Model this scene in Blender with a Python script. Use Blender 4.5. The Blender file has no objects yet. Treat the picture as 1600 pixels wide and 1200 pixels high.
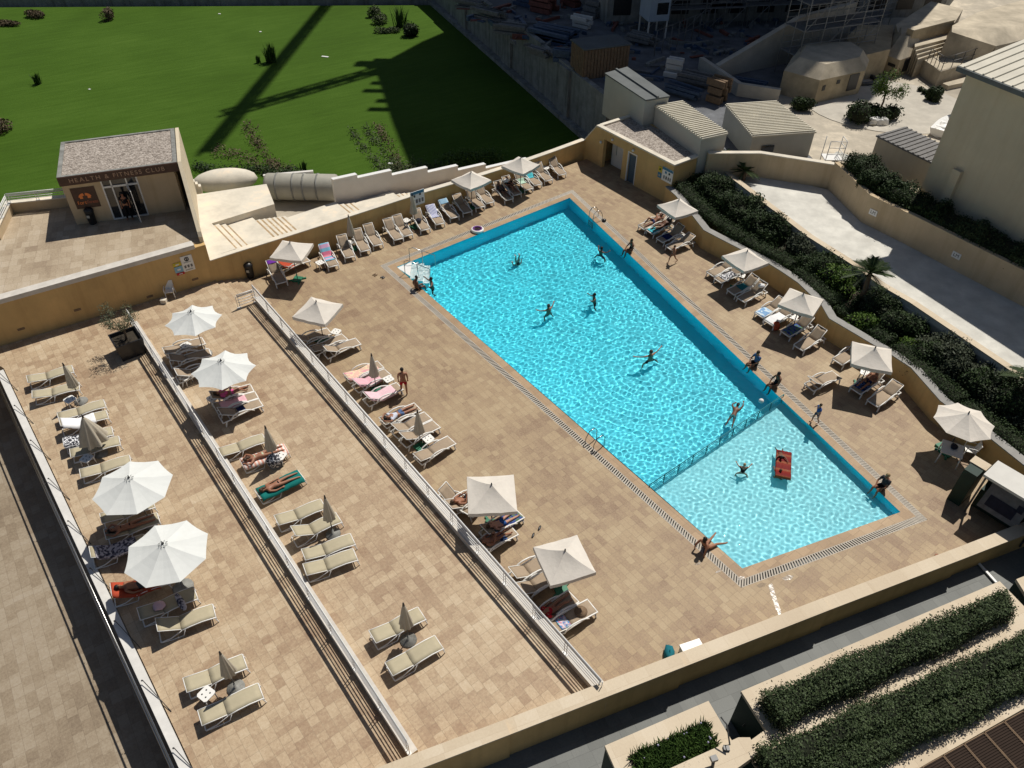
import bpy, bmesh, math, random
from math import sin, cos, pi, radians, atan2, hypot, sqrt
from mathutils import Vector, Matrix
random.seed(7)
S = bpy.context.scene
C = S.collection
PI = pi
# ---------------------------------------------------------------- camera model
HC = 25.5
RM = Matrix(((0.999842, 0.017775, 0.0), (0.011819, -0.664818, 0.746912), (0.013276, -0.746794, -0.664923)))
FPX = 1202.0
def ray(px, py): return RM @ Vector((px - 800.0, py - 600.0, FPX))
def G(px, py, z=0.0):
    """point at height z that the photo shows at px,py"""
    r = ray(px, py); t = (z - HC) / r.z
    return Vector((r.x * t, r.y * t, z))
def V(px, py, A, B):
    """point on the vertical plane through A and B"""
    r = ray(px, py); nx, ny = -(B[1] - A[1]), B[0] - A[0]
    t = (nx * A[0] + ny * A[1]) / (nx * r.x + ny * r.y)
    return Vector((r.x * t, r.y * t, HC + r.z * t))
cd = bpy.data.cameras.new('camera'); cam = bpy.data.objects.new('camera', cd); C.objects.link(cam)
cx, cy, cz = RM.col[0], -RM.col[1], -RM.col[2]
cam.matrix_world = Matrix(((cx.x, cy.x, cz.x, 0), (cx.y, cy.y, cz.y, 0), (cx.z, cy.z, cz.z, HC), (0, 0, 0, 1)))
cd.sensor_width = 36; cd.lens = FPX / 1600 * 36; cd.clip_end = 3000
S.camera = cam
# ---------------------------------------------------------------- light
SUN_AZ, SUN_EL = radians(57), radians(58)
w = bpy.data.worlds.new('World'); S.world = w; w.use_nodes = True
nt = w.node_tree; sk = nt.nodes.new('ShaderNodeTexSky'); sk.sky_type = 'NISHITA'; sk.sun_disc = False
sk.sun_elevation = SUN_EL; sk.sun_rotation = PI / 2 - SUN_AZ
nt.links.new(sk.outputs[0], nt.nodes['Background'].inputs[0]); nt.nodes['Background'].inputs[1].default_value = 0.05
sl = bpy.data.lights.new('sun', 'SUN'); sl.energy = 5.0; sl.angle = radians(.5); sl.color = (1, .955, .88)
so = bpy.data.objects.new('sun', sl); C.objects.link(so)
sd = Vector((cos(SUN_EL) * cos(SUN_AZ), cos(SUN_EL) * sin(SUN_AZ), sin(SUN_EL)))
so.rotation_euler = sd.to_track_quat('Z', 'Y').to_euler(); so.location = (30, 40, 60)
sl.cycles.is_caustics_light = True
S.view_settings.view_transform = 'Standard'; S.view_settings.look = 'None'
S.view_settings.exposure = -.22; S.view_settings.gamma = 1
# ---------------------------------------------------------------- materials
def newmat(name):
    m = bpy.data.materials.new(name); m.use_nodes = True
    return m, m.node_tree, m.node_tree.nodes['Principled BSDF']
def N(t, typ, **kw):
    n = t.nodes.new(typ)
    for k, v in kw.items(): setattr(n, k, v)
    return n
def ramp(t, fac, stops):
    r = N(t, 'ShaderNodeValToRGB'); el = r.color_ramp.elements
    while len(el) > 1: el.remove(el[-1])
    el[0].position = stops[0][0]; el[0].color = (*stops[0][1], 1)
    for p, c in stops[1:]:
        e = el.new(p); e.color = (*c, 1)
    t.links.new(fac, r.inputs[0]); return r.outputs[0]
def vmul(c, k): return tuple(min(1, max(0, x * k)) for x in c)
def mat(name, col, rough=.7, var=.15, scale=3., bump=0., bscale=40., metal=0., spec=.3, coord='Object', hue=None, alpha=None, streak=0.):
    """principled with two octaves of soft mottling and optional bump"""
    m, t, b = newmat(name)
    tc = N(t, 'ShaderNodeTexCoord'); out = tc.outputs['Object']
    if coord == 'World': out = N(t, 'ShaderNodeNewGeometry').outputs['Position']
    n1 = N(t, 'ShaderNodeTexNoise'); n1.inputs['Scale'].default_value = scale; n1.inputs['Detail'].default_value = 6; n1.inputs['Roughness'].default_value = .65
    t.links.new(out, n1.inputs['Vector'])
    c2 = hue or col
    cc = ramp(t, n1.outputs[0], [(.3, vmul(col, 1 - var)), (.55, vmul(col, 1)), (.75, vmul(c2, 1 + var))])
    if streak:
        mp = N(t, 'ShaderNodeMapping'); mp.inputs['Scale'].default_value = (2.2, 2.2, .16); t.links.new(out, mp.inputs['Vector'])
        n3 = N(t, 'ShaderNodeTexNoise'); n3.inputs['Scale'].default_value = 1.; n3.inputs['Detail'].default_value = 7; n3.inputs['Roughness'].default_value = .7; t.links.new(mp.outputs[0], n3.inputs['Vector'])
        k = 1 - streak; cc = mixc(t, 1., cc, ramp(t, n3.outputs[0], [(.34, (k, k * .98, k * .95)), (.52, (1, 1, 1))]), 'MULTIPLY')
    t.links.new(cc, b.inputs['Base Color'])
    b.inputs['Roughness'].default_value = rough; b.inputs['Metallic'].default_value = metal
    b.inputs['Specular IOR Level'].default_value = spec
    if bump:
        n2 = N(t, 'ShaderNodeTexNoise'); n2.inputs['Scale'].default_value = bscale; n2.inputs['Detail'].default_value = 4
        t.links.new(out, n2.inputs['Vector'])
        bp = N(t, 'ShaderNodeBump'); bp.inputs['Strength'].default_value = bump; bp.inputs['Distance'].default_value = .02
        t.links.new(n2.outputs[0], bp.inputs['Height']); t.links.new(bp.outputs[0], b.inputs['Normal'])
    if alpha is not None: b.inputs['Alpha'].default_value = alpha
    return m
def rotcoord(t, ang, geo=True):
    o = N(t, 'ShaderNodeNewGeometry').outputs['Position'] if geo else N(t, 'ShaderNodeTexCoord').outputs['Object']
    mp = N(t, 'ShaderNodeMapping'); mp.inputs['Rotation'].default_value = (0, 0, ang)
    t.links.new(o, mp.inputs['Vector']); return mp.outputs[0]
def brick(t, vec, w, h, off=.5, mortar=.006):
    k = N(t, 'ShaderNodeTexBrick'); k.offset = off
    k.inputs['Color1'].default_value = (0, 0, 0, 1); k.inputs['Color2'].default_value = (1, 1, 1, 1); k.inputs['Mortar'].default_value = (.5, .5, .5, 1)
    k.inputs['Scale'].default_value = 1; k.inputs['Mortar Size'].default_value = mortar; k.inputs['Mortar Smooth'].default_value = .1
    k.inputs['Brick Width'].default_value = w; k.inputs['Row Height'].default_value = h
    t.links.new(vec, k.inputs['Vector']); return k
def mixc(t, fac, a, b, mode='MIX'):
    m = N(t, 'ShaderNodeMix', data_type='RGBA', blend_type=mode)
    if isinstance(fac, float): m.inputs[0].default_value = fac
    else: t.links.new(fac, m.inputs[0])
    for s, v in ((6, a), (7, b)):
        if isinstance(v, tuple): m.inputs[s].default_value = (*v, 1)
        else: t.links.new(v, m.inputs[s])
    return m.outputs[2]
def math_(t, op, a, b=None):
    m = N(t, 'ShaderNodeMath', operation=op)
    for i, v in ((0, a), (1, b)):
        if v is None: continue
        if isinstance(v, (int, float)): m.inputs[i].default_value = v
        else: t.links.new(v, m.inputs[i])
    return m.outputs[0]
def travertine(name, ang, stops, tw=.50, th=.33, seed=0., joint=(.16, .12, .08), jw=.008, rough=.55):
    m, t, b = newmat(name)
    v = rotcoord(t, ang)
    sh = N(t, 'ShaderNodeVectorMath', operation='ADD'); sh.inputs[1].default_value = (seed, seed * 1.7, 0); t.links.new(v, sh.inputs[0]); v = sh.outputs[0]
    k1 = brick(t, v, tw, th, .37, jw); k2 = brick(t, v, tw * .66, th * 3, .21, jw); k1.squash = .66; k1.squash_frequency = 3; k1.offset_frequency = 3
    nz = N(t, 'ShaderNodeTexNoise'); nz.inputs['Scale'].default_value = 13; nz.inputs['Detail'].default_value = 8; nz.inputs['Roughness'].default_value = .7; t.links.new(v, nz.inputs['Vector'])
    big = N(t, 'ShaderNodeTexNoise'); big.inputs['Scale'].default_value = .35; big.inputs['Detail'].default_value = 5; t.links.new(v, big.inputs['Vector'])
    a = math_(t, 'MULTIPLY', k1.outputs['Color'], .30); a2 = math_(t, 'MULTIPLY', k2.outputs['Color'], .14)
    a3 = math_(t, 'MULTIPLY', math_(t, 'SUBTRACT', nz.outputs[0], .5), 1.0); a4 = math_(t, 'MULTIPLY', math_(t, 'SUBTRACT', big.outputs[0], .5), .8)
    f = math_(t, 'ADD', math_(t, 'ADD', a, a2), math_(t, 'ADD', math_(t, 'ADD', a3, a4), .2))
    col = ramp(t, f, stops)
    col = mixc(t, math_(t, 'MULTIPLY', k1.outputs['Fac'], .4), col, joint)
    t.links.new(col, b.inputs['Base Color'])
    rr = N(t, 'ShaderNodeMapRange'); rr.inputs[3].default_value = rough - .08; rr.inputs[4].default_value = rough + .2; t.links.new(nz.outputs[0], rr.inputs[0]); t.links.new(rr.outputs[0], b.inputs['Roughness'])
    b.inputs['Specular IOR Level'].default_value = .35
    bp = N(t, 'ShaderNodeBump'); bp.inputs['Strength'].default_value = .35; bp.inputs['Distance'].default_value = .01
    hh = math_(t, 'SUBTRACT', nz.outputs[0], k1.outputs['Fac']); t.links.new(hh, bp.inputs['Height']); t.links.new(bp.outputs[0], b.inputs['Normal'])
    return m
def stripes(name, cols, axis=0, width=.1, rough=.85, ang=0.):
    """woven stripes across an object's own axis"""
    m, t, b = newmat(name)
    tc = N(t, 'ShaderNodeTexCoord'); sx = N(t, 'ShaderNodeSeparateXYZ'); t.links.new(tc.outputs['Object'], sx.inputs[0])
    f = math_(t, 'FRACT', math_(t, 'DIVIDE', math_(t, 'ADD', sx.outputs[axis], 50.), width))
    r = N(t, 'ShaderNodeValToRGB'); r.color_ramp.interpolation = 'CONSTANT'; el = r.color_ramp.elements
    while len(el) > 1: el.remove(el[-1])
    el[0].position = 0; el[0].color = (*cols[0], 1)
    for i, c in enumerate(cols[1:]):
        e = el.new((i + 1) / len(cols)); e.color = (*c, 1)
    t.links.new(f, r.inputs[0]); t.links.new(r.outputs[0], b.inputs['Base Color']); b.inputs['Roughness'].default_value = rough; b.inputs['Specular IOR Level'].default_value = .1
    return m
def patches(name, cols, scale=6., rough=.85):
    """printed cloth: hard-edged patches"""
    m, t, b = newmat(name)
    tc = N(t, 'ShaderNodeTexCoord'); v = N(t, 'ShaderNodeTexNoise'); v.inputs['Scale'].default_value = scale; v.inputs['Detail'].default_value = 1.5
    t.links.new(tc.outputs['Object'], v.inputs['Vector'])
    r = N(t, 'ShaderNodeValToRGB'); r.color_ramp.interpolation = 'CONSTANT'; el = r.color_ramp.elements
    while len(el) > 1: el.remove(el[-1])
    el[0].position = 0; el[0].color = (*cols[0], 1)
    for i, c in enumerate(cols[1:]):
        e = el.new(.36 + .3 * (i + .5) / len(cols)); e.color = (*c, 1)
    t.links.new(v.outputs[0], r.inputs[0]); t.links.new(r.outputs[0], b.inputs['Base Color']); b.inputs['Roughness'].default_value = rough; b.inputs['Specular IOR Level'].default_value = .1
    return m
def leafmat(name, dark, light, rough=.6):
    m, t, b = newmat(name)
    g = N(t, 'ShaderNodeNewGeometry')
    n = N(t, 'ShaderNodeTexNoise'); n.inputs['Scale'].default_value = 1.6; n.inputs['Detail'].default_value = 3; t.links.new(g.outputs['Position'], n.inputs['Vector'])
    f = math_(t, 'ADD', math_(t, 'MULTIPLY', g.outputs['Random Per Island'], .55), math_(t, 'MULTIPLY', math_(t, 'SUBTRACT', n.outputs[0], .25), .8))
    t.links.new(ramp(t, f, [(.05, dark), (.55, tuple((a + c) / 2 for a, c in zip(dark, light))), (.95, light)]), b.inputs['Base Color'])
    b.inputs['Roughness'].default_value = rough; b.inputs['Specular IOR Level'].default_value = .14
    return m
UA = radians(51.6)     # rails run at -51.6 degrees
TRAV_S = [(0., (.26, .165, .10)), (.3, (.37, .262, .165)), (.5, (.465, .35, .225)), (.72, (.53, .42, .285)), (1., (.64, .55, .42))]
TRAV_P = [(0., (.20, .12, .07)), (.25, (.285, .195, .118)), (.5, (.365, .265, .155)), (.75, (.42, .32, .195)), (1., (.52, .43, .31))]
TRAV_U = [(0., (.25, .185, .125)), (.3, (.36, .28, .19)), (.55, (.45, .365, .26)), (.8, (.50, .42, .32)), (1., (.58, .51, .42))]
M = {}
M['trav_sun'] = travertine('travertine_terrace', UA, TRAV_S)
M['trav_pool'] = travertine('travertine_pool_deck', UA, TRAV_P, .52, .27, 3.1)
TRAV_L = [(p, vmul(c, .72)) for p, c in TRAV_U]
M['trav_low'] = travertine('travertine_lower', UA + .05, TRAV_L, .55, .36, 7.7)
M['trav_gym'] = travertine('travertine_gym', radians(-20), TRAV_U, .6, .6, 1.3)
M['coping'] = travertine('coping_stone', UA, [(0., (.25, .16, .09)), (.5, (.38, .26, .15)), (1., (.5, .36, .22))], .5, .5, 2.2)
M['slate'] = travertine('grey_slate', radians(-22), [(0., (.10, .105, .098)), (.5, (.155, .16, .15)), (1., (.22, .225, .21))], .9, .45, 5., (.09, .09, .09), .006)
M['cream_stone'] = travertine('cream_stone', radians(-22), [(0., (.47, .37, .25)), (.5, (.57, .47, .335)), (1., (.66, .57, .44))], 1.2, .7, 4., (.4, .3, .2), .004)
M['white_stone'] = mat('white_stone', (.70, .64, .53), .85, .2, .9, .2, 30, hue=(.74, .6, .44), coord='World')
M['yellow'] = mat('ochre_render', (.60, .40, .17), .85, .14, .6, .25, 60, coord='World', streak=.11)
M['yellow_pale'] = mat('pale_ochre_render', (.54, .42, .27), .85, .12, .6, .25, 60, coord='World', streak=.11)
M['cream_wall'] = mat('cream_render', (.64, .55, .40), .85, .08, .8, .2, 60, coord='World', streak=.08)
M['beige_wall'] = mat('beige_render', (.58, .50, .36), .85, .10, .35, .2, 50, coord='World', streak=.05)
M['white_paint'] = mat('white_painted_metal', (.78, .77, .74), .4, .05, 6, spec=.5)
M['white_plastic'] = mat('white_plastic', (.80, .78, .73), .45, .06, 5, spec=.5)
M['white_wall'] = mat('white_painted_wall', (.68, .65, .60), .8, .08, 1., .1, 40, coord='World')
M['grate'] = mat('stone_grate', (.47, .42, .35), .7, .15, 2.5, coord='World')
M['kerb_white'] = mat('white_kerb', (.66, .64, .60), .6, .1, 2.5, .2, 50, coord='World')
M['kerb'] = mat('pale_kerb', (.60, .56, .50), .7, .15, 2.5, .2, 50, coord='World')
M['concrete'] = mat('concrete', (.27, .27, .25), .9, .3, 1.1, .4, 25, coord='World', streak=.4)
M['concrete_pale'] = mat('pale_concrete', (.50, .46, .39), .9, .18, .9, .3, 25, coord='World')
M['drive'] = mat('driveway_concrete', (.62, .60, .54), .9, .22, .8, .4, 12, coord='World', hue=(.62, .6, .54))
M['gravel'] = None
M['metal'] = mat('stainless_steel', (.45, .45, .44), .28, .05, 8, metal=1.)
M['steel_dull'] = mat('dull_steel', (.30, .30, .29), .55, .2, 6, spec=.5)
M['dark_metal'] = mat('dark_metal', (.06, .06, .06), .45, .2, 8, spec=.5)
M['black'] = mat('black_plastic', (.018, .018, .02), .4, .2, 8, spec=.5)
M['canvas_white'] = mat('white_canvas', (.69, .70, .67), .85, .04, 3., .12, 25, spec=.15)
M['canvas_beige'] = mat('beige_canvas', (.68, .625, .55), .85, .08, 2.5, .4, 9, spec=.15)
M['canvas_folded'] = mat('folded_beige_canvas', (.50, .45, .36), .85, .1, 4., .3, 20, spec=.15)
M['sling_brown'] = mat('taupe_sling', (.36, .28, .20), .8, .08, 8, .15, 90, spec=.15)
M['sling_khaki'] = mat('khaki_sling', (.44, .385, .265), .75, .06, 4, .1, 90, spec=.2)
M['green_base'] = mat('green_umbrella_base', (.02, .17, .09), .5, .2, 5, spec=.4)
M['dark_green'] = mat('dark_green_panel_and_shade', (.008, .03, .022), .6, .2, 2, spec=.3)
M['wood'] = mat('weathered_wood', (.21, .14, .085), .8, .3, 5, .3, 20)
M['timber_grey'] = mat('grey_timber', (.19, .185, .18), .85, .3, 4, .3, 20)
M['blue_tarp'] = mat('blue_sheet', (.07, .105, .17), .5, .3, 3, .3, 10)
M['rust'] = mat('rusty_red', (.22, .08, .06), .7, .3, 3, .3, 14)
M['soil'] = mat('dark_soil', (.045, .036, .025), .95, .3, 5, .5, 20, coord='World')
M['sand'] = mat('sandy_ground', (.47, .415, .33), .95, .34, .3, .8, 5, coord='World', hue=(.6, .52, .4))
M['limestone'] = mat('limestone', (.44, .36, .24), .9, .34, .7, .8, 7, coord='World')
M['limestone_top'] = mat('weathered_limestone', (.52, .45, .34), .95, .36, .45, .5, 10, coord='World')
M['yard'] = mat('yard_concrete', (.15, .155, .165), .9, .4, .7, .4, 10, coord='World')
M['fascia'] = mat('brown_fascia', (.075, .035, .022), .5, .3, 3, spec=.4)
M['orange'] = mat('orange_letters', (.85, .25, .07), .6, .05, 5)
M['orange_dim'] = mat('dim_orange_letters', (.40, .12, .06), .6, .05, 5)
M['worn_stone'] = mat('worn_stone', (.42, .30, .17), .9, .4, 1.6, coord='World', hue=(.62, .52, .38))
M['tan_letters'] = mat('tan_letters', (.46, .30, .20), .5, .05, 5)
M['bark'] = mat('bark', (.16, .11, .07), .9, .3, 8, .5, 20)
M['leaf_hedge'] = leafmat('hedge_leaves', (.016, .028, .011), (.092, .125, .054))
M['leaf_bush'] = leafmat('bush_leaves', (.009, .018, .007), (.047, .078, .024))
M['leaf_lime'] = leafmat('lime_leaves', (.02, .05, .008), (.12, .19, .03))
M['leaf_grey'] = leafmat('silver_leaves', (.018, .026, .015), (.085, .10, .06))
M['leaf_olive'] = leafmat('olive_leaves', (.04, .05, .03), (.20, .22, .13))
M['leaf_weed'] = leafmat('weed_leaves', (.03, .045, .018), (.11, .13, .06))
M['leaf_dry'] = leafmat('dry_leaves', (.05, .035, .02), (.17, .13, .075))
M['leaf_palm'] = leafmat('palm_leaves', (.012, .025, .008), (.06, .09, .03))
M['leaf_grass'] = leafmat('tuft_leaves', (.015, .035, .008), (.08, .14, .03))
M['flower'] = mat('pale_flowers', (.36, .34, .46), .8, .1, 9)
M['glass'] = mat('dark_glass', (.02, .022, .025), .08, .2, 2, spec=.8)
M['tiles_deep'] = None
def gravelmat():
    m, t, b = newmat('roof_gravel'); v = N(t, 'ShaderNodeNewGeometry').outputs['Position']
    vo = N(t, 'ShaderNodeTexVoronoi'); vo.inputs['Scale'].default_value = 13; t.links.new(v, vo.inputs['Vector'])
    s = N(t, 'ShaderNodeSeparateColor'); t.links.new(vo.outputs['Color'], s.inputs[0])
    t.links.new(ramp(t, s.outputs[0], [(0., (.17, .14, .115)), (.5, (.34, .29, .245)), (1., (.52, .46, .40))]), b.inputs['Base Color'])
    bp = N(t, 'ShaderNodeBump'); bp.inputs['Strength'].default_value = .9; bp.inputs['Distance'].default_value = .05; bp.invert = True
    t.links.new(vo.outputs['Distance'], bp.inputs['Height']); t.links.new(bp.outputs[0], b.inputs['Normal']); b.inputs['Roughness'].default_value = .95
    return m
M['gravel'] = gravelmat()
def tilemat(name, c, dark):
    m, t, b = newmat(name); v = rotcoord(t, UA)
    k = brick(t, v, .25, .25, 0., .008)
    n = N(t, 'ShaderNodeTexNoise'); n.inputs['Scale'].default_value = .7; n.inputs['Detail'].default_value = 3; t.links.new(v, n.inputs['Vector'])
    base = ramp(t, n.outputs[0], [(.3, vmul(c, .92)), (.7, vmul(c, 1.06))])
    t.links.new(mixc(t, math_(t, 'MULTIPLY', k.outputs['Fac'], .25), base, dark), b.inputs['Base Color']); b.inputs['Roughness'].default_value = .5
    return m
M['tiles_deep'] = tilemat('deep_pool_tiles', (.03, .68, .80), (.022, .60, .73))
M['tiles_wall'] = tilemat('pool_wall_tiles', (.02, .74, .92), (.02, .64, .82))
M['tiles_shallow'] = tilemat('shallow_pool_tiles', (.25, .70, .76), (.2, .62, .70))
def watermat():
    m, t, b = newmat('pool_water_surface'); b.inputs['Transmission Weight'].default_value = 1; b.inputs['IOR'].default_value = 1.33; b.inputs['Roughness'].default_value = 0
    b.inputs['Base Color'].default_value = (.93, .99, 1, 1)
    return m
M['water'] = watermat()
def lawnmat():
    m, t, b = newmat('lawn_turf'); v = rotcoord(t, radians(-33))
    n1 = N(t, 'ShaderNodeTexNoise'); n1.inputs['Scale'].default_value = .12; n1.inputs['Detail'].default_value = 5; t.links.new(v, n1.inputs['Vector'])
    st = N(t, 'ShaderNodeMapping'); st.inputs['Scale'].default_value = (.35, 3.2, 1); t.links.new(v, st.inputs['Vector'])
    n2 = N(t, 'ShaderNodeTexNoise'); n2.inputs['Scale'].default_value = 1; n2.inputs['Detail'].default_value = 6; t.links.new(st.outputs[0], n2.inputs['Vector'])
    n3 = N(t, 'ShaderNodeTexNoise'); n3.inputs['Scale'].default_value = 14; n3.inputs['Detail'].default_value = 4; t.links.new(v, n3.inputs['Vector'])
    f = math_(t, 'ADD', math_(t, 'MULTIPLY', n1.outputs[0], .35), math_(t, 'ADD', math_(t, 'MULTIPLY', n2.outputs[0], .3), math_(t, 'MULTIPLY', n3.outputs[0], .35)))
    t.links.new(ramp(t, f, [(.33, (.036, .074, .006)), (.48, (.046, .096, .008)), (.62, (.062, .120, .013)), (.74, (.11, .16, .03))]), b.inputs['Base Color'])
    b.inputs['Roughness'].default_value = .9; b.inputs['Specular IOR Level'].default_value = .1
    bp = N(t, 'ShaderNodeBump'); bp.inputs['Strength'].default_value = .6; bp.inputs['Distance'].default_value = .06
    t.links.new(math_(t, 'ADD', n3.outputs[0], n2.outputs[0]), bp.inputs['Height']); t.links.new(bp.outputs[0], b.inputs['Normal'])
    return m
M['lawn'] = lawnmat()
def corrmat(name, col, ang, pitch):
    return mat(name, col, .5, .12, .8, coord='World', spec=.4)
M['corr'] = mat('pale_roof_sheet', (.58, .54, .44), .6, .12, .9, coord='World')
M['roof_grey'] = mat('dark_roof_felt', (.13, .14, .14), .8, .2, .8, coord='World')
M['cabin'] = mat('cabin_panel', (.42, .42, .38), .6, .08, .8, coord='World')
M['solar'] = mat('dark_slat_panel', (.030, .018, .012), .7, .15, 3, spec=.12)
M['cloth_dark'] = mat('dark_cloth', (.03, .03, .045), .9, .3, 6)
# ---------------------------------------------------------------- mesh building
class MB:
    def __init__(s): s.v = []; s.f = []; s.mi = []; s.sm = []
    def add(s, vs, fs, mi=0, smooth=False):
        o = len(s.v); s.v += [tuple(p) for p in vs]
        s.f += [tuple(i + o for i in f) for f in fs]; s.mi += [mi] * len(fs); s.sm += [smooth] * len(fs)
    def quad(s, a, b, c, d, mi=0): s.add([a, b, c, d], [(0, 1, 2, 3)], mi)
    def box(s, c, size, rz=0., mi=0, R=None):
        x, y, z = [k / 2 for k in size]; R = R or Matrix.Rotation(rz, 3, 'Z'); c = Vector(c)
        vs = [c + R @ Vector((sx * x, sy * y, sz * z)) for sx in (-1, 1) for sy in (-1, 1) for sz in (-1, 1)]
        s.add(vs, [(0, 1, 3, 2), (4, 6, 7, 5), (0, 4, 5, 1), (2, 3, 7, 6), (0, 2, 6, 4), (1, 5, 7, 3)], mi)
    def prism(s, pts, z0, z1, mi=0, cap=True):
        """vertical prism; z0/z1 may be lists"""
        n = len(pts); Z0 = z0 if isinstance(z0, list) else [z0] * n; Z1 = z1 if isinstance(z1, list) else [z1] * n
        a = sum(pts[i][0] * pts[(i + 1) % n][1] - pts[(i + 1) % n][0] * pts[i][1] for i in range(n))
        idx = list(range(n)) if a > 0 else list(range(n))[::-1]
        vs = [(pts[i][0], pts[i][1], Z0[i]) for i in idx] + [(pts[i][0], pts[i][1], Z1[i]) for i in idx]
        fs = [(i, (i + 1) % n, n + (i + 1) % n, n + i) for i in range(n)]
        if cap: fs += [tuple(range(n, 2 * n)), tuple(range(n - 1, -1, -1))]
        s.add(vs, fs, mi)
    def tube(s, pts, r, n=6, mi=0, closed=False, r2=None):
        pts = [Vector(p) for p in pts]; m = len(pts); rings = []
        up = Vector((.13, .21, 1))
        for i, p in enumerate(pts):
            if closed: d = pts[(i + 1) % m] - pts[i - 1]
            else: d = pts[min(i + 1, m - 1)] - pts[max(i - 1, 0)]
            if d.length < 1e-9: d = Vector((0, 0, 1))
            d.normalize(); u = d.cross(up)
            if u.length < .05: u = d.cross(Vector((1, 0, 0)))
            u.normalize(); w_ = d.cross(u)
            rr = r if r2 is None else r + (r2 - r) * i / max(1, m - 1)
            rings.append([p + (u * cos(2 * PI * k / n) + w_ * sin(2 * PI * k / n)) * rr for k in range(n)])
        vs = [q for R_ in rings for q in R_]; fs = []
        for i in range(m if closed else m - 1):
            j = (i + 1) % m
            for k in range(n): fs.append((i * n + k, i * n + (k + 1) % n, j * n + (k + 1) % n, j * n + k))
        if not closed: fs += [tuple(range(n - 1, -1, -1)), tuple((m - 1) * n + k for k in range(n))]
        s.add(vs, fs, mi, True)
    def lathe(s, prof, n=16, c=(0, 0, 0), mi=0, smooth=True):
        vs = []; fs = []
        for r, z in prof: vs += [(c[0] + r * cos(2 * PI * k / n), c[1] + r * sin(2 * PI * k / n), c[2] + z) for k in range(n)]
        for i in range(len(prof) - 1):
            for k in range(n): fs.append((i * n + k, i * n + (k + 1) % n, (i + 1) * n + (k + 1) % n, (i + 1) * n + k))
        fs += [tuple(range(n - 1, -1, -1)), tuple((len(prof) - 1) * n + k for k in range(n))]
        s.add(vs, fs, mi, smooth)
    def ball(s, c, r, mi=0, n=10, m=7, R=None):
        if not isinstance(r, (tuple, list)): r = (r, r, r)
        c = Vector(c); vs = []; fs = []
        for i in range(m + 1):
            th = PI * i / m
            for k in range(n):
                p = Vector((r[0] * sin(th) * cos(2 * PI * k / n), r[1] * sin(th) * sin(2 * PI * k / n), r[2] * cos(th)))
                vs.append(c + (R @ p if R else p))
        for i in range(m):
            for k in range(n): fs.append((i * n + k, (i + 1) * n + k, (i + 1) * n + (k + 1) % n, i * n + (k + 1) % n))
        s.add(vs, fs, mi, True)
    def sheet(s, rows, mi=0, thick=0., smooth=True):
        """grid of points; with thickness downwards"""
        nr, nc = len(rows), len(rows[0]); vs = [p for r in rows for p in r]
        fs = [(i * nc + k, i * nc + k + 1, (i + 1) * nc + k + 1, (i + 1) * nc + k) for i in range(nr - 1) for k in range(nc - 1)]
        if thick:
            o = nr * nc; vs = vs + [(p[0], p[1], p[2] - thick) for p in vs]
            fs += [(o + i * nc + k, o + (i + 1) * nc + k, o + (i + 1) * nc + k + 1, o + i * nc + k + 1) for i in range(nr - 1) for k in range(nc - 1)]
            b = [k for k in range(nc)] + [i * nc + nc - 1 for i in range(1, nr)] + [(nr - 1) * nc + k for k in range(nc - 2, -1, -1)] + [i * nc for i in range(nr - 2, 0, -1)]
            for i in range(len(b)): fs.append((b[(i + 1) % len(b)], b[i], b[i] + o, b[(i + 1) % len(b)] + o))
        s.add(vs, fs, mi, smooth)
    def build(s, name, mats, parent=None, loc=None, rz=None):
        me = bpy.data.meshes.new(name); me.from_pydata(s.v, [], s.f); me.update()
        for m in (mats if isinstance(mats, (list, tuple)) else [mats]): me.materials.append(M[m] if isinstance(m, str) else m)
        me.polygons.foreach_set('material_index', s.mi); me.polygons.foreach_set('use_smooth', s.sm)
        o = bpy.data.objects.new(name, me); C.objects.link(o)
        if parent: o.parent = parent
        if loc is not None: o.location = loc
        if rz is not None: o.rotation_euler = (0, 0, rz)
        return o
def tag(o, label, cat, group=None, kind=None):
    if label: o['label'] = label
    if cat: o['category'] = cat
    if group: o['group'] = group
    if kind: o['kind'] = kind
    return o
def struct(o): o['kind'] = 'structure'; return o
def thing(name, label, cat, loc=(0, 0, 0), rz=0., group=None):
    o = bpy.data.objects.new(name, None); C.objects.link(o); o.location = loc; o.rotation_euler = (0, 0, rz); o.empty_display_size = .2
    return tag(o, label, cat, group)
def kids(o, cache={}): return KIDS.get(o.name, [])
KIDS = {}
def reg(root):
    """remember a finished prototype's tree so that it can be copied quickly"""
    KIDS.clear()
    for o in bpy.data.objects:
        if o.parent: KIDS.setdefault(o.parent.name, []).append(o)
def tree_of(root):
    reg(root); res = []
    def rec(o):
        return (o, [rec(c) for c in KIDS.get(o.name, [])])
    return rec(root)
def dup(tree, loc, rz, label, group=None, parent=None):
    o, ch = tree; c = o.copy(); C.objects.link(c)
    if parent: c.parent = parent
    else:
        c.location = loc; c.rotation_euler = (0, 0, rz)
        if label: c['label'] = label
        if group: c['group'] = group
    for k in ch: dup(k, None, None, None, None, c)
    return c
def lerp(a, b, t): return a + (b - a) * t
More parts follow.
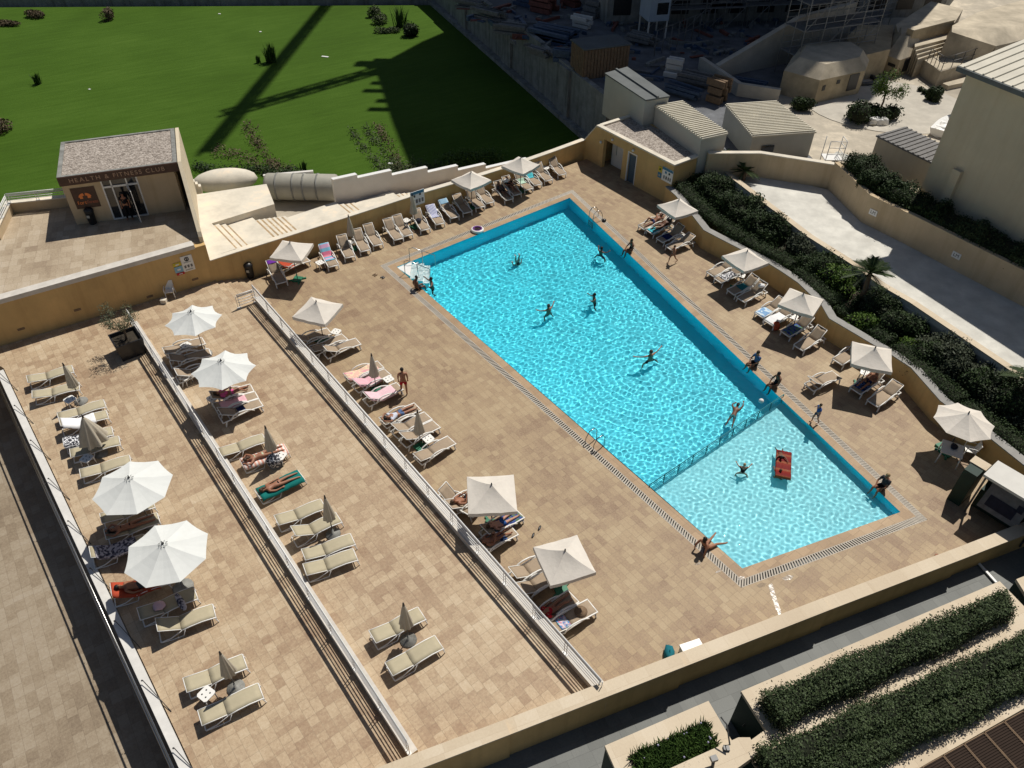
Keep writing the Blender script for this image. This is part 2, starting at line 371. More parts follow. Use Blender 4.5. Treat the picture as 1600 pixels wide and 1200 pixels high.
def leaves(mb, n, sampler, size=(.05, .1), mi=0, up=.5, aspect=.55):
    """n small pointed leaves at sampled points; sampler returns (point, outward normal)"""
    vs = []; fs = []; o = len(mb.v)
    for i in range(n):
        p, nn = sampler()
        d = Vector((random.gauss(0, 1), random.gauss(0, 1), random.gauss(0, 1) + up)) + Vector(nn) * 1.1
        d.normalize(); a = d.cross(Vector((random.gauss(0, 1), random.gauss(0, 1), random.gauss(0, 1))))
        if a.length < 1e-4: continue
        a.normalize(); b = d.cross(a); L = random.uniform(*size); W = L * aspect
        k = o + len(vs); P = Vector(p)
        vs += [tuple(P - a * L * .5), tuple(P + b * W * .5), tuple(P + a * L * .5), tuple(P - b * W * .5)]
        fs.append((k, k + 1, k + 2, k + 3))
    mb.v += vs; mb.f += fs; mb.mi += [mi] * len(fs); mb.sm += [False] * len(fs)
# ================================================================= SETTING
U = Vector((cos(-UA), sin(-UA), 0)); W_ = Vector((-U.y, U.x, 0))        # along the rails / across them (towards the pool)
def xy(p): return (p[0], p[1])
def offset_line(pts, d):
    """polyline shifted to its left by d (mitred)"""
    out = []
    for i, p in enumerate(pts):
        ds = []
        if i > 0: a = Vector((p[0] - pts[i - 1][0], p[1] - pts[i - 1][1])); ds.append(a.normalized())
        if i < len(pts) - 1: a = Vector((pts[i + 1][0] - p[0], pts[i + 1][1] - p[1])); ds.append(a.normalized())
        n = sum((Vector((-q.y, q.x)) for q in ds), Vector((0, 0))); n.normalize()
        k = 1 / max(.35, n.dot(Vector((-ds[0].y, ds[0].x))))
        out.append((p[0] + n.x * d * k, p[1] + n.y * d * k))
    return out
def ribbon(mb, A, B, z0, z1, mi=0):
    """solid between two polylines; z lists per vertex"""
    n = len(A); Z0 = z0 if isinstance(z0, list) else [z0] * n; Z1 = z1 if isinstance(z1, list) else [z1] * n
    vs = []
    for i in range(n): vs += [(*A[i][:2], Z0[i]), (*B[i][:2], Z0[i]), (*B[i][:2], Z1[i]), (*A[i][:2], Z1[i])]
    fs = []
    for i in range(n - 1):
        a, b = 4 * i, 4 * i + 4
        for k in range(4): fs.append((a + k, a + (k + 1) % 4, b + (k + 1) % 4, b + k))
    fs += [(3, 2, 1, 0), tuple(4 * (n - 1) + k for k in range(4))]
    mb.add(vs, fs, mi)
def wall(name, label, pts, z0, tops, th, body, cap=None, over=.04, capth=.06, cat='wall', group=None):
    n = len(pts); T = tops if isinstance(tops, list) else [tops] * n
    b = MB(); ribbon(b, pts, offset_line(pts, th), z0, [t - (capth if cap else 0) for t in T])
    o = b.build(name, body); tag(o, label, cat, group)
    if cap:
        c = MB(); ribbon(c, offset_line(pts, -over), offset_line(pts, th + over), [t - capth for t in T], T); c.build('coping', cap, o)
    return o
def fix(mb):
    bm = bmesh.new()
    return mb
def slab(name, pts, z1, z0, m):
    b = MB(); b.prism([xy(p) for p in pts], z0, z1); return struct(b.build(name, m))
# --- far ground
LZ, YZ = -2.6, 1.6
b = MB(); b.quad((-900, -900, -3.2), (900, -900, -3.2), (900, 900, -3.2), (-900, 900, -3.2)); struct(b.build('ground', 'sand'))
# --- pool
PL, PN, PR, PF = G(620, 417), G(1160, 888), G(1407, 800), G(890, 309)
POOL = [xy(PL), xy(PN), xy(PR), xy(PF)]          # counter-clockwise
def ring(d):
    n = 4; out = []
    for i in range(n):
        a, p, c = Vector(POOL[i - 1]), Vector(POOL[i]), Vector(POOL[(i + 1) % n])
        d1 = (p - a).normalized(); d2 = (c - p).normalized(); n1 = Vector((d1.y, -d1.x)); n2 = Vector((d2.y, -d2.x)); m = (n1 + n2).normalized()
        k = d / m.dot(n1); out.append((p.x + m.x * k, p.y + m.y * k))
    return out
R1, R2 = ring(.42), ring(.74)
D1, D2 = G(1015, 760), G(1224, 619)              # line between deep and shallow water
DEEP, SHAL = -1.45, -.62
b = MB()
b.add([(*PL.xy, DEEP), (*D1.xy, DEEP), (*D2.xy, DEEP), (*PF.xy, DEEP)], [(0, 1, 2, 3)], 0)
b.add([(*D1.xy, SHAL), (*PN.xy, SHAL), (*PR.xy, SHAL), (*D2.xy, SHAL)], [(0, 1, 2, 3)], 1)
b.quad((*D1.xy, DEEP), (*D2.xy, DEEP), (*D2.xy, SHAL), (*D1.xy, SHAL), 2)
for a, c in ((PL, D1), (D1, PN), (PN, PR), (PR, D2), (D2, PF), (PF, PL)):
    b.quad((*a.xy, -1.6), (*c.xy, -1.6), (*c.xy, -.001), (*a.xy, -.001), 2)
basin = struct(b.build('pool_basin', ['tiles_deep', 'tiles_shallow', 'tiles_wall'])); basin.cycles.is_caustics_receiver = True
# water surface: real ripples, rings round the bathers
rw = random.Random(5); waves = []
for i in range(26):
    a = rw.uniform(0, 2 * PI); lam = rw.choice([.17, .2, .24, .28, .34, .44]); waves.append((cos(a) * 2 * PI / lam, sin(a) * 2 * PI / lam, rw.uniform(0, 6.3), lam * .0021))
cw_ = [(cos(a) * 2 * PI / l, sin(a) * 2 * PI / l, rw.uniform(0, 6.3), l * .0036) for a, l in [(rw.uniform(0, 2 * PI), rw.choice([.2, .24, .28, .33])) for _ in range(18)]]
rings = [(G(857, 480), .46, .0048, 5.5), (G(930, 465), .40, .0034, 4), (G(1018, 556), .40, .005, 4.5), (G(810, 395), .44, .004, 4), (G(1225, 724), .36, .003, 3), (G(1150, 645), .36, .0034, 3), (G(672, 432), .36, .003, 3)]
ln_s = (PN - PL).normalized(); WZ = -.11; nu, nv = 740, 380; vs = []; fs = []
for i in range(nu + 1):
    s = i / nu; A = PL.lerp(PN, s); B = PF.lerp(PR, s)
    for k in range(nv + 1):
        p = A.lerp(B, k / nv); z = sum(a * sin(kx * p.x + ky * p.y + ph) for kx, ky, ph, a in waves)
        f = (p - D1).dot(ln_s) / 1.2
        if f > 0: z += min(1, f) * sum(a * sin(kx * p.x + ky * p.y + ph) for kx, ky, ph, a in cw_)
        for c, lam, am, dec in rings:
            r = hypot(p.x - c.x, p.y - c.y)
            if r < dec * 3: z += am * sin(2 * PI * r / lam) * math.exp(-r / dec) * min(1, r / .4)
        vs.append((p.x, p.y, WZ + z))
for i in range(nu):
    for k in range(nv): a = i * (nv + 1) + k; fs.append((a, a + nv + 1, a + nv + 2, a + 1))
me = bpy.data.meshes.new('pool_water'); me.from_pydata(vs, [], fs); me.polygons.foreach_set('use_smooth', [True] * len(fs)); me.materials.append(M['water'])
water = bpy.data.objects.new('pool_water', me); C.objects.link(water); struct(water); water.cycles.is_caustics_caster = True
# white entry steps in the corner
b = MB(); cA, cB = G(643, 405.5), G(631, 428.5); dirc = ((cA + cB) / 2 - PL).normalized()
side = Vector((-dirc.y, dirc.x, 0)); hw = .95
prev = [xy(PL + dirc * .02), xy(PL + dirc * .85 + side * .93), xy(PL + dirc * .85 - side * .93)]
b.prism([prev[0], prev[2], prev[1]], -1.44, -.05)
for i in range(3):
    o = PL + dirc * (.85 + i * .36); e = PL + dirc * (.85 + (i + 1) * .36)
    b.prism([xy(o - side * hw), xy(e - side * hw), xy(e + side * hw), xy(o + side * hw)], -1.44, -.30 - i * .3)
st_ = b.build('pool_steps', 'white_paint'); tag(st_, 'white entry steps going down into the corner of the pool', 'steps'); st_.cycles.is_caustics_receiver = True
# coping, drain grates, deck
b = MB()
for i in range(4):
    j = (i + 1) % 4; b.add([(*POOL[i], 0), (*POOL[j], 0), (*R1[j], 0), (*R1[i], 0)], [(3, 2, 1, 0)])
    b.add([(*R1[i], -.2), (*R1[j], -.2), (*R1[j], 0), (*R1[i], 0)], [(0, 1, 2, 3)])
struct(b.build('pool_coping', 'coping'))
glab = ['white drain grate along the near-left long side of the pool', 'white drain grate along the short shallow end of the pool', 'white drain grate along the right long side of the pool', 'white drain grate along the short far end of the pool']
b = MB()
for i in range(4):
    j = (i + 1) % 4; b.add([(*R1[i], -.12), (*R1[j], -.12), (*R2[j], -.12), (*R2[i], -.12)], [(3, 2, 1, 0)])
struct(b.build('drain_channel', 'roof_grey'))
for i in range(4):
    j = (i + 1) % 4; a0, a1, c0, c1 = [Vector((*q, -.012)) for q in (R1[i], R1[j], R2[i], R2[j])]
    b = MB(); n = int((a1 - a0).length / .12)
    for k in range(n):
        for t in ((k + .5) / n,):
            p, q = a0.lerp(a1, t), c0.lerp(c1, t); m = (p + q) / 2; d = (q - p)
            b.box(m, (d.length * .92, .062, .02), atan2(d.y, d.x))
    for p, q in ((a0.lerp(c0, .04), a1.lerp(c1, .04)), (a0.lerp(c0, .96), a1.lerp(c1, .96))):
        d = q - p; b.box((p + q) / 2, (d.length - .04, .03, .024), atan2(d.y, d.x))
    tag(b.build('drain_grate', 'grate'), glab[i], 'grate', 'drain grates round the pool')
OUT = [(-15.8, 36.8), (3.6, 12.45), (23.5, 20.6), (14, 60)]
b = MB(); OUT[3] = (9.5, 57.5)
for i in range(4):
    j = (i + 1) % 4; b.add([(*R2[i], 0), (*R2[j], 0), (*OUT[j], 0), (*OUT[i], 0)], [(3, 2, 1, 0)])
    b.add([(*R2[i], -.2), (*R2[j], -.2), (*R2[j], 0), (*R2[i], 0)], [(0, 1, 2, 3)])
struct(b.build('pool_deck', 'trav_pool'))
# --- upper sun terrace with its stair
TZ = .5
A1 = G(399, 472, TZ); A2 = G(374, 481, TZ)
W1R, W1L, W1B = (5.05, 54.24), (-17.0, 36.5), (-26.15, 30.28)
w1d = (Vector(W1R) - Vector(W1L)).normalized()
A3 = A2 - U * 0; t_ = 0
# top of the stair runs from A2 back to the wall
n_ = Vector((-w1d.y, w1d.x)); dist = (Vector(W1L) - A2.xy).dot(n_); A3 = A2.xy + n_ * dist
R1a, R1b = G(181, 947, .8), G(277, 1150, .8)
u1 = (R1b - R1a).normalized()
pe0, pe1 = G(560, 1237, 1.40), G(797, 1146, 1.28); ped = (pe1 - pe0).normalized(); pen = Vector((-ped.y, ped.x, 0)) * .3
def hitpar(p, d):
    a = pe0 + pen; den = d[0] * ped.y - d[1] * ped.x; t = ((a.x - p[0]) * ped.y - (a.y - p[1]) * ped.x) / den; return (p[0] + d[0] * t, p[1] + d[1] * t)
r3end = hitpar(A1, (G(924, 1079, TZ) - A1).normalized())
terr = [A1, A2, A3, W1L, Vector(W1B) + Vector((-.8, -.55)), R1a - u1 * 17.2, hitpar(R1a, u1), r3end]
slab('sun_terrace', terr, TZ, -2.6, 'trav_sun')
b = MB(); ln = (A2.xy - A3).length; q = (A2.xy - A3).normalized()
for i in range(5):
    o = A3 + w1d * (.36 * i); e = o + w1d * .36
    b.prism([xy(o), xy(e), xy(e + q * ln), xy(o + q * ln)], 0, TZ - .1 * (i + 1) + .001)
tag(b.build('terrace_steps', 'trav_sun'), 'low travertine steps along the ochre wall down to the pool deck', 'steps')
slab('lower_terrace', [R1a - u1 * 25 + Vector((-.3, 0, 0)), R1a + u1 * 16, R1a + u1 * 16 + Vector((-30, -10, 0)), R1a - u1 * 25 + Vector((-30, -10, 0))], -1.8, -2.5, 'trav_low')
# --- slate path outside the parapet, parapet
slab('slate_path', [(-14, 3), (-2, -2), (30, 6), (36, 26), (-6, 11.5)], -.3, -1.2, 'slate')
def par(px0, px1, z, zb, label):
    a, c = G(*px0, z), G(*px1, z); d = (c - a).normalized(); n = Vector((-d.y, d.x, 0))
    o = wall('parapet_wall', label, [xy(a), xy(c)], zb, z, .44, 'yellow', 'cream_stone', .03, .06, group='stepped parapet sections by the slate path'); return o
edge = [(460, 1275), (797, 1146), (1071, 1039.5), (1298, 951), (1505, 872), (1700, 796)]
hts = [1.44, 1.28, 1.12, .98, .84]
plab = ['parapet section at the foot of the two sun terrace railings', 'parapet section with the blue bag and white box behind it', 'parapet section nearest the shallow end of the pool', 'parapet section with the sunbather lying behind it', 'lowest parapet section in front of the snack kiosk']
for i in range(5): par(edge[i], edge[i + 1], hts[i], -.4, 'cream topped ochre ' + plab[i])
# --- low kerbs under the railings
def kerb(a, d, L, wd, h, label):
    b = MB(); n = Vector((-d.y, d.x, 0)); c = a + d * L
    b.prism([xy(a), xy(c), xy(c + n * wd), xy(a + n * wd)], TZ - .3, TZ + h)
    return tag(b.build('terrace_kerb', 'kerb_white' if 'white' in label else 'kerb'), label, 'kerb', 'pale kerbs under the terrace railings')
d3 = (G(924, 1079, TZ) - A1).normalized(); L3 = (G(924, 1079, TZ) - A1).length + .7
B0, B1 = G(222, 535, TZ), G(640, 1187, TZ); d2 = (B1 - B0).normalized(); B0 = B0 - d2 * 1.6; L2 = (B1 - B0).length
kerb(A1, d3, L3, .44, .28, 'wide pale kerb under the railing nearest the pool')
kerb(B0, d2, L2, .32, .28, 'narrow pale kerb under the railing between the two sun terraces')
n1 = Vector((-u1.y, u1.x, 0)); C0 = R1a - u1 * 17; C0.z = TZ
kerb(C0 - n1 * .34, u1, 25.6, .30, .08, 'wide white kerb along the left edge above the lower terrace')
# --- railings
def railing(name, a, d, L, zb, label, h=.82, step=1.72, out=0., brace=False, wires=4, grp='white pipe railings of the sun terraces'):
    t = thing(name, label, 'railing', (a.x, a.y, zb), 0, grp); n = Vector((-d.y, d.x, 0)); o0 = Vector((0, 0, 0))
    k = max(1, int(L / step)); sp = L / k; lean = n * -out
    for i in range(k + 1):
        p = d * (i * sp); b = MB()
        for e in (-.06, .06): b.tube([p + d * e, p + d * e + Vector((0, 0, h * .55)) + lean * .35, p + d * e + Vector((0, 0, h)) + lean], .016, 5)
        b.box(p + Vector((0, 0, .012)), (.22, .12, .024), atan2(d.y, d.x)); b.build('post', 'white_paint', t)
    for zz, r in ((h, .03), (h - .09, .026)):
        b = MB(); f = zz / h; b.tube([lean * f, d * L + lean * f + Vector((0, 0, 0))], r, 6)
        for i in range(len(b.v)): b.v[i] = (b.v[i][0], b.v[i][1], b.v[i][2] + zz)
        b.build('handrail', 'white_paint', t)
    for i in range(wires):
        zz = .16 + (h - .30) * i / (wires - 1) if wires > 1 else .5; f = zz / h; b = MB()
        b.tube([lean * f + Vector((0, 0, zz)), d * L + lean * f + Vector((0, 0, zz))], .020, 5); b.build('rail', 'white_paint', t)
    if brace:
        for i in range(k):
            b = MB(); p = d * (i * sp + .2); b.tube([p + lean * .3 + Vector((0, 0, .3)), p + d * .9 + n * .62 + Vector((0, 0, -.2))], .014, 5); b.build('brace', 'dark_metal', t)
    return t
railing('terrace_railing', A1 + Vector((0, 0, 0)) + W_ * .05, d3, L3 - .4, TZ + .28, 'white pipe railing on the terrace edge nearest the pool')
railing('terrace_railing', B0 + W_ * .05, d2, L2 - .1, TZ + .28, 'white pipe railing between the two sun terraces, starting at the olive planter')
t = thing('terrace_railing', 'twin handrails on brackets outside the left kerb above the shaded lower terrace', 'railing', tuple(C0 - n1 * .42), 0, 'white pipe railings of the sun terraces')
for k_, (o_, z_) in enumerate(((.05, .12), (.12, -.02))):
    b = MB(); b.tube([-n1 * o_ + Vector((0, 0, z_)), u1 * 25.2 - n1 * o_ + Vector((0, 0, z_))], .028, 6); b.build('handrail', 'metal', t)
for k_ in range(18):
    b = MB(); p = u1 * (.5 + k_ * 1.42); b.tube([p + Vector((0, 0, .06)), p - n1 * .05 + Vector((0, 0, .10)), p - n1 * .12 + Vector((0, 0, -.03))], .016, 5); b.build('bracket', 'metal', t)
    if k_ % 2 == 0: b = MB(); b.tube([p + n1 * .2 + Vector((0, 0, .24)), p + u1 * 1.5 + n1 * .55 + Vector((0, 0, .02))], .014, 5); b.ball(p + n1 * .18 + Vector((0, 0, .25)), .035, 0, 6, 4); b.build('brace', 'dark_metal', t)
e = (A2 - A1); railing('stair_railing', A1, e.normalized(), e.length, TZ, 'short white railing beside the head of the terrace steps', step=1.6, grp=None)
# --- ochre wall with the gym terrace above it
pts = [W1B + 0 * Vector((0, 0)) if False else (-30.5, 27.3), W1B, W1L]
wall('retaining_wall', 'tall ochre retaining wall below the health club terrace', [(-30.5, 27.3), W1B, W1L], -1.6, 2.86, .35, 'yellow')
sW = [0, 1.9, 4.6, 9, 14, 18.2, 22, 25.5, (Vector(W1R) - Vector(W1L)).length]; zW = [1.86, 1.8, 1.74, 1.64, 1.55, 1.15, 1.2, 1.3, 1.38]
zW = [1.86, 1.82, 1.74, 1.66, 1.58, 1.4, 1.3, 1.32, 1.38]
wp = [xy(Vector(W1L) + w1d * s) for s in sW]
wall('garden_wall', 'long ochre wall with pale coping behind the back row of loungers', wp, -.2, zW, .32, 'yellow', 'white_stone', .03, .05)
GZ = 2.9; BR0 = G(272, 200, 5.95)
gp = [W1L, W1B, (-30.5, 27.3), (-35, 36), (-24.3, 44), (-15.9, 46)]
b = MB(); b.prism([xy(p) for p in (Vector(W1L) + Vector((-.32, .24)), Vector(W1B) + Vector((-.1, .38)), (-30.6, 27.7), (-31.2, 36.5), (-26.5, 42), BR0)], LZ - .5, GZ); struct(b.build('club_terrace', 'trav_gym'))
b = MB(); ribbon(b, [(-30.6, 27.25), (W1B[0], W1B[1] - .06), (W1L[0] - .45, W1L[1] - .37)], offset_line([(-30.6, 27.25), (W1B[0], W1B[1] - .06), (W1L[0] - .45, W1L[1] - .37)], .52), GZ - .09, GZ + .16)
tag(b.build('terrace_kerb', 'kerb'), 'grey white kerb along the top of the health club terrace wall', 'kerb')
# --- health club
fa, fb = G(120.5, 351, GZ), G(242, 334.5, GZ); fd = (fb - fa).normalized(); fn = Vector((-fd.y, fd.x, 0)); RZ = 5.95
club = thing('club_building', 'ochre health and fitness club pavilion with gravel roof and brown fascia', 'building', (0, 0, 0))
FL, FR, BR, BL = G(88, 277.5, RZ), G(276, 253, RZ), G(272, 200, RZ), G(95, 222, RZ)
facR = fa + fd * 5.9
b = MB()
def facade(x0, x1, z0, z1, dep=.3): # piece of the front wall
    p = fa + fd * x0; q = fa + fd * x1; b.prism([xy(p), xy(q), xy(q + fn * dep), xy(p + fn * dep)], z0, z1)
facade(0, 1.95, GZ, RZ - .5); facade(3.85, 5.85, GZ, RZ - .5); facade(1.95, 3.85, RZ - .62, RZ - .5)
for p, q in ((fa + fn * .3, fa + fn * 4.6), (facR + fn * .3, facR + fn * 4.6)):
    d = Vector((fd.x, fd.y, 0)) * .3 * (1 if p.x < -22 else -1); b.prism([xy(p), xy(q), xy(q + d), xy(p + d)], LZ, RZ - .5)
p = fa + fn * 4.3; q = facR + fn * 4.3; b.prism([xy(p), xy(q), xy(q + fn * .3), xy(p + fn * .3)], LZ, RZ - .5)
b.build('wall', 'yellow_pale', club)
b = MB(); b.prism([xy(FL), xy(FR), xy(BR), xy(BL)], RZ - .5, RZ - .12); b.build('roof_slab', 'concrete_pale', club)
fr = (FR - FL).normalized(); fnn = Vector((-fr.y, fr.x, 0)); b = MB()
b.prism([xy(FL - fnn * .06), xy(FR - fnn * .06), xy(FR - fnn * .01), xy(FL - fnn * .01)], RZ - .52, RZ - .02)
fas = b.build('fascia', 'fascia', club)
b = MB(); ins = .28
cen = (FL + FR + BL + BR) / 4
inn = [cen + (p - cen) * .93 for p in (FL, FR, BR, BL)]
b.prism([xy(p) for p in inn], RZ - .12, RZ - .05); rf = b.build('roof_gravel', 'gravel', club)
b = MB()
for i in range(4):
    o4 = [FL, FR, BR, BL]; j = (i + 1) % 4; b.prism([xy(o4[i]), xy(o4[j]), xy(inn[j]), xy(inn[i])], RZ - .12, RZ)
b.build('roof_edge', 'concrete', club)
GLY = {}
def glyph(ch, size, ext):
    cu = bpy.data.curves.new('g', 'FONT'); cu.body = ch; cu.size = size; cu.extrude = ext; cu.align_y = 'CENTER'
    t = bpy.data.objects.new('g_tmp', cu); C.objects.link(t); dg = bpy.context.evaluated_depsgraph_get(); me = bpy.data.meshes.new_from_object(t.evaluated_get(dg))
    bpy.data.objects.remove(t); bpy.data.curves.remove(cu); return me
def text(body, size, loc, xdir, ydir, m, parent, name='letter', ext=.012, width=None):
    """every letter a mesh of its own, set out over the given width"""
    G_ = []; x0 = 0
    for ch in body:
        if ch == ' ': x0 += size * .34; continue
        me = glyph(ch, size, ext); xs = [v.co.x for v in me.vertices]; G_.append((me, x0 - min(xs))); x0 += max(xs) - min(xs) + size * .12
    tot = x0 - size * .12; k = (width / tot) if width else 1.
    x = Vector(xdir).normalized(); y = Vector(ydir).normalized(); z_ = x.cross(y)
    for me, o in G_:
        c = Vector(loc) + x * (o * k - tot * k / 2)
        me.transform(Matrix(((x.x, y.x, z_.x, c.x), (x.y, y.y, z_.y, c.y), (x.z, y.z, z_.z, c.z), (0, 0, 0, 1))))
        me.name = 'letter'; me.materials.clear(); me.materials.append(M[m]); o2 = bpy.data.objects.new('letter', me); C.objects.link(o2); o2.parent = parent
mid = FL.lerp(FR, .49) - fnn * .062; text('HEALTH & FITNESS CLUB', .34, (mid.x, mid.y, RZ - .27), fr, (0, 0, 1), 'tan_letters', fas, 'letter', .01, (FR - FL).length * .80)
# glazed door group
door = MB(); gx0, gx1 = 1.95, 3.85
def bar(x0, x1, z0, z1, dd=.1, off=-.02):
    p = fa + fd * x0 + fn * off; q = fa + fd * x1 + fn * off; door.prism([xy(p), xy(q), xy(q + fn * dd), xy(p + fn * dd)], z0, z1)
for x in (1.95, 2.42, 3.22, 3.78): bar(x, x + .07, GZ, RZ - .6)
bar(2.0, 3.8, GZ + 1.95, GZ + 2.05); bar(2.0, 3.8, GZ, GZ + .07); bar(2.0, 3.8, RZ - .66, RZ - .6)
df = door.build('door_frame', 'white_paint', club)
b = MB(); p = fa + fd * 1.95 + fn * .06; q = fa + fd * 3.85 + fn * .06; b.prism([xy(p), xy(q), xy(q + fn * .02), xy(p + fn * .02)], GZ, RZ - .6); b.build('pane', 'glass', df)
b = MB(); h0 = fa + fd * 3.18 - fn * .03; dv = (fd * .25 - fn * .8).normalized()
for s0, s1, z0, z1 in ((0, .07, 0, 1.95), (.75, .82, 0, 1.95), (.07, .75, 0, .1), (.07, .75, 1.87, 1.95)):
    p, q = h0 + dv * s0, h0 + dv * s1; n = Vector((-dv.y, dv.x, 0)) * .04; b.prism([xy(p), xy(q), xy(q + n), xy(p + n)], GZ + z0 + .01, GZ + z1)
dl = b.build('door', 'white_paint', club)
b = MB(); p, q = h0 + dv * .07, h0 + dv * .75; n = Vector((-dv.y, dv.x, 0)) * .02; b.prism([xy(p), xy(q), xy(q + n), xy(p + n)], GZ + .1, GZ + 1.88); b.build('pane', 'glass', dl)
# club signboard on the facade
p = fa + fd * .95 - fn * .03; sg = MB(); hx, hz, zc = .62, .62, GZ + 1.55
a_, c_ = p - fd * hx, p + fd * hx; sg.prism([xy(a_), xy(c_), xy(c_ + fn * .03), xy(a_ + fn * .03)], zc - hz, zc + hz)
so_ = sg.build('club_sign', 'fascia'); tag(so_, 'square dark brown sign with orange fort emblem and fortfitness lettering', 'sign')
pz = p - fn * .004; text('fort', .30, (pz.x - fd.x * .26, pz.y - fd.y * .26, zc - .27), fd, (0, 0, 1), 'orange', so_, 'letter', .012, .46)
text('fitness', .27, (pz.x + fd.x * .27, pz.y + fd.y * .27, zc - .27), fd, (0, 0, 1), 'orange_dim', so_, 'letter', .008, .54)
em = MB()                                                            # fort emblem: arched body with slits and a gate
for i in range(9):
    t0, t1 = PI * i / 9, PI * (i + 1) / 9
    for r0, r1 in ((.12, .30),):
        q4 = [pz + fd * (-cos(t) * r * 1.1) + Vector((0, 0, zc - GZ + .06 + sin(t) * r * .8)) for t, r in ((t0, r0), (t1, r0), (t1, r1), (t0, r1))]
        if i != 4: em.add([tuple(q - fn * .012) for q in q4], [(0, 1, 2, 3)])
for s in (-1, 1): em.box(pz + fd * (s * .20) + Vector((0, 0, zc - GZ + .02)) - fn * .008, (.16, .012, .10), atan2(fd.y, fd.x))
em.build('emblem', 'orange', so_)
# sloping side wall of the club, down to the head of the stair
s0, s1 = FR + fr * .04, G(303, 392, GZ + .2); s1 = Vector((W1L[0] - .35, W1L[1] + .2, 0)); sdv = (s1 - s0); sdv.z = 0; sn = Vector((-sdv.y, sdv.x, 0)).normalized() * .2
b = MB(); back = BR + fr * .05
prof = [(back, RZ), (s0, RZ), (s0 + sdv * .96, GZ + .55), (s0 + sdv, GZ + .3)]
A_ = [xy(p) for p, z in prof]; b2 = [xy(p + sn) for p, z in prof]
ribbon(b, A_, b2, -.2, [z for p, z in prof]); sw = b.build('side_wall', 'cream_wall'); tag(sw, 'long cream side wall sloping down from the club roof to the ochre wall', 'wall')
# low parapet and railing to the left of the club
lw = [G(-40, 345, GZ), G(20, 330, GZ + .45), G(112, 322, GZ + .45)]
wl = [xy(G(2, 375, GZ)), xy(G(22, 332, GZ)), xy(G(118, 322, GZ))]
wall('parapet_wall', 'low ochre parapet with pale coping left of the health club', wl, GZ - .3, GZ + .62, .25, 'yellow_pale', 'white_stone')
for i in (0, 1):
    a = Vector((*wl[i], 0)); c = Vector((*wl[i + 1], 0)); railing('club_railing', a + Vector((0, 0, 0)), (c - a).normalized(), (c - a).length * .92, GZ + .62, ['white railing on the short return of the parapet left of the club', 'white railing on the parapet between lawn and health club'][i], h=.55, step=1.1, wires=3, grp='railings on the club parapet')
# --- stair path behind the garden wall
def along(s, o, z): q = Vector(W1L) + w1d * s + Vector((-w1d.y, w1d.x)) * o; return Vector((q.x, q.y, z))
b = MB()
def strip(s0, s1, o0, o1, z): b.prism([xy(along(s0, o0, 0)), xy(along(s1, o0, 0)), xy(along(s1, o1, 0)), xy(along(s0, o1, 0))], LZ, z)
b.prism([xy(along(*q, 0)) for q in ((-.12, .3), (1.65, .3), (1.65, 3.85), (5.65, 3.8), (6.4, 6.55), (2.15, 7.9))], LZ, 1.85)
STN = []; z = 1.85; s_ = 1.65
def run(n, tread, rise, o1):
    global z, s_
    for i in range(n): z -= rise; strip(s_, s_ + tread, .30, o1, z); STN.append((s_, o1, z)); s_ += tread
run(3, .38, .13, 3.8); strip(s_, 4.1, .30, 3.78, z); s_ = 4.1; run(6, .32, .06, 3.4); strip(s_, 9.4, .30, 3.1, z); s_ = 9.4; run(3, .36, .06, 2.7); strip(s_, 13.2, .30, 2.5, z); s_ = 13.2; run(4, .36, .07, 2.0); strip(s_, 17.5, .3, 1.65, z); s_ = 17.5; run(3, .36, .08, 1.4); strip(s_, 27, .3, 1.2, z)
ss_ = b.build('stone_stair', 'white_stone'); tag(ss_, 'whitewashed stone stair and landings behind the ochre garden wall', 'stairs')
for q in STN:
    b = MB(); b.prism([xy(along(q[0] + .02, .34, 0)), xy(along(q[0] + .15, .34, 0)), xy(along(q[0] + .15, q[1] - .05, 0)), xy(along(q[0] + .02, q[1] - .05, 0))], q[2] - .01, q[2] + .004); b.build('worn_tread', 'worn_stone', ss_)
b = MB(); b.prism([xy(along(5.6, 3.4, 0)), xy(along(9.5, 3.15, 0)), xy(along(11.5, 3.3, 0)), xy(along(12, 6.5, 0)), xy(along(6.4, 8.0, 0))], LZ, -.1); struct(b.build('tank_pit', 'sand'))
# stepped white boundary wall: sections
lim = [(9.5, 11.1, 2.58), (11.1, 13.4, 2.34), (13.4, 15.9, 2.0), (15.9, 18.1, 1.64), (18.1, 20.2, 1.30), (20.2, 23.5, .98)]
ww = MB(); wc = MB()
for i, (a, c, zt) in enumerate(lim):
    oo, o2 = lerp(3.2, 1.2, (a - 9.6) / 11.4), lerp(3.2, 1.2, (c - 9.6) / 11.4); ww.prism([xy(along(a, oo, 0)), xy(along(c, o2, 0)), xy(along(c, o2 + .22, 0)), xy(along(a, oo + .22, 0))], LZ, zt - .05)
    wc.prism([xy(along(a + .003, oo - .05, 0)), xy(along(c - .003, o2 - .05, 0)), xy(along(c - .003, o2 + .27, 0)), xy(along(a + .003, oo + .27, 0))], zt - .05, zt)
bo = ww.build('boundary_wall', 'white_wall'); tag(bo, 'white boundary wall stepping down between the stone stair and the lawn', 'wall'); wc.build('coping', 'white_paint', bo)
b = MB(); q0, q1 = G(412, 279, 1.5), G(490, 272, 1.5); q2 = (q1 - q0).normalized(); q3 = Vector((-q2.y, q2.x, 0)) * .22; b.prism([xy(q0), xy(q1), xy(q1 + q3), xy(q0 + q3)], LZ, 1.7)
tag(b.build('boundary_wall', 'white_wall'), 'white wall behind the grey storage tank', 'wall')
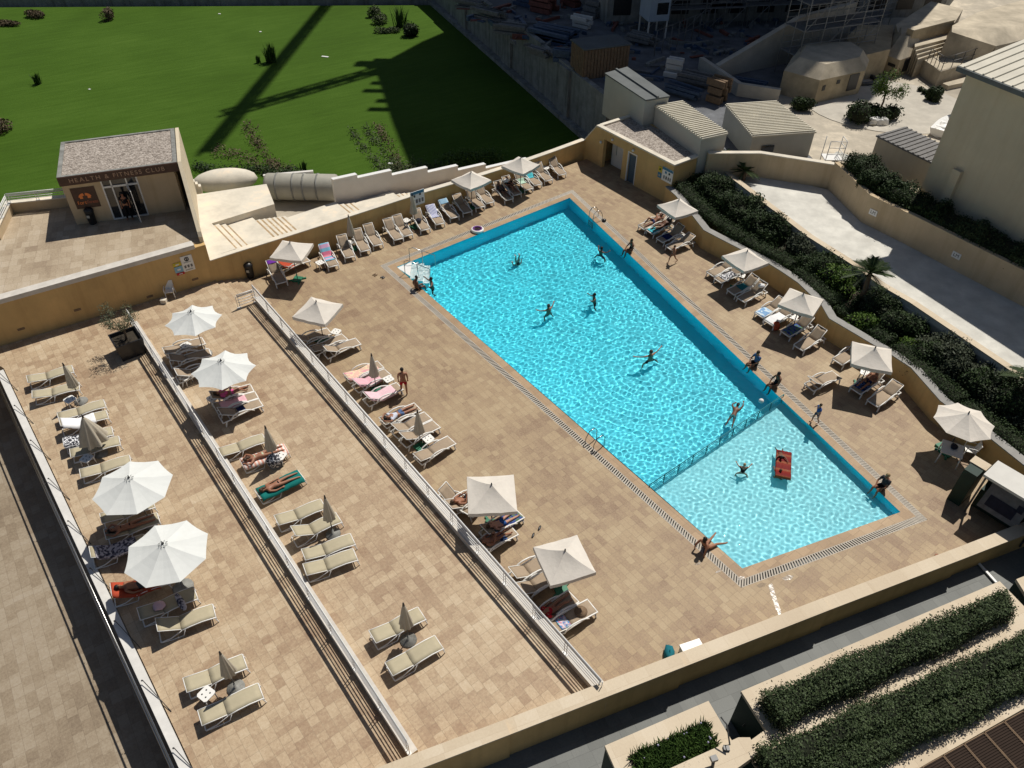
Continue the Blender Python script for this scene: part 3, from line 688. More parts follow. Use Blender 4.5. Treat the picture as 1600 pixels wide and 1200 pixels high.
# grey ribbed tank
ta, tb_ = G(414, 291, .9), G(527, 293, .9); tdv = tb_ - ta
tk = thing('storage_tank', 'grey ribbed horizontal storage tank beside the stone stair', 'tank', tuple(ta), atan2(tdv.y, tdv.x))
def lay(prof, n=20):
    q = MB(); q.lathe(prof, n); q.v = [(z, x, y) for x, y, z in q.v]; return q
q = lay([(.01, 0), (.55, .03), (.84, .18), (.88, .3), (.88, 4.7), (.84, 4.82), (.55, 4.97), (.01, 5.0)]); q.build('tank_shell', mat('grey_tank', (.36, .345, .29), .6, .12, 1.2, coord='World'), tk)
for x in (.9, 2.0, 2.7, 3.6): lay([(.86, x - .05), (.92, x - .05), (.92, x + .05), (.86, x + .05)]).build('band', 'concrete', tk)
# --- vault dome beside it
b = MB(); q0 = along(1.0, 7.4, .9)
for i in range(1): b.ball((0, 0, 0), (2.1, 1.0, .75), 0, 20, 10)
b.v = [(x, y, max(z, -3.)) for x, y, z in b.v]
tag(b.build('vault_roof', 'white_stone', None, tuple(G(352, 282, 1.2)), .25), 'rounded pale vault roof beside the stone stair', 'roof')
b = MB()
for i in range(5):
    q = G(286 + i * 5, 276 + i * 3.6, 2.9 - i * .22); b.prism([(q.x - .3, q.y - .25), (q.x + .35, q.y - .05), (q.x + .2, q.y + .3), (q.x - .4, q.y + .1)], LZ, 2.9 - i * .22)
tag(b.build('stepped_wall', 'white_stone'), 'small stepped wall beside the club side wall', 'wall')
# --- lawn, yard wall
LA, LB = G(905, 215, LZ), G(672, 8, LZ)
b = MB(); b.prism([(-80, 40), (-24, 36), xy(along(27, 2.5, 0)), xy(LA), xy(LB), xy(LB + Vector((-90, -7, 0)))], LZ - .4, LZ); struct(b.build('lawn', 'lawn'))
ld = (LB - LA).normalized(); ln_ = Vector((ld.y, -ld.x, 0))
b = MB(); a = LA - ld * 4; c = LB + ld * 6; b.prism([xy(a), xy(c), xy(c + ln_ * .7), xy(a + ln_ * .7)], LZ - .4, LZ + .35)
struct(b.build('lawn_kerb', 'concrete'))
yw = MB(); ywp = MB(); a = LA - ld * 3 + ln_ * .7; L = (LB - LA).length + 9; k = 0; s = 0.
while s < L:
    e = min(L, s + 6.5); dz = .5 * ((k * 37) % 3) - .4; p, q2 = a + ld * s, a + ld * e
    yw.prism([xy(p), xy(q2), xy(q2 + ln_ * .5), xy(p + ln_ * .5)], LZ - .4, YZ + .35 + dz * .3)
    if k % 2: ywp.prism([xy(p - ln_ * .28), xy(p + ld * 2.4 - ln_ * .28), xy(p + ld * 2.4), xy(p)], LZ + .3, YZ + .2)
    s = e; k += 1
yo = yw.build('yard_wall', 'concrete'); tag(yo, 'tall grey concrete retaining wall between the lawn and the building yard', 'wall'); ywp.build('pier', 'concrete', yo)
yo2 = MB(); p = LB + Vector((1.5, 1.0, 0)); q2 = LB + Vector((-95, -6, 0)); dd = (q2 - p).normalized(); n = Vector((dd.y, -dd.x, 0))
yo2.prism([xy(p), xy(q2), xy(q2 + n * .5), xy(p + n * .5)], LZ - .4, LZ + 1.9); tag(yo2.build('lawn_wall', 'concrete'), 'low grey wall along the far edge of the lawn', 'wall')
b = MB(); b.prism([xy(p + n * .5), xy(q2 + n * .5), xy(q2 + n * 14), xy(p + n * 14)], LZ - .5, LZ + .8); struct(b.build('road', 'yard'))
b = MB(); b.prism([xy(p + n * 1.6), xy(q2 + n * 1.6), xy(q2 + n * 1.75), xy(p + n * 1.75)], LZ + .8, LZ + .806); struct(b.build('road_line', 'white_paint'))
# --- building yard ground and fort ground
yn = LA + ln_ * 1.2
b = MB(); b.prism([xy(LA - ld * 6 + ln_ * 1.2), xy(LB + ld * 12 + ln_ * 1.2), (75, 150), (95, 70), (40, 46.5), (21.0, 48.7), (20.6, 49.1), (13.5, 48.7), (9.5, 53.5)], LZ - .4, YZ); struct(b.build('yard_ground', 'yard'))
b = MB(); pf = [G(1185, 165, YZ), G(1290, 268, YZ), G(1500, 260, YZ), G(1700, 120, YZ), G(1700, -60, YZ), G(1430, -30, YZ), G(1330, 90, YZ)]
b.prism([xy(q) for q in pf], YZ - .2, YZ + .02); struct(b.build('fort_ground', 'sand'))
# --- shower and changing block (right end of the back wall)
ca = Vector(W1R); cbp = G(1054, 258, 2.85); cb = Vector((cbp.x, cbp.y)); cdv = (cb - ca).normalized(); cn = Vector((-cdv.y, cdv.x)); CL = (cb - ca).length
cab = thing('changing_block', 'ochre changing block with gravel roof and blue doorway', 'building', (0, 0, 0))
def cpt(s, o): q = ca + cdv * s + cn * o; return (q.x, q.y)
b = MB()
def cw(s0, s1, z0, z1, o0=0, o1=.28): b.prism([cpt(s0, o0), cpt(s1, o0), cpt(s1, o1), cpt(s0, o1)], z0, z1)
ribbon(b, [cpt(0, 0), cpt(1.15, 0)], [cpt(0, .28), cpt(1.15, .28)], -.2, [1.36, 2.80])
cw(1.15, 2.0, -.2, 2.80); cw(2.0, 4.0, 2.15, 2.80); cw(4.0, 4.55, -.2, 2.80); cw(4.55, 5.35, 2.1, 2.80); cw(5.35, CL, -.2, 2.80)
cw(CL - .28, CL, -.2, 2.8, .28, 3.6); cw(1.15, CL, -.2, 2.8, 3.32, 3.6); cw(1.15, 1.4, -.2, 2.8, .28, 3.32)
b.build('wall', 'yellow', cab)
b = MB(); b.prism([cpt(2.0, .9), cpt(4.0, .9), cpt(4.0, 1.1), cpt(2.0, 1.1)], -.2, 2.15); b.build('inner_wall', 'white_wall', cab)
b = MB(); b.prism([cpt(1.2, .2), cpt(CL, .2), cpt(CL, 3.6), cpt(1.2, 3.6)], 2.66, 2.78); b.build('roof_gravel', 'gravel', cab)
b = MB()
ribbon(b, [cpt(-.02, -.06), cpt(1.15, -.06)], [cpt(-.02, .3), cpt(1.15, .3)], [1.36, 2.80], [1.43, 2.9])
for s0, s1, o0, o1 in ((1.15, CL + .06, -.06, .3), (CL - .3, CL + .06, .3, 3.66), (1.1, 1.4, .3, 3.66)): b.prism([cpt(s0, o0), cpt(s1, o0), cpt(s1, o1), cpt(s0, o1)], 2.80, 2.9)
b.build('roof_coping', 'white_stone', cab)
b = MB(); b.prism([cpt(4.6, .12), cpt(5.3, .12), cpt(5.3, .18), cpt(4.6, .18)], 0, 2.1); dd_ = b.build('door', mat('blue_grey_door', (.06, .10, .14), .5, .2, 2), cab)
b = MB()
for s0 in (4.5, 5.33): b.prism([cpt(s0, -.02), cpt(s0 + .06, -.02), cpt(s0 + .06, .1), cpt(s0, .1)], 0, 2.15)
b.prism([cpt(4.5, -.02), cpt(5.39, -.02), cpt(5.39, .1), cpt(4.5, .1)], 2.15, 2.22); b.build('door_frame', 'white_paint', cab)
for s0, z0 in ((1.75, 1.85), (2.9, 2.45), (5.0, 2.45)):
    b = MB(); b.ball((*cpt(s0, -.07), z0), .1); b.build('wall_lamp', 'white_paint', cab)
# shower fittings on the inner wall
for s0 in (2.5, 3.2):
    b = MB(); q = cpt(s0, .86); b.tube([(*q, .9), (*q, 1.95), (q[0] - cn.x * .3, q[1] - cn.y * .3, 2.0)], .02); b.ball((q[0] - cn.x * .3, q[1] - cn.y * .3, 1.96), (.08, .08, .03))
    tag(b.build('shower', 'metal'), 'wall shower in the open bay of the changing block, ' + ('left of the pair' if s0 < 3 else 'right of the pair'), 'shower', 'wall showers')
# --- curving ochre wall on the right
CT = [(1040, 291), (1056, 305), (1082, 336), (1100, 359), (1117, 368), (1152, 386), (1201, 411), (1219, 422), (1247, 441), (1284, 476), (1296, 497), (1335, 520), (1370, 541), (1395, 555), (1424, 574), (1470, 626), (1550, 686), (1640, 758)]
cpts = [xy(G(*p, 1.3)) for p in CT]
wall('planter_wall', 'curving ochre planter wall behind the right-hand loungers', cpts, -.3, 1.3, .42, 'yellow', mat('grey_coping', (.30, .29, .27), .85, .15, 2., coord='World'), .02, .05)
IW = [(1100, 240), (1146, 280), (1262, 369), (1335, 415), (1375, 445), (1422, 472), (1570, 572), (1680, 650)]
iw = [xy(G(*p, 1.75)) for p in IW]
b = MB(); inner = offset_line(cpts, .43)
bedp = [(p[0], p[1]) for p in inner] + [(p[0] - .05, p[1]) for p in iw[::-1]]
# bed as a strip mesh between the two walls
nb = 24
def polyat(P, t):
    Ls = [hypot(P[i + 1][0] - P[i][0], P[i + 1][1] - P[i][1]) for i in range(len(P) - 1)]; d = t * sum(Ls)
    for i, l in enumerate(Ls):
        if d <= l or i == len(Ls) - 1: f = d / l; return (lerp(P[i][0], P[i + 1][0], f), lerp(P[i][1], P[i + 1][1], f))
        d -= l
rows = [[(*polyat(inner, i / nb), .75), (*polyat(iw, i / nb), .9)] for i in range(nb + 1)]
b.sheet(rows, 0, .6, False); struct(b.build('planting_bed', 'soil'))
wall('drive_wall', 'low grey wall with cream coping between shrubs and driveway', iw, .2, 1.75, .35, 'white_wall', 'cream_stone', .03, .06)
# --- driveway with the wall beyond it
DZ = 1.4
W4 = [xy(G(1286, 262, 3.2)), xy(G(1347, 315, 3.2)), xy(G(1405, 354, 3.2)), xy(G(1497, 397, 3.2)), xy(G(1600, 447, 3.2)), xy(G(1720, 505, 3.2))]
W4 = [xy(G(1292, 294, DZ)), xy(G(1345, 347, DZ)), xy(G(1415, 382, DZ)), xy(G(1600, 480, DZ)), xy(G(1740, 555, DZ))]
W3 = [xy(G(1100, 276, DZ)), xy(G(1180, 276, DZ)), W4[0]]
dp = [(p[0] + .1, p[1]) for p in iw] + [W4[-1]] + W4[::-1] + [W3[1], W3[0]]
rows = [[(*polyat(iw, i / 20), DZ), (*polyat([W3[1]] + W4, i / 20), DZ)] for i in range(21)]
b = MB(); b.sheet(rows, 0, .5, False); b.quad((*iw[0], DZ), (*W3[1], DZ), (*W3[0], DZ), (iw[0][0] - 1.5, iw[0][1] + 1, DZ)); struct(b.build('driveway', 'drive'))
wall('drive_wall', 'brownish ochre wall at the far end of the driveway', W3, DZ - .3, 3.1, .3, 'yellow_pale', 'white_stone')
wall('drive_wall', 'long ochre wall with two small white signs beyond the driveway', W4, DZ - .3, 3.25, .3, 'yellow_pale')
for i, (px, py) in enumerate(((1364.5, 332), (1494.5, 399))):
    k = 1 if i == 0 else 2; a, c = Vector(W4[k]), Vector(W4[k + 1]); q = V(px, py, a, c); d = (c - a).normalized(); n = Vector((d.y, -d.x))
    s = MB(); h = Vector((d.x, d.y, 0)); q0 = q + Vector((n.x, n.y, 0)) * .02; s.box(q0, (.52, .03, .36), atan2(d.y, d.x)); o = s.build('wall_sign', 'white_paint')
    tag(o, 'small white LM sign on the driveway wall, ' + ('nearer the cabins' if i == 0 else 'nearer the tall beige building'), 'sign', 'LM signs')
    q1 = q0 + Vector((n.x, n.y, 0)) * .018; text('LM', .27, q1, h, (0, 0, 1), 'black', o, 'letter', .004)
# --- bed and path behind that wall, tall beige building
BB = Vector((24.75, 43.3)); bdv = Vector((cos(radians(-63)), sin(radians(-63)))); bn = Vector((-bdv.y, bdv.x))
b = MB(); hb = offset_line(W4, .32)
rows = [[(*polyat(hb, i / 12), 2.9), (*(BB + bdv * (-3 + 30 * i / 12)), 2.9)] for i in range(13)]
b.sheet(rows, 0, 1.2, False); struct(b.build('upper_bed', 'soil'))
b = MB(); p = BB - bn * 1.0 - bdv * 1; q = BB - bn * 1.0 + bdv * 30; b.prism([xy(p), xy(q), xy(q + bn * 1.6), xy(p + bn * 1.6)], 1.5, 3.15); struct(b.build('side_path', 'beige_wall'))
bb = thing('beige_building', 'tall plain beige building with ribbed metal roof on the right', 'building', (0, 0, 0)); BT = 10.6
bw = MB(); pts4 = [BB, BB + bdv * 30, BB + bdv * 30 + bn * 16, BB + bn * 16]; bw.prism([xy(p) for p in pts4], YZ, BT); bw.build('wall', 'beige_wall', bb)
b = MB(); bk = BB + bdv * 1.6 - bn * .28; b.prism([xy(bk), xy(bk + bdv * .55), xy(bk + bdv * .55 + bn * .28), xy(bk + bn * .28)], 3.15, 5.6); b.build('pilaster', 'beige_wall', bb)
b = MB(); e1, e2 = BB - bn * .45 - bdv * .35, BB - bn * .45 + bdv * 31
rz = lambda o: BT + .22 + o * .16
b.add([(*e1, rz(0)), (*e2, rz(0)), (*(e2 + bn * 17), rz(17)), (*(e1 + bn * 17), rz(17)), (*e1, rz(0) - .2), (*e2, rz(0) - .2), (*(e2 + bn * 17), rz(17) - .2), (*(e1 + bn * 17), rz(17) - .2)], [(0, 1, 2, 3), (4, 7, 6, 5), (0, 4, 5, 1), (3, 2, 6, 7), (0, 3, 7, 4), (1, 5, 6, 2)])
ro = b.build('roof', 'corr', bb)
b = MB()
for i in range(52):
    p = e1 + bdv * (.3 + i * .6); b.add([(*p, rz(0) + .004), (*(p + bdv * .12), rz(0) + .004), (*(p + bdv * .12 + bn * 17), rz(17) + .004), (*(p + bn * 17), rz(17) + .004), (*(p + bdv * .03), rz(0) + .07), (*(p + bdv * .09), rz(0) + .07), (*(p + bdv * .09 + bn * 17), rz(17) + .07), (*(p + bdv * .03 + bn * 17), rz(17) + .07)], [(0, 4, 7, 3), (4, 5, 6, 7), (5, 1, 2, 6), (0, 1, 5, 4)])
b.build('roof_rib', 'corr', ro)
b = MB(); b.prism([xy(e1 - bn * .12), xy(e2 - bn * .12), xy(e2 - bn * .01), xy(e1 - bn * .01)], BT - .05, BT + .2); b.build('gutter', 'roof_grey', bb)
# ================================================================= cabins, yard, fort, tower
def cabin(label, px, zt, m_roof='corr', rib=True, along_short=True, extra=None):
    P = [G(*p, zt) for p in px]; t = thing('site_cabin', label, 'cabin', (0, 0, 0), 0, 'cabins along the yard wall')
    b = MB(); c = sum(P, Vector((0, 0, 0))) / 4; Q = [c + (p - c) * .97 for p in P]; b.prism([xy(p) for p in Q], YZ, zt - .1); b.build('wall', 'cabin', t)
    b = MB(); b.prism([xy(p) for p in P], zt - .1, zt); r = b.build('roof', m_roof, t)
    if rib:
        b = MB(); n = int((P[1] - P[2]).length / .26)
        for i in range(n):
            a, e = P[1].lerp(P[2], (i + .5) / n), P[0].lerp(P[3], (i + .5) / n); d = e - a
            b.box((a + e) / 2 + Vector((0, 0, .05)), (d.length * .98, .10, .09), atan2(d.y, d.x))
        b.build('roof_rib', m_roof, r)
    return t, P
t, P = cabin('pale cabin with ribbed roof right behind the changing block', [(1023, 165), (1066, 158), (1138, 208), (1097, 217)], 4.15)
t, P = cabin('shaded grey cabin with flat dark roof beside the concrete yard wall', [(945, 114), (980, 104), (1047, 150), (1009, 156)], 4.7, 'roof_grey', False)
b = MB(); m0, m1 = P[0].lerp(P[1], .5), P[3].lerp(P[2], .5); d = m1 - m0; b.box((m0 + m1) / 2 + Vector((0, 0, .06)), (d.length, .14, .12), atan2(d.y, d.x)); b.build('roof_ridge', 'roof_grey', t)
t, P = cabin('wide pale cabin with ribbed roof above the driveway end', [(1133, 163), (1213, 158), (1276, 206), (1176, 213)], 3.45)
b = MB(); a, e = P[3], P[2]; d = (e - a); q = a + d * .28 + Vector((d.y, -d.x, 0)).normalized() * .03; b.box(q + Vector((0, 0, -1.0)), (.9, .06, .5), atan2(d.y, d.x)); b.build('window', 'glass', t)
# metal stair beside the wide cabin
b = MB(); q0 = G(1290, 250, YZ + .9)
for i in range(2):
    for s in (0, .9): b.tube([q0 + Vector((i * 1.1, s, -1)), q0 + Vector((i * 1.1, s, 1.3))], .03, 5)
for zz in (.4, .85, 1.3):
    b.tube([q0 + Vector((0, 0, zz)), q0 + Vector((1.1, 0, zz))], .025, 5); b.tube([q0 + Vector((1.1, 0, zz)), q0 + Vector((1.1, .9, zz))], .025, 5)
b.box(q0 + Vector((.55, .45, 0)), (1.2, 1.0, .05))
tag(b.build('metal_stair', 'white_paint'), 'small white metal landing beside the wide cabin', 'stair')
# low annex with brown ribbed roof
t = thing('annex', 'low beige annex with brown ribbed roof left of the tall beige building', 'building'); P = [G(*p, 3.9) for p in ((1372, 212), (1415, 199), (1500, 240), (1462, 256))]
b = MB(); b.prism([xy(p) for p in P], YZ, 3.8); b.build('wall', 'beige_wall', t); b = MB()
c = sum(P, Vector()) / 4; Q = [c + (p - c) * 1.05 for p in P]; b.prism([xy(p) for p in Q], 3.8, 3.9)
for i in range(12):
    a, e = Q[0].lerp(Q[3], (i + .5) / 12), Q[1].lerp(Q[2], (i + .5) / 12); d = e - a; b.box((a + e) / 2 + Vector((0, 0, .03)), (d.length, .12, .07), atan2(d.y, d.x))
b.build('roof', 'timber_grey', t)
for i, (px, lab) in enumerate((((1330, 238), 'grey sloping hatch panel nearer the metal landing'), ((1360, 248), 'grey sloping hatch panel nearer the annex'))):
    b = MB(); q = G(*px, 2.6); b.box(q - Vector((0, 0, .5)), (2.2, 1.0, .12), radians(-40), 0); tag(b.build('hatch_panel', 'cabin'), lab, 'panel', 'grey panels by the annex')
# yard clutter, all in the shade
rr = random.Random(11)
def pile(px, size, n, m, label, name='timber_stack', rz=None, cat='stack'):
    q = G(*px, YZ); b = MB(); a = rr.uniform(-.9, -.3) if rz is None else rz; X, Y, Z = size
    for k in range(n):
        f = (k + .5) / n; lay_ = int(f * 3); b.box(Vector((rr.uniform(-.1, .1) * X * .4, (rr.random() - .5) * Y, Z * (lay_ + .5) / 3)), (X * rr.uniform(.75, 1), Y / 6, Z / 3 * .8), rr.uniform(-.05, .05))
    o = b.build(name, m, None, tuple(q), a); tag(o, label, cat, 'materials stored in the shaded yard'); return o
yd = [((765, 30), (4, 1.6, 1.1), 9, 'timber_grey', 'grey plank stack nearest the top of the yard wall'), ((800, 52), (3.4, 1.4, .9), 8, 'timber_grey', 'loose grey planks behind the middle of the yard wall'),
      ((850, 18), (2.6, 2, 1.7), 9, 'rust', 'reddish pallet stack at the left of the yard'), ((885, 10), (2.6, 2, 1.7), 9, 'rust', 'reddish pallet stack in the second row of the yard'), ((862, 62), (4.6, 2.4, 1.0), 14, 'blue_tarp', 'long bluish sheet pile behind the wooden crate'),
      ((905, 45), (2.2, 1.4, 1.2), 7, 'white_wall', 'heap of pale sacks behind the wooden crate'), ((842, 88), (2.4, 1.2, .8), 8, 'timber_grey', 'grey beams lying beside the yard wall'), ((878, 96), (1.6, 1.4, 1.2), 6, 'blue_tarp', 'blue wrapped bundle left of the wooden crate'),
      ((1000, 68), (3.0, 1.6, .9), 9, 'timber_grey', 'grey beam stack below the blue and white hut'), ((1050, 118), (1.6, 1.4, 1.4), 6, 'white_wall', 'pale wrapped pallet beside the dark cabin roof'), ((1085, 132), (3.2, 1.6, .9), 8, 'timber_grey', 'timber stack in front of the yard ramp'),
      ((1065, 150), (3.4, 1.2, .8), 8, 'blue_tarp', 'blue sheet stack behind the pale ribbed cabin'), ((1120, 158), (1.6, 1.3, 1.9), 10, 'wood', 'tall sunlit pallet stack between the two ribbed cabins'), ((925, 25), (1.8, 1.4, 1.5), 6, 'timber_grey', 'dark equipment stack beside the yard lane'),
      ((1170, 140), (3.0, 1.3, .7), 7, 'blue_tarp', 'blue plank pile under the ramp wall'), ((735, 12), (3.4, 1.3, .8), 8, 'timber_grey', 'grey plank pile at the far corner of the yard'), ((955, 12), (2, 1.6, 1.4), 7, 'rust', 'rust coloured drum stack beside the far lane'), ((820, 8), (2.6, 1.4, 1.2), 8, 'blue_tarp', 'bluish formwork stack behind the grey planks')]
for px, sz, n, m, lab in yd: pile(px, sz, n, m, lab)
def crate(px, size, rz, m, label, name, cat):
    q = G(*px, YZ); t = thing(name, label, cat, tuple(q), rz); X, Y, Z = size; b = MB(); b.box((0, 0, Z / 2), (X, Y, Z)); b.build('body', m, t); b = MB()
    for i in range(int(X / .3)): b.box((-X / 2 + .15 + i * .3, -Y / 2 - .03, Z / 2), (.22, .06, Z * .96))
    for i in range(int(Y / .3)): b.box((-X / 2 - .03, -Y / 2 + .15 + i * .3, Z / 2), (.06, .22, Z * .96))
    b.build('slat', m, t); b = MB(); b.box((0, 0, Z + .05), (X + .2, Y + .2, .1)); b.build('lid', 'roof_grey', t); return t
crate((935, 112), (4.2, 2.6, 2.4), radians(22), 'wood', 'big brown slatted wooden crate beside the yard wall', 'wooden_crate', 'crate')
hut = thing('site_hut', 'small blue and white hut on legs in the shaded yard', 'hut', tuple(G(1018, 55, YZ)), radians(15))
b = MB(); b.box((0, 0, 2.6), (2.0, 2.4, 2.0)); b.build('wall', mat('pale_blue_hut', (.35, .42, .50), .6, .1, 2), hut); b = MB(); b.box((0, 0, 3.66), (2.2, 2.6, .12)); b.build('roof', 'white_wall', hut)
b = MB(); b.box((.25, -1.22, 2.7), (1.1, .06, 1.0)); b.build('window', 'glass', hut)
for sx in (-.9, .9):
    for sy in (-1.1, 1.1): b = MB(); b.box((sx, sy, .8), (.12, .12, 1.6)); b.build('leg', 'white_wall', hut)
# ramp wall in the yard
p, q = G(1062, 92, YZ), G(1215, 45, YZ); p2, q2 = G(1120, 122, YZ), G(1235, 98, YZ)
wall('ramp_wall', 'tall brown concrete wall of the sunken ramp in the shaded yard', [xy(p2), xy(q2), xy(q2 + Vector((6, 4, 0)))], YZ - .1, [2.6, 5.4, 5.6], .5, 'concrete_pale')
wall('ramp_wall', 'low sunlit wall curving in front of the ramp', [xy(G(1090, 108, YZ)), xy(G(1150, 150, YZ)), xy(G(1215, 160, YZ))], YZ - .1, 2.6, .4, 'concrete_pale')
# scaffold towers
def scaffold(px, nx, ny, nz, rz, label, bay=2.0, lift=2.0):
    q = G(*px, YZ); t = thing('scaffold_tower', label, 'scaffolding', tuple(q), rz, 'scaffolding in front of the shell'); b = MB()
    for i in range(nx + 1):
        for j in range(ny + 1): b.tube([(i * bay, j * 1.2, 0), (i * bay, j * 1.2, nz * lift + 1)], .035, 5)
    b.build('standard', 'steel_dull', t); b = MB()
    for k in range(1, nz + 1):
        for j in range(ny + 1):
            for zz in (0, .5, 1.0): b.tube([(0, j * 1.2, k * lift + zz), (nx * bay, j * 1.2, k * lift + zz)], .026, 4)
        for i in range(nx + 1): b.tube([(i * bay, 0, k * lift), (i * bay, ny * 1.2, k * lift)], .026, 4)
    b.build('ledger', 'steel_dull', t); b = MB()
    for k in range(nz):
        for i in range(nx):
            if (i + k) % 2 == 0: b.tube([(i * bay, 0, k * lift), ((i + 1) * bay, 0, (k + 1) * lift)], .026, 4)
    b.build('brace', 'steel_dull', t); b = MB()
    for k in range(1, nz + 1): b.box((nx * bay / 2, ny * .6, k * lift + .03), (nx * bay, ny * 1.1, .05))
    b.build('platform', 'timber_grey', t); return t
scaffold((1238, 128), 4, 2, 5, radians(24), 'scaffold tower standing behind the shaded pillbox')
scaffold((1290, 75), 4, 1, 4, radians(30), 'scaffold bays on the shaded slope left of the sunlit terrace')
scaffold((1005, 52), 5, 1, 5, radians(10), 'scaffold bays along the foot of the unfinished tower')
scaffold((1105, 46), 6, 1, 5, radians(10), 'scaffold bays at the right end of the tower foot')
rb = random.Random(21); b = MB()
for i in range(420):
    px, py = rb.uniform(715, 1235), rb.uniform(4, 150)
    if py > 40 + (px - 715) * .36 or (px > 1040 and py > 95): continue
    if py > 20 + (px - 715) * .62: continue
    q = G(px, py, YZ); L = rb.choice([.3, .5, .8, 1.4, 2.4]); b.box(q + Vector((0, 0, .1)), (L, rb.uniform(.08, .4), rb.uniform(.06, .5)), rb.uniform(-1.5, 1.5), rb.randint(0, 3))
o = b.build('rubble', ['timber_grey', 'concrete', 'blue_tarp', 'rust']); o['kind'] = 'stuff'; tag(o, 'loose offcuts and rubble strewn over the shaded yard', 'rubble')
# fence of thin posts along the ramp
b = MB(); p, q = G(1022, 88, YZ), G(1112, 50, YZ)
for i in range(9): o = p.lerp(q, i / 8); b.tube([o, o + Vector((0, 0, 2.2))], .04, 5)
for zz in (1.1, 2.2): b.tube([p + Vector((0, 0, zz)), q + Vector((0, 0, zz))], .03, 5)
tag(b.build('site_fence', 'timber_grey'), 'thin post and rail site fence across the shaded yard', 'fence')
# the unfinished tower whose shadow lies over the lawn
def unshadow(px, zg, h): q = G(*px, zg); k = h / math.tan(SUN_EL); return Vector((q.x + k * cos(SUN_AZ), q.y + k * sin(SUN_AZ)))
TT = 46.; hL = TT - LZ; hY = TT - YZ
f0 = unshadow((648, 282), LZ, hL); f1 = unshadow((1360, 160), YZ, hY); lft = unshadow((585, 105), LZ, hL); lf2 = unshadow((612, 190), LZ, hL)
tw = thing('unfinished_tower', 'dark unfinished tower block with scaffolded floors behind the yard', 'building')
foot = [f0, f1, f1 + Vector((14, 22)), lft + Vector((4, 8)), lft, lf2]
b = MB(); b.prism([xy(p) for p in foot], YZ - .4, TT)
b.build('wall', 'concrete', tw)
fv = (f1 - f0)
for k in range(6):
    for i in range(12):
        b = MB(); p = f0 + fv * ((i + .2) / 12); q = f0 + fv * ((i + .8) / 12); n = Vector((fv.y, -fv.x)).normalized() * .05; b.prism([xy(p + n), xy(q + n), xy(q - n), xy(p - n)], YZ + .8 + k * 3.6, YZ + 3.3 + k * 3.6); b.build('opening', 'black', tw)
b = MB()
for j in range(9):
    p = lf2.lerp(lft, .1 + j * .11); b.box((p.x - 1.2, p.y, TT - 2.5 - (j % 3)), (3.5 - (j % 3), .7, .5))
p = lft; b.box((p.x - .5, p.y + .6, TT - .6), (3.4, 1.2, 1.)); b.build('formwork', 'timber_grey', tw)
# tower cranes: their jibs throw the long lines on the grass
def crane(pa, pb, hz, label, wd=1.5, ext=14.):
    a, c = unshadow(pa, LZ, hz - LZ), unshadow(pb, LZ, hz - LZ); d = (c - a).normalized(); c2 = c + d * ext; t = thing('tower_crane', label, 'crane', (0, 0, 0), 0, 'tower cranes over the building site')
    n = Vector((-d.y, d.x)); L = (c2 - a).length; b = MB(); m = int(L / 1.6)
    for s, zz in ((-.5, 0), (.5, 0), (0, 1.4)): b.tube([(*(a + n * wd * s), hz + zz), (*(c2 + n * wd * s), hz + zz)], .22, 5)
    for i in range(m):
        p, q = a + d * (i * L / m), a + d * ((i + 1) * L / m); s = .5 if i % 2 else -.5
        b.tube([(*(p + n * wd * s), hz), (*(q - n * wd * s), hz)], .1, 4); b.tube([(*(p + n * wd * s), hz), (*((p + q) / 2), hz + 1.4)], .09, 4); b.tube([(*(p - n * wd * s), hz), (*((p + q) / 2), hz + 1.4)], .09, 4); b.box((*((p + q) / 2), hz), (L / m, wd * .55, .1), atan2(d.y, d.x))
    b.build('jib', 'dark_metal', t); b = MB(); mp = c2 - d * 1
    for sx in (-.8, .8):
        for sy in (-.8, .8): b.tube([(mp.x + sx, mp.y + sy, YZ - 4), (mp.x + sx, mp.y + sy, hz)], .12, 5)
    for i in range(int((hz - YZ) / 2)): b.tube([(mp.x - .8, mp.y + (.8 if i % 2 else -.8), YZ + 2 * i), (mp.x + .8, mp.y + (.8 if i % 2 else -.8), YZ + 2 * i + 2)], .08, 4)
    b.build('mast', 'dark_metal', t); b = MB(); b.box((mp.x, mp.y, hz + .7), (2, 2, 2)); b.build('cab', 'dark_metal', t)
crane((352, 178), (575, 114), 52., 'tower crane whose jib shadow crosses the lawn towards the tower', 1.7)
crane((322, 238), (498, 22), 60., 'tower crane whose jib shadow crosses the lawn diagonally', 1.15, 40)
# --- old fort
def frustum(name, label, base, z0, top, z1, mid=None, m='limestone'):
    t = thing(name, label, 'bunker', (0, 0, 0)); b = MB(); n = len(base)
    if mid:
        b.prism([xy(p) for p in base], z0, mid, 0, False); b.v = b.v
        o = [(p[0], p[1], mid) for p in base]
    else: o = [(p[0], p[1], z0) for p in base]
    b.build('wall', m, t); c = MB(); tp = [(p[0], p[1], z1) for p in top]; c.add(o + tp, [(i, (i + 1) % n, n + (i + 1) % n, n + i) for i in range(n)] + [tuple(range(n, 2 * n))]); c.build('roof', 'limestone_top', t); return t
FZ = YZ
bs = [G(*p, FZ) for p in ((1376, 114), (1397, 122), (1426, 111), (1436, 97), (1430, 82), (1405, 76), (1378, 92))]; c = sum(bs, Vector()) / 7
bs = [c + (p - c) * 1.0 for p in bs]; tp = [Vector((p.x * .0, 0, 0)) + (c + (p - c) * .55) for p in bs]
pb = frustum('stone_bunker', 'faceted sunlit stone pillbox beside the shallow steps', bs, FZ - .2, tp, FZ + 2.9, FZ + 1.5)
for px, sz in (((1411, 102), (.7, 1.2)), ((1392, 104), (.8, .3)), ((1427, 96), (.5, .9))):
    pass
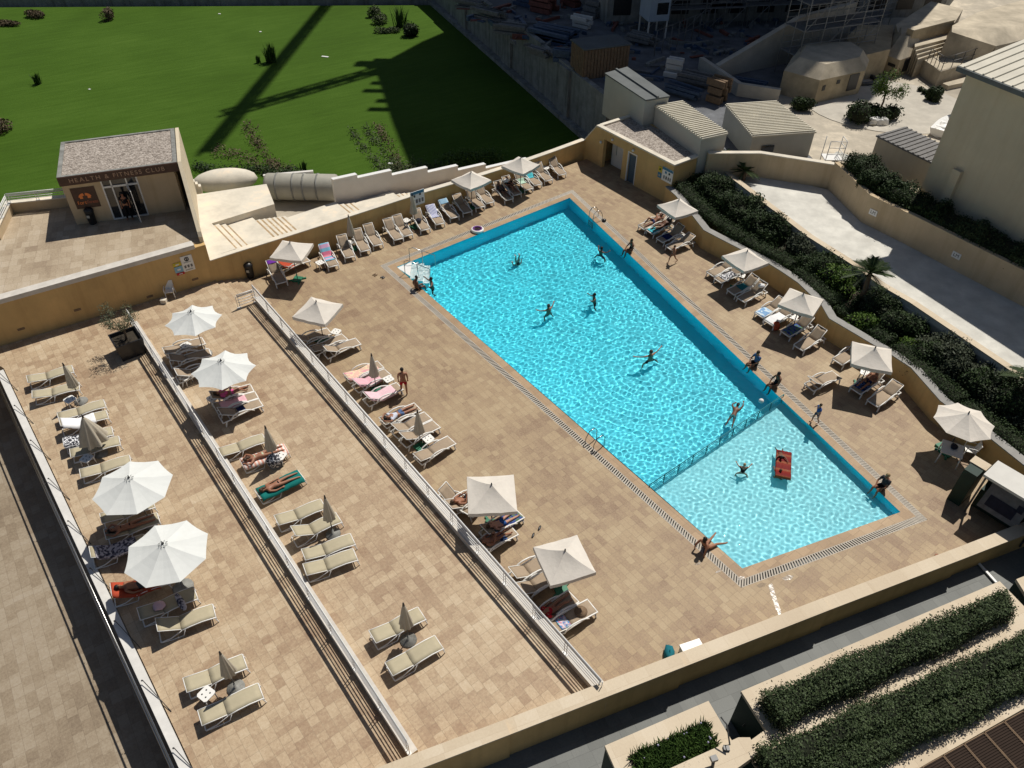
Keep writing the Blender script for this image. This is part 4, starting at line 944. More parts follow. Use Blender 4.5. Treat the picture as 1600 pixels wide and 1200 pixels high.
bs2 = [G(*p, FZ) for p in ((1216, 147), (1271, 163), (1340, 147), (1347, 130), (1322, 112), (1236, 114))]; c2_ = sum(bs2, Vector()) / 6
tp2 = [c2_ + (p - c2_) * .74 for p in bs2]; pb2 = frustum('stone_bunker', 'wide shaded stone pillbox with low door below the scaffold', bs2, FZ - .2, tp2, FZ + 2.8, FZ + 1.9)
def opening(parent, a, b_, f0, f1, z0, z1):
    p, q = a.lerp(b_, f0), a.lerp(b_, f1); d = (q - p).normalized(); n = Vector((d.y, -d.x, 0)) * .04; m = MB(); m.prism([xy(p + n), xy(q + n), xy(q - n), xy(p - n)], z0, z1); m.build('opening', 'black', parent)
opening(pb, bs[1], bs[2], .3, .62, FZ + .3, FZ + 1.4); opening(pb, bs[0], bs[1], .3, .8, FZ + .8, FZ + 1.05); opening(pb, bs[2], bs[3], .2, .5, FZ + .5, FZ + 1.3); opening(pb2, bs2[1], bs2[2], .68, .9, FZ + .5, FZ + 1.8); opening(pb2, bs2[1], bs2[2], .4, .47, FZ + 1.3, FZ + 1.6); opening(pb2, bs2[1], bs2[2], .1, .16, FZ + 1.0, FZ + 1.4)
b = MB(); bs3 = [G(*p, FZ) for p in ((1310, 100), (1338, 128), (1378, 118), (1384, 78), (1330, 78))]; b.prism([xy(p) for p in bs3], FZ - .2, FZ + 2.2)
tag(b.build('fort_wall', 'limestone'), 'shaded curved stone casemate between the two pillboxes', 'wall')
# terrace, steps, walls, mound
tz = FZ + 1.3
b = MB(); tq = [G(*p, tz) for p in ((1442, 92), (1470, 112), (1537, 92), (1500, 66), (1440, 80))]; b.prism([xy(p) for p in tq], FZ - .2, tz); tt = b.build('fort_terrace', 'limestone_top'); tag(tt, 'raised stone terrace with thin railing beside the sunlit pillbox', 'terrace')
b = MB(); q0, q1, q2 = [G(*p, tz) for p in ((1449, 95), (1471, 109), (1532, 91))]
for A_, B_ in ((q0, q1), (q1, q2)):
    for i in range(4): o = A_.lerp(B_, i / 4); b.tube([o, o + Vector((0, 0, 1))], .03, 4)
    for zz in (.5, 1.0): b.tube([A_ + Vector((0, 0, zz)), B_ + Vector((0, 0, zz))], .025, 4)
tag(b.build('fort_railing', 'dark_metal'), 'thin dark railing on the raised stone terrace', 'railing')
b = MB()
for i in range(4):
    zz = tz + .25 * (i + 1); s0 = [G(*p, zz) for p in ((1434 - 1.5 * i, 93 - 6.5 * i), (1489 - i, 74 - 5 * i), (1489 - i, 66 - 5 * i), (1434 - 1.5 * i, 84 - 6.5 * i))]
    b.prism([xy(p) for p in s0], FZ - .2, zz)
tag(b.build('fort_steps', 'limestone_top'), 'broad shallow stone steps rising behind the terrace', 'steps')
wall('fort_wall', 'sunlit stone wall above the broad shallow steps', [xy(G(1420, 70, FZ + 2.2)), xy(G(1484, 53, FZ + 2.2))], FZ, FZ + 3.4, .6, 'limestone', 'limestone_top')
b = MB(); b.prism([xy(G(*p, FZ + 2.7)) for p in ((1403, 50), (1420, 55), (1492, 35), (1505, 14), (1455, 2), (1400, 38))], FZ, FZ + 2.7); tag(b.build('fort_platform', 'limestone_top'), 'flat pale stone platform above the sunlit wall', 'platform')
# mound: long rock glacis
mc = [[(1488, 40), (1525, 20), (1590, 2), (1690, -25)], [(1487, 50), (1540, 48), (1600, 38), (1720, 12)], [(1556, 72), (1575, 68), (1620, 56), (1720, 36)]]
zr = [FZ + 3.2, FZ + 3.4, FZ + 2.6]
b = MB(); b.sheet([[tuple(G(*p, zr[i])) for p in r] for i, r in enumerate(mc)]); rows2 = [[tuple(G(*p, zr[2])) for p in mc[2]], [(G(*p, zr[2]).x, G(*p, zr[2]).y - .4, FZ) for p in mc[2]]]; b.sheet(rows2)
r0 = [[tuple(G(*mc[i][0], zr[i])) for i in range(3)], [(G(*mc[i][0], zr[i]).x - .5, G(*mc[i][0], zr[i]).y, FZ) for i in range(3)]]; b.sheet(r0)
struct(b.build('fort_slope', 'limestone_top'))
# round paved disc, kerb arc, tyre, stone kerb
b = MB(); c = G(1385, 165, FZ); rr_ = 6.5; b.prism([(c.x + rr_ * cos(k * PI / 16), c.y + rr_ * .85 * sin(k * PI / 16)) for k in range(32)], FZ, FZ + .06); struct(b.build('paved_disc', 'concrete_pale'))
b = MB(); c = G(1340, 122, FZ + .2); b.tube([(c.x + 1.5 * cos(k * PI / 10), c.y + 1.3 * sin(k * PI / 10), c.z) for k in range(20)], .16, 6, 0, True); tag(b.build('ring_mount', 'dark_metal'), 'dark round ring mount on the ground between the pillboxes', 'ring')
b = MB(); q = [G(*p, FZ + .4) for p in ((1473, 130), (1482, 134), (1530, 124), (1522, 117))]; b.prism([xy(p) for p in q], FZ - .1, FZ + .4); tag(b.build('stone_slab', 'limestone_top'), 'long low stone slab in front of the raised terrace', 'slab')
b = MB(); q = G(1371, 193, FZ)
for k in range(5): b.ball((rr.uniform(-.6, .6), rr.uniform(-.35, .35), rr.uniform(.15, .4)), (rr.uniform(.25, .45), rr.uniform(.2, .35), rr.uniform(.2, .4)), 0, 8, 6)
b.v = [(x + rr.uniform(-.09, .09), y + rr.uniform(-.09, .09), max(0, z + rr.uniform(-.06, .06))) for x, y, z in b.v]
tag(b.build('white_sack', 'white_paint', None, tuple(q)), 'crumpled white sack below the small tree', 'sack')
b = MB(); q = G(1474, 204, FZ); rows = []; inr = []
for k in range(9):
    f = k / 8; wd_ = .62 * (1 - abs(f - .35) ** 2.2 * 2.2) if f > .35 else .62; wd_ = max(.03, wd_); y = -1.7 + 3.4 * f; rows.append([(-wd_, y, .62 + .15 * f), (-wd_ * .75, y, .2), (0, y, .05 + .12 * f * f), (wd_ * .75, y, .2), (wd_, y, .62 + .15 * f)])
b.sheet(rows, 0, .05); b.add(rows[0], [(0, 1, 2, 3, 4)]); b.box((0, -.5, .45), (1.0, .25, .04)); b.box((0, .4, .48), (.9, .25, .04)); o = b.build('dinghy', 'white_paint', None, tuple(q), radians(-40)); tag(o, 'small white dinghy lying beside the tall beige building', 'boat')
# ================================================================= PLANTER TERRACE AT THE BOTTOM
PZ = 1.7
def planter(name, label, top, z1=PZ, z0=-.4, m='cream_stone', shaded_side_m='dark_green'):
    t = thing(name, label, 'planter'); P = [G(*p, z1) for p in top]; b = MB(); c = sum(P, Vector()) / len(P); Q = [c + (p - c) * .985 for p in P]
    b.prism([xy(p) for p in Q], z0, z1 - .14); b.build('side', shaded_side_m, t); b = MB(); b.prism([xy(p) for p in P], z1 - .14, z1); b.build('rim', m, t); return t, P  # sides near black: the shade on them is put into the colour
tA, PA = planter('stone_planter', 'cream stone planter with grassy flowering bed at the bottom edge', [(945, 1165), (1107, 1095), (1156, 1178), (1110, 1290), (1000, 1290)])
tB, PB = planter('stone_planter', 'large cream stone planter with clipped hedges in the lower right corner', [(1158, 1080), (1562, 908), (1700, 1050), (1260, 1300), (1190, 1210), (1160, 1166), (1196, 1140)])
tC, PC_ = planter('stone_planter', 'small cream stone planter cut by the right edge of the photo', [(1588, 905), (1680, 868), (1720, 920), (1622, 960)])
b = MB(); bp = [G(*p, PZ + .004) for p in ((980, 1182), (1101, 1127), (1124, 1168), (1090, 1230), (1010, 1240))]; b.add([tuple(p) for p in bp], [tuple(range(5))]); b.build('soil', 'soil', tA)
b = MB(); ws = [G(*p, PZ) for p in ((1040, 1210), (1150, 1160), (1168, 1160), (1180, 1185), (1090, 1250))]; b.prism([xy(p) for p in ws], PZ + .004, PZ + .35)
tag(b.build('planter_wall', 'cream_stone'), 'raised cream stone ledge between the two planters', 'wall')
b = MB(); q = G(1131, 1165, PZ + .35); b.tube([q, q + Vector((.1, -.1, .3)), q + Vector((0, .3, .75)), q + Vector((-.15, .5, .8))], .025, 5); b.box(q + Vector((.05, -.1, .04)), (.18, .14, .08)); tag(b.build('spotlight', 'dark_metal'), 'thin bent black lamp arm on the raised ledge', 'lamp')
b = MB(); q = G(1113, 1200, PZ + .35); b.tube([q, q + Vector((0, .1, .3))], .05, 6); b.box(q + Vector((0, .12, .36)), (.2, .16, .12), .3); tag(b.build('spotlight', 'dark_metal'), 'stubby black spotlight on the raised ledge', 'lamp')
# ladder leaning in the dark gap
b = MB(); p, q = G(1160, 1135, .4), G(1185, 1112, 1.2)
for s in (0, .45): b.tube([p + Vector((s * .6, -s, 0)), q + Vector((s * .6, -s, 0))], .025, 5)
for i in range(4): o = p.lerp(q, .15 + i * .23); b.tube([o, o + Vector((.27, -.45, 0))], .02, 5)
tag(b.build('ladder', 'dark_metal'), 'dark ladder leaning on the shaded side of the large planter', 'ladder')
b = MB(); p, q = G(1528, 880, -.25), G(1556, 911, -.25); d = q - p; b.box((p + q) / 2 + Vector((0, 0, .03)), (d.length, .1, .06), atan2(d.y, d.x)); tag(b.build('path_strip', 'white_paint'), 'thin white strip across the slate path', 'strip')
# dark slatted panels in the corner
pn = [G(*p, PZ + .05) for p in ((1400, 1215), (1620, 1093))]; e1_ = (pn[1] - pn[0]).normalized(); e2_ = Vector((e1_.y, -e1_.x, 0))
for r_ in range(2):
    for k in range(8):
        t = thing('slatted_panel', 'dark brown slatted panel in the lower right corner', 'panel', tuple(pn[0] + e1_ * (k * .86 + .04) + e2_ * (r_ * 1.5 + .1)), atan2(e1_.y, e1_.x), 'slatted panels in the corner'); b = MB(); b.box((.41, -.72, .03), (.80, 1.44, .04)); b.build('backing', 'solar', t); b = MB()
        for i in range(20): b.box((.41, -.03 - i * .072, .065), (.78, .034, .03))
        b.build('slat', 'solar', t); b = MB()
        for y in (-.005, -1.435): b.box((.41, y, .07), (.82, .025, .05))
        for x in (0.0, .82): b.box((x, -.72, .07), (.025, 1.405, .05))
        b.build('frame', 'wood', t)
# ================================================================= SNACK KIOSK
kz = 2.35; ka, kb, kc, kd_ = G(1537, 741, kz), G(1559, 719, kz), G(1690, 795, kz), G(1690, 833, kz)
kk = thing('snack_kiosk', 'dark green snack kiosk with white awning roof beside the lowest parapet', 'kiosk')
kv = (kd_ - ka).normalized(); kn = Vector((-kv.y, kv.x, 0))
if kn.dot(kb - ka) < 0: kn = -kn
kw = (kb - ka).dot(kn); KL = 5.5
def kp(s, o): q = ka + kv * s + kn * o; return (q.x, q.y)
b = MB(); b.prism([kp(0, 0), kp(KL, 0), kp(KL, kw), kp(0, kw)], kz - .12, kz); b.build('roof', mat('awning_sheet', (.60, .58, .53), .6, .1, 1.5), kk)
b = MB(); b.prism([kp(.1, .7), kp(KL, .7), kp(KL, kw + .5), kp(.1, kw + .5)], 0, 1.05); b.prism([kp(.1, kw - .1), kp(KL, kw - .1), kp(KL, kw + .05), kp(.1, kw + .05)], 1.05, kz - .12); b.build('counter', 'dark_green', kk)
for s in (.08, 2.4, 4.4): b = MB(); b.prism([kp(s, .1), kp(s + .07, .1), kp(s + .07, .17), kp(s, .17)], 0, kz - .12); b.build('post', 'dark_metal', kk)
b = MB(); R_ = Matrix.Rotation(atan2(kv.y, kv.x), 3, 'Z') @ Matrix.Rotation(radians(62), 3, 'X'); q = Vector((*kp(1.15, .42), 1.15)); b.box(q, (1.6, 1.15, .05), 0, 0, R_); mb_ = b.build('menu_board', 'timber_grey', kk)
b = MB(); b.box(q + R_ @ Vector((-.05, -.12, .03)), (1.1, .5, .03), 0, 0, R_); b.box(q + R_ @ Vector((.55, .2, .03)), (.25, .3, .03), 0, 0, R_); b.build('picture', 'cloth_dark', mb_)
b = MB(); b.box((*kp(-.45, .75), .95), (.55, 1.1, 1.9), atan2(kv.y, kv.x)); o = b.build('green_cabinet', 'dark_green'); tag(o, 'dark green cabinet standing left of the snack kiosk', 'cabinet'); b = MB(); b.box((*kp(-.45, 1.0), 1.93), (.7, .5, .05), atan2(kv.y, kv.x)); b.build('top', 'cream_stone', o)
# ================================================================= VEGETATION
M['core'] = mat('dark_light_block', (.014, .018, .008), .95, .3, 3)  # solid dark filling added inside hedges and bushes to block light
rv = random.Random(3)
def bil(Q, s, t): return Q[0].lerp(Q[1], s).lerp(Q[3].lerp(Q[2], s), t)
def hedge(label, Q, z0, z1, n, m='leaf_hedge', size=(.07, .13), lump=.1, name='hedge', group=None, core=True, ragged=.08):
    """clipped hedge over quad Q (a,b along, then back); leaves over top and sides of an added dark core that blocks light"""
    Q = [Vector((q[0], q[1], 0)) for q in Q]; ph = rv.uniform(0, 9)
    t = thing(name, label, 'hedge', (0, 0, 0), 0, group)
    c = sum(Q, Vector()) / 4; L = (Q[0] - Q[1]).length; Wd = (Q[0] - Q[3]).length; H = z1 - z0
    def topz(s, t_): x = s * L; return z1 + lump * (.6 * sin(x * 2.1 + ph) + .4 * sin(x * 5.3 + ph * 2 + t_ * 3)) - lump * .6
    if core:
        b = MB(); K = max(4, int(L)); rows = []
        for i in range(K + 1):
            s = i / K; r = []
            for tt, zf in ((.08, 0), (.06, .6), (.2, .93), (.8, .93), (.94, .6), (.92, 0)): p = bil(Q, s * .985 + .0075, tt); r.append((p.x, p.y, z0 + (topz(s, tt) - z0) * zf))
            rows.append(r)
        b.sheet(rows); b.add(rows[0], [tuple(range(6))]); b.add(rows[-1], [tuple(range(6))[::-1]]); b.build('light_block', 'core', t)
    aT, aS, aE = L * Wd, L * H, Wd * H; tot = aT + 2 * aS + 2 * aE
    def smp():
        k = rv.random() * tot; s, tt = rv.random(), rv.random(); j = rv.gauss(0, ragged)
        if k < aT: p = bil(Q, s, tt); return (p.x, p.y, topz(s, tt) + j), (0, 0, 1)
        k -= aT
        if k < 2 * aS:
            e = 0 if k < aS else 1; p = bil(Q, s, e); n_ = (Q[3] - Q[0]).normalized() * (1 if e else -1); bul = .07 * sin(s * L * 1.7 + ph)
            return (p.x + n_.x * (j + bul), p.y + n_.y * (j + bul), z0 + tt * (topz(s, e) - z0)), n_
        e = 0 if k - 2 * aS < aE else 1; p = bil(Q, e, s); n_ = (Q[1] - Q[0]).normalized() * (1 if e else -1); return (p.x + n_.x * j, p.y + n_.y * j, z0 + tt * (topz(e, s) - z0)), n_
    b = MB(); leaves(b, n, smp, size); b.build('leaves', m, t); return t
def bush(label, p, r, n, m='leaf_bush', size=(.08, .16), name='shrub', cat='shrub', group=None, core=True, lobes=7):
    """lobed shrub: leaf shells round several off-centre lobes"""
    p = Vector(p); t = thing(name, label, cat, tuple(p), 0, group); LB_ = []
    for i in range(lobes):
        a = rv.uniform(0, 2 * PI); d = rv.uniform(.2, .62) if i else 0; LB_.append((Vector((cos(a) * r[0] * d, sin(a) * r[1] * d, r[2] * rv.uniform(.35, .75))), rv.uniform(.42, .62)))
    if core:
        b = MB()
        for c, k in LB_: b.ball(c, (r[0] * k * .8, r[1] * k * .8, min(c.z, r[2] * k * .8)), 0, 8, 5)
        b.build('light_block', 'core', t)  # added dark balls inside the lobes, so no light passes through
    def smp():
        c, k = rv.choice(LB_); d = Vector((rv.gauss(0, 1), rv.gauss(0, 1), rv.gauss(0, 1) + .35)).normalized(); q = c + Vector((d.x * r[0] * k, d.y * r[1] * k, d.z * r[2] * k * 1.05)) * rv.uniform(.82, 1.12)
        return (q.x, q.y, max(.03, q.z)), d
    b = MB(); leaves(b, n, smp, size); b.build('leaves', m, t); return t
def tuft(label, p, h, n, m='leaf_grass', name='grass_tuft', cat='plant', group=None, spread=.5, wd=.03):
    t = MB()
    for i in range(n):
        a = rv.uniform(0, 2 * PI); L = h * rv.uniform(.6, 1.1); s = rv.uniform(.05, spread); b0 = Vector((rv.gauss(0, .1 * h), rv.gauss(0, .1 * h), 0)); tip = b0 + Vector((cos(a) * L * s, sin(a) * L * s, L * (1 - s * .4))); mid = b0.lerp(tip, .5) + Vector((0, 0, L * .12)); sd_ = Vector((-sin(a), cos(a), 0)) * wd
        t.add([b0 - sd_, b0 + sd_, mid + sd_ * .8, mid - sd_ * .8, tip], [(0, 1, 2, 3), (3, 2, 4)])
    o = t.build(name, m, None, tuple(p)); return tag(o, label, cat, group)
def palm(label, p, trunk, fr, n=22, m='leaf_palm'):
    t = thing('palm', label, 'palm tree', tuple(p)); b = MB(); b.tube([(0, 0, 0), (.05, .03, trunk * .5), (0, .05, trunk)], .16, 8, 0, False, .12); b.build('trunk', 'bark', t); b = MB()
    for i in range(n):
        a = 2 * PI * i / n * 2.4 + rv.uniform(-.2, .2); el = rv.uniform(-.1, 1.15); L = fr * rv.uniform(.8, 1.1); d = Vector((cos(a) * cos(el), sin(a) * cos(el), sin(el))); sdv_ = Vector((-sin(a), cos(a), 0)); base = Vector((0, .05, trunk)); K = 6; spine = [base + d * (L * k / K) + Vector((0, 0, -.35 * L * (k / K) ** 2)) for k in range(K + 1)]
        b.tube(spine, .018, 4)
        for k in range(2, K + 1):
            for j in range(3):
                f = (k - 1 + j / 3) / K; q = spine[k - 1].lerp(spine[k], j / 3); lw = L * .38 * (1 - abs(f - .55) * 1.1)
                for s in (-1, 1):
                    tip = q + sdv_ * s * lw * .8 + d * lw * .7 + Vector((0, 0, -.1 * lw)); w2 = d * .035; b.add([q - w2, q + w2, tip], [(0, 1, 2)])
    b.build('crown', m, t); return t
# hedges in the lower right planter
def HQ(a, b_, c, d, z): return [G(*p, z) for p in (a, b_, c, d)]
hz = PZ + .75
hedge('clipped dark green hedge beside the slate path in the large planter', HQ((1195, 1082), (1574, 918), (1590, 950), (1222, 1122), hz), PZ, hz, 26000, size=(.05, .10), lump=.09)
hedge('rear row of the wide double hedge next to the dark panels', HQ((1185, 1172), (1620, 980), (1640, 1012), (1212, 1212), hz), PZ, hz + .05, 27000, size=(.05, .10), lump=.14, group='double hedge')
hedge('front row of the wide double hedge next to the dark panels', HQ((1212, 1214), (1640, 1014), (1660, 1042), (1240, 1250), hz), PZ, hz - .05, 26000, size=(.05, .10), lump=.14, group='double hedge')
bed = [G(*p, PZ) for p in ((985, 1184), (1100, 1131), (1122, 1168), (1008, 1236))]
b = MB()
for i in range(2600):
    q = bil(bed, rv.random(), rv.random()); a = rv.uniform(0, 2 * PI); L = rv.uniform(.25, .5); s = rv.uniform(.1, .7); tip = q + Vector((cos(a) * L * s, sin(a) * L * s, L * .8)); w2 = Vector((-sin(a), cos(a), 0)) * .014; b.add([q - w2, q + w2, q.lerp(tip, .6) + w2 + Vector((0, 0, .04)), q.lerp(tip, .6) - w2 + Vector((0, 0, .04)), tip], [(0, 1, 2, 3), (3, 2, 4)])
o = b.build('bed_grass', 'leaf_grass'); o['kind'] = 'stuff'; tag(o, 'strappy green leaves filling the flower bed', 'ground cover')
b = MB()
for i in range(14): q = bil(bed, rv.random(), rv.random() ** .6); b.ball(q + Vector((0, 0, rv.uniform(.35, .55))), rv.uniform(.018, .04), 0, 6, 4)
o = b.build('bed_flowers', 'flower'); o['kind'] = 'stuff'; tag(o, 'small pale lilac flower heads in the grassy bed', 'ground cover')
# bed behind the curving wall: clipped hedge sections then shrubs
def seg(P, t0, t1, o0, o1, k=1):
    P2 = offset_line(P, 0); a, c = Vector(polyat(P2, t0)), Vector(polyat(P2, t1)); d = (c - a).normalized(); n = Vector((-d.y, d.x)); return [a + n * o0, c + n * o0, c + n * o1, a + n * o1]
hl = ['far end beside the changing block', 'stretch behind the farthest right umbrella', 'stretch behind the second right umbrella', 'stretch above the bend of the planter wall', 'stretch behind the fourth right umbrella', 'stretch above the table and chair', 'near end above the snack kiosk']
tt_ = [.0, .15, .27, .40, .53, .66, .82, 1.]
for i in range(7):
    if i in (3, 4): pass
    hedge('low clipped hedge on the planter wall, ' + hl[i], seg(inner, tt_[i] + .005, tt_[i + 1] - .005, .1, 1.0), .6, 1.6 if i < 3 else 1.42, 6500, 'leaf_bush', (.055, .11), .08, group='low hedges along the planter wall')
bl = [(((1125, 262), 1.0), (1.0, .9, 1.2), 'dense dark bush at the corner of the changing block', 'leaf_bush'), (((1132, 300), .9), (.9, .8, 1.0), 'dark bush left of the small fan palm', 'leaf_bush'), (((1170, 334), .9), (1.2, 1.0, 1.4), 'large dark bush below the sunlit top of the driveway', 'leaf_bush'), (((1210, 366), .9), (1.1, 1., 1.3), 'dark bush in the middle of the shrub bed', 'leaf_bush'), (((1248, 398), .9), (1.0, .9, 1.1), 'dark ragged bush next to the driveway wall end', 'leaf_grey'),
      (((1303, 452), .9), (1.15, 1.05, 1.25), 'bright green rounded bush behind the third umbrella', 'leaf_lime'), (((1283, 420), .9), (.7, .7, .8), 'small dark bush left of the bright green bush', 'leaf_bush'), (((1368, 492), .9), (1.0, .9, 1.1), 'greyish bush below the leaning palm', 'leaf_grey'), (((1350, 512), .9), (1.1, .8, 1.0), 'mid green bush on the planter wall beside the fourth umbrella', 'leaf_lime'), (((1402, 520), .9), (1.1, .9, 1.2), 'green bush right of the greyish bush', 'leaf_bush'), (((1420, 545), .9), (.8, .6, .7), 'low bright bush on the sunlit end of coping', 'leaf_lime'),
      (((1450, 560), .9), (1.0, .9, 1.0), 'bush where the planter wall turns', 'leaf_bush'), (((1495, 580), .9), (1.1, 1., 1.1), 'grey green bush between planter wall and lower driveway', 'leaf_grey'), (((1530, 610), .9), (1.1, 1., 1.2), 'dark bush behind the hexagonal umbrella', 'leaf_bush'), (((1570, 640), .9), (1.1, 1., 1.2), 'dark bush right of the hexagonal umbrella', 'leaf_bush'), (((1590, 605), .9), (1., 1., 1.), 'dark bush at the right edge under the corner palm', 'leaf_bush')]
for (pp, zz), r, lab, m in bl: bush(lab, G(*pp, zz) - Vector((0, 0, .3)), r, int(2600 * r[0] * r[1]), m, (.09, .18))
palm('small fan palm at the far end of the shrub bed', G(1158, 292, .9), 1.1, 1.0)
palm('leaning palm with ragged crown overlapping the driveway wall', G(1341, 478, .8), 2.1, 1.25, 26)
palm('palm at the right edge above the shrub bed', G(1588, 632, .9), 1.6, 1.2, 24)
for i, (px, lab) in enumerate((((1196, 352), 'agave rosette among the dark bushes nearest the palm'), ((1262, 412), 'agave rosette beside the driveway wall'), ((1545, 585), 'spiky rosette below the lower driveway wall'))): tuft(lab, G(*px, .9), .9, 34, 'leaf_grey', 'agave', 'plant', None, .8, .05)
# shrub belt against the driveway wall
for i, (t0, t1, lab, h, o1, m) in enumerate(((.07, .17, 'tall ragged shrub belt beside the small fan palm', 1.95, 2.5, 'leaf_bush'), (.17, .27, 'tall ragged shrub belt above the second farthest umbrella', 1.9, 2.4, 'leaf_bush'), (.27, .37, 'tall ragged shrub belt ending where the driveway wall shows', 1.85, 2.2, 'leaf_bush'), (.44, .56, 'shrub belt left of the leaning palm foot', 1.7, 1.9, 'leaf_bush'), (.60, .72, 'shrub belt below the long sunlit drive wall', 1.6, 1.7, 'leaf_bush'), (.74, .98, 'shrub belt at the near end of the bed', 1.7, 2.0, 'leaf_grey'))):
    a_, c_ = Vector(polyat(iw, t0)), Vector(polyat(iw, t1)); dd_2 = (c_ - a_).normalized(); nn_2 = Vector((dd_2.y, -dd_2.x)); w0 = .9 if i < 3 else .1; hedge(lab, [a_ + nn_2 * w0, c_ + nn_2 * w0, c_ + nn_2 * o1, a_ + nn_2 * o1], .8, h, 9500, m, (.08, .17), .45, group='shrub belt in the planting bed', ragged=.17)
# hedge behind the ochre driveway wall
for i, (t0, t1, lab, m, h) in enumerate(((.03, .20, 'leafy sunlit hedge above the first white sign', 'leaf_bush', 4.0), (.20, .42, 'dark hedge above the second white sign', 'leaf_bush', 3.9), (.42, .66, 'shaded hedge in front of the tall beige building', 'leaf_hedge', 3.7), (.66, .98, 'shaded hedge at the right edge above the driveway wall', 'leaf_hedge', 3.7))):
    hedge(lab, seg(hb, t0, t1, .05, 1.7), 2.8, h, 9000, m, (.08, .16), .25, group='hedge above the driveway wall', ragged=.12)
for px, r, lab in (((1354, 292), (.8, .7, 1.0), 'rounded bush at the corner of the driveway wall'), ((1394, 308), (.9, .8, 1.2), 'tall leafy bush with bright leaves above the driveway wall')): bush(lab, G(*px, 3.0) - Vector((0, 0, .2)), r, 3000, 'leaf_bush', (.1, .2))
# olive in the black planter box
op = G(205, 549, TZ); pl_ = thing('planter_box', 'big black square planter box at the head of the middle railing', 'planter', tuple(op), -UA)
b = MB(); s0, s1, hh = .58, .66, .95
ring4 = lambda k, z: [(-k, -k, z), (k, -k, z), (k, k, z), (-k, k, z)]
vv = ring4(s0, 0) + ring4(s1, hh) + ring4(s1 - .07, hh) + ring4(s1 - .1, hh - .2)
ff = [(i, (i + 1) % 4, 4 + (i + 1) % 4, 4 + i) for i in range(4)] + [(4 + i, 4 + (i + 1) % 4, 8 + (i + 1) % 4, 8 + i) for i in range(4)] + [(8 + i, 8 + (i + 1) % 4, 12 + (i + 1) % 4, 12 + i) for i in range(4)] + [(3, 2, 1, 0)]
b.add(vv, ff); b.build('box', 'black', pl_); b = MB(); b.add(ring4(s1 - .1, hh - .19), [(0, 1, 2, 3)]); b.build('soil', 'soil', pl_)
ol = thing('olive_tree', 'young olive tree with thin silvery foliage in the black planter box', 'tree', (op.x, op.y, TZ + .77)); b = MB(); lob = []
b.tube([(0, 0, 0), (.05, .02, .35), (0, .08, .7)], .06, 7, 0, False, .045)
for i in range(11):
    a = rv.uniform(0, 2 * PI); L = rv.uniform(.5, 1.1); e = Vector((cos(a) * L * .85, sin(a) * L * .8 + .1, .75 + L * .75)); b.tube([(0, .08, rv.uniform(.3, .7)), tuple(e * .55 + Vector((0, 0, .1))), tuple(e)], .022, 5, 0, False, .008); lob += [(e, .34), (e * .7 + Vector((0, 0, .12)), .28)]
b.build('trunk', 'bark', ol)
def smp():
    c, k = rv.choice(lob); d = Vector((rv.gauss(0, 1), rv.gauss(0, 1), rv.gauss(0, 1))).normalized(); return c + d * k * rv.random() ** .5, d
b = MB(); leaves(b, 1900, smp, (.06, .13), 0, .2, .3); b.build('crown', 'leaf_olive', ol)
# lawn plants
for px, h, n, lab in (((424, 97), 1.9, 160, 'large dark grass clump in the middle of the lawn'), ((404, 98), .8, 60, 'small grass clump left of the large dark clump'), ((60, 131), 1.1, 70, 'lone dark tuft on the left of the lawn'), ((625, 42), 2.4, 90, 'tall thin bush near the far end of the lawn'), ((476, 268), .9, 60, 'small tuft near the grey tank')): tuft(lab, G(*px, LZ), h, n, 'leaf_grass', wd=.05)
for px, r, m, lab in (((582, 26), (1.1, .9, .9), 'leaf_weed', 'grey green lawn shrub at the top of the short row'), ((593, 37), (1.1, .8, .8), 'leaf_weed', 'grey green lawn shrub in the middle of the short row'), ((605, 51), (1.3, .7, .5), 'leaf_weed', 'flat grey green lawn shrub at the bottom of the short row'), ((643, 56), (1.0, .9, 1.2), 'leaf_bush', 'dark lawn shrub at the edge of the tower shadow'), ((60, 27), (1.4, .9, .6), 'leaf_dry', 'dry brown brush heap by the far lawn wall'), ((10, 40), (1.8, .9, .4), 'leaf_dry', 'dry weeds at the far left of the lawn'), ((172, 30), (.8, 1.2, 1.0), 'leaf_dry', 'dry upright weed by the far lawn wall'), ((-4, 205), (1.2, 1.8, .9), 'leaf_dry', 'reddish dry bush at the left edge of the lawn')):
    bush(lab, G(*px, LZ), r, int(900 * r[0] * r[1]), m, (.12, .26), core=m == 'leaf_bush')
def weedrow(px, n, lab, m='leaf_weed', hgt=.5, wdt=.22):
    b = MB(); P = [G(*p, LZ) for p in px]
    for i in range(n):
        f = rv.random() * (len(P) - 1); k = min(int(f), len(P) - 2); q = P[k].lerp(P[k + 1], f - k) + Vector((rv.gauss(0, wdt), rv.gauss(0, wdt), 0)); h = rv.uniform(.3, 1.) * hgt
        for j in range(9): leaves(b, 1, lambda: (q + Vector((rv.gauss(0, .16), rv.gauss(0, .16), rv.random() * h)), (0, 0, 1)), (.1, .22))
    tag(b.build('weed_row', m), lab, 'weeds', None, 'stuff')
weedrow([(385, 195), (405, 230), (430, 262)], 90, 'dry brown weed row right of the long diagonal shadow', 'leaf_dry', .6)
weedrow([(548, 205), (575, 240), (605, 275)], 60, 'leftmost dry weed row of the three on the lawn')
weedrow([(568, 198), (590, 225), (615, 262)], 55, 'middle dry weed row of the three on the lawn')
weedrow([(587, 194), (606, 222), (628, 268)], 75, 'right dry weed row of the three on the lawn', 'leaf_dry', .6)
weedrow([(305, 262), (345, 272), (400, 268), (440, 276), (468, 272)], 300, 'dark weedy strip behind the vault roof', 'leaf_bush', .8)
weedrow([(335, 235), (375, 245), (415, 262), (450, 270)], 110, 'brown weedy patch between lawn and vault roof', 'leaf_dry', .6, .5)
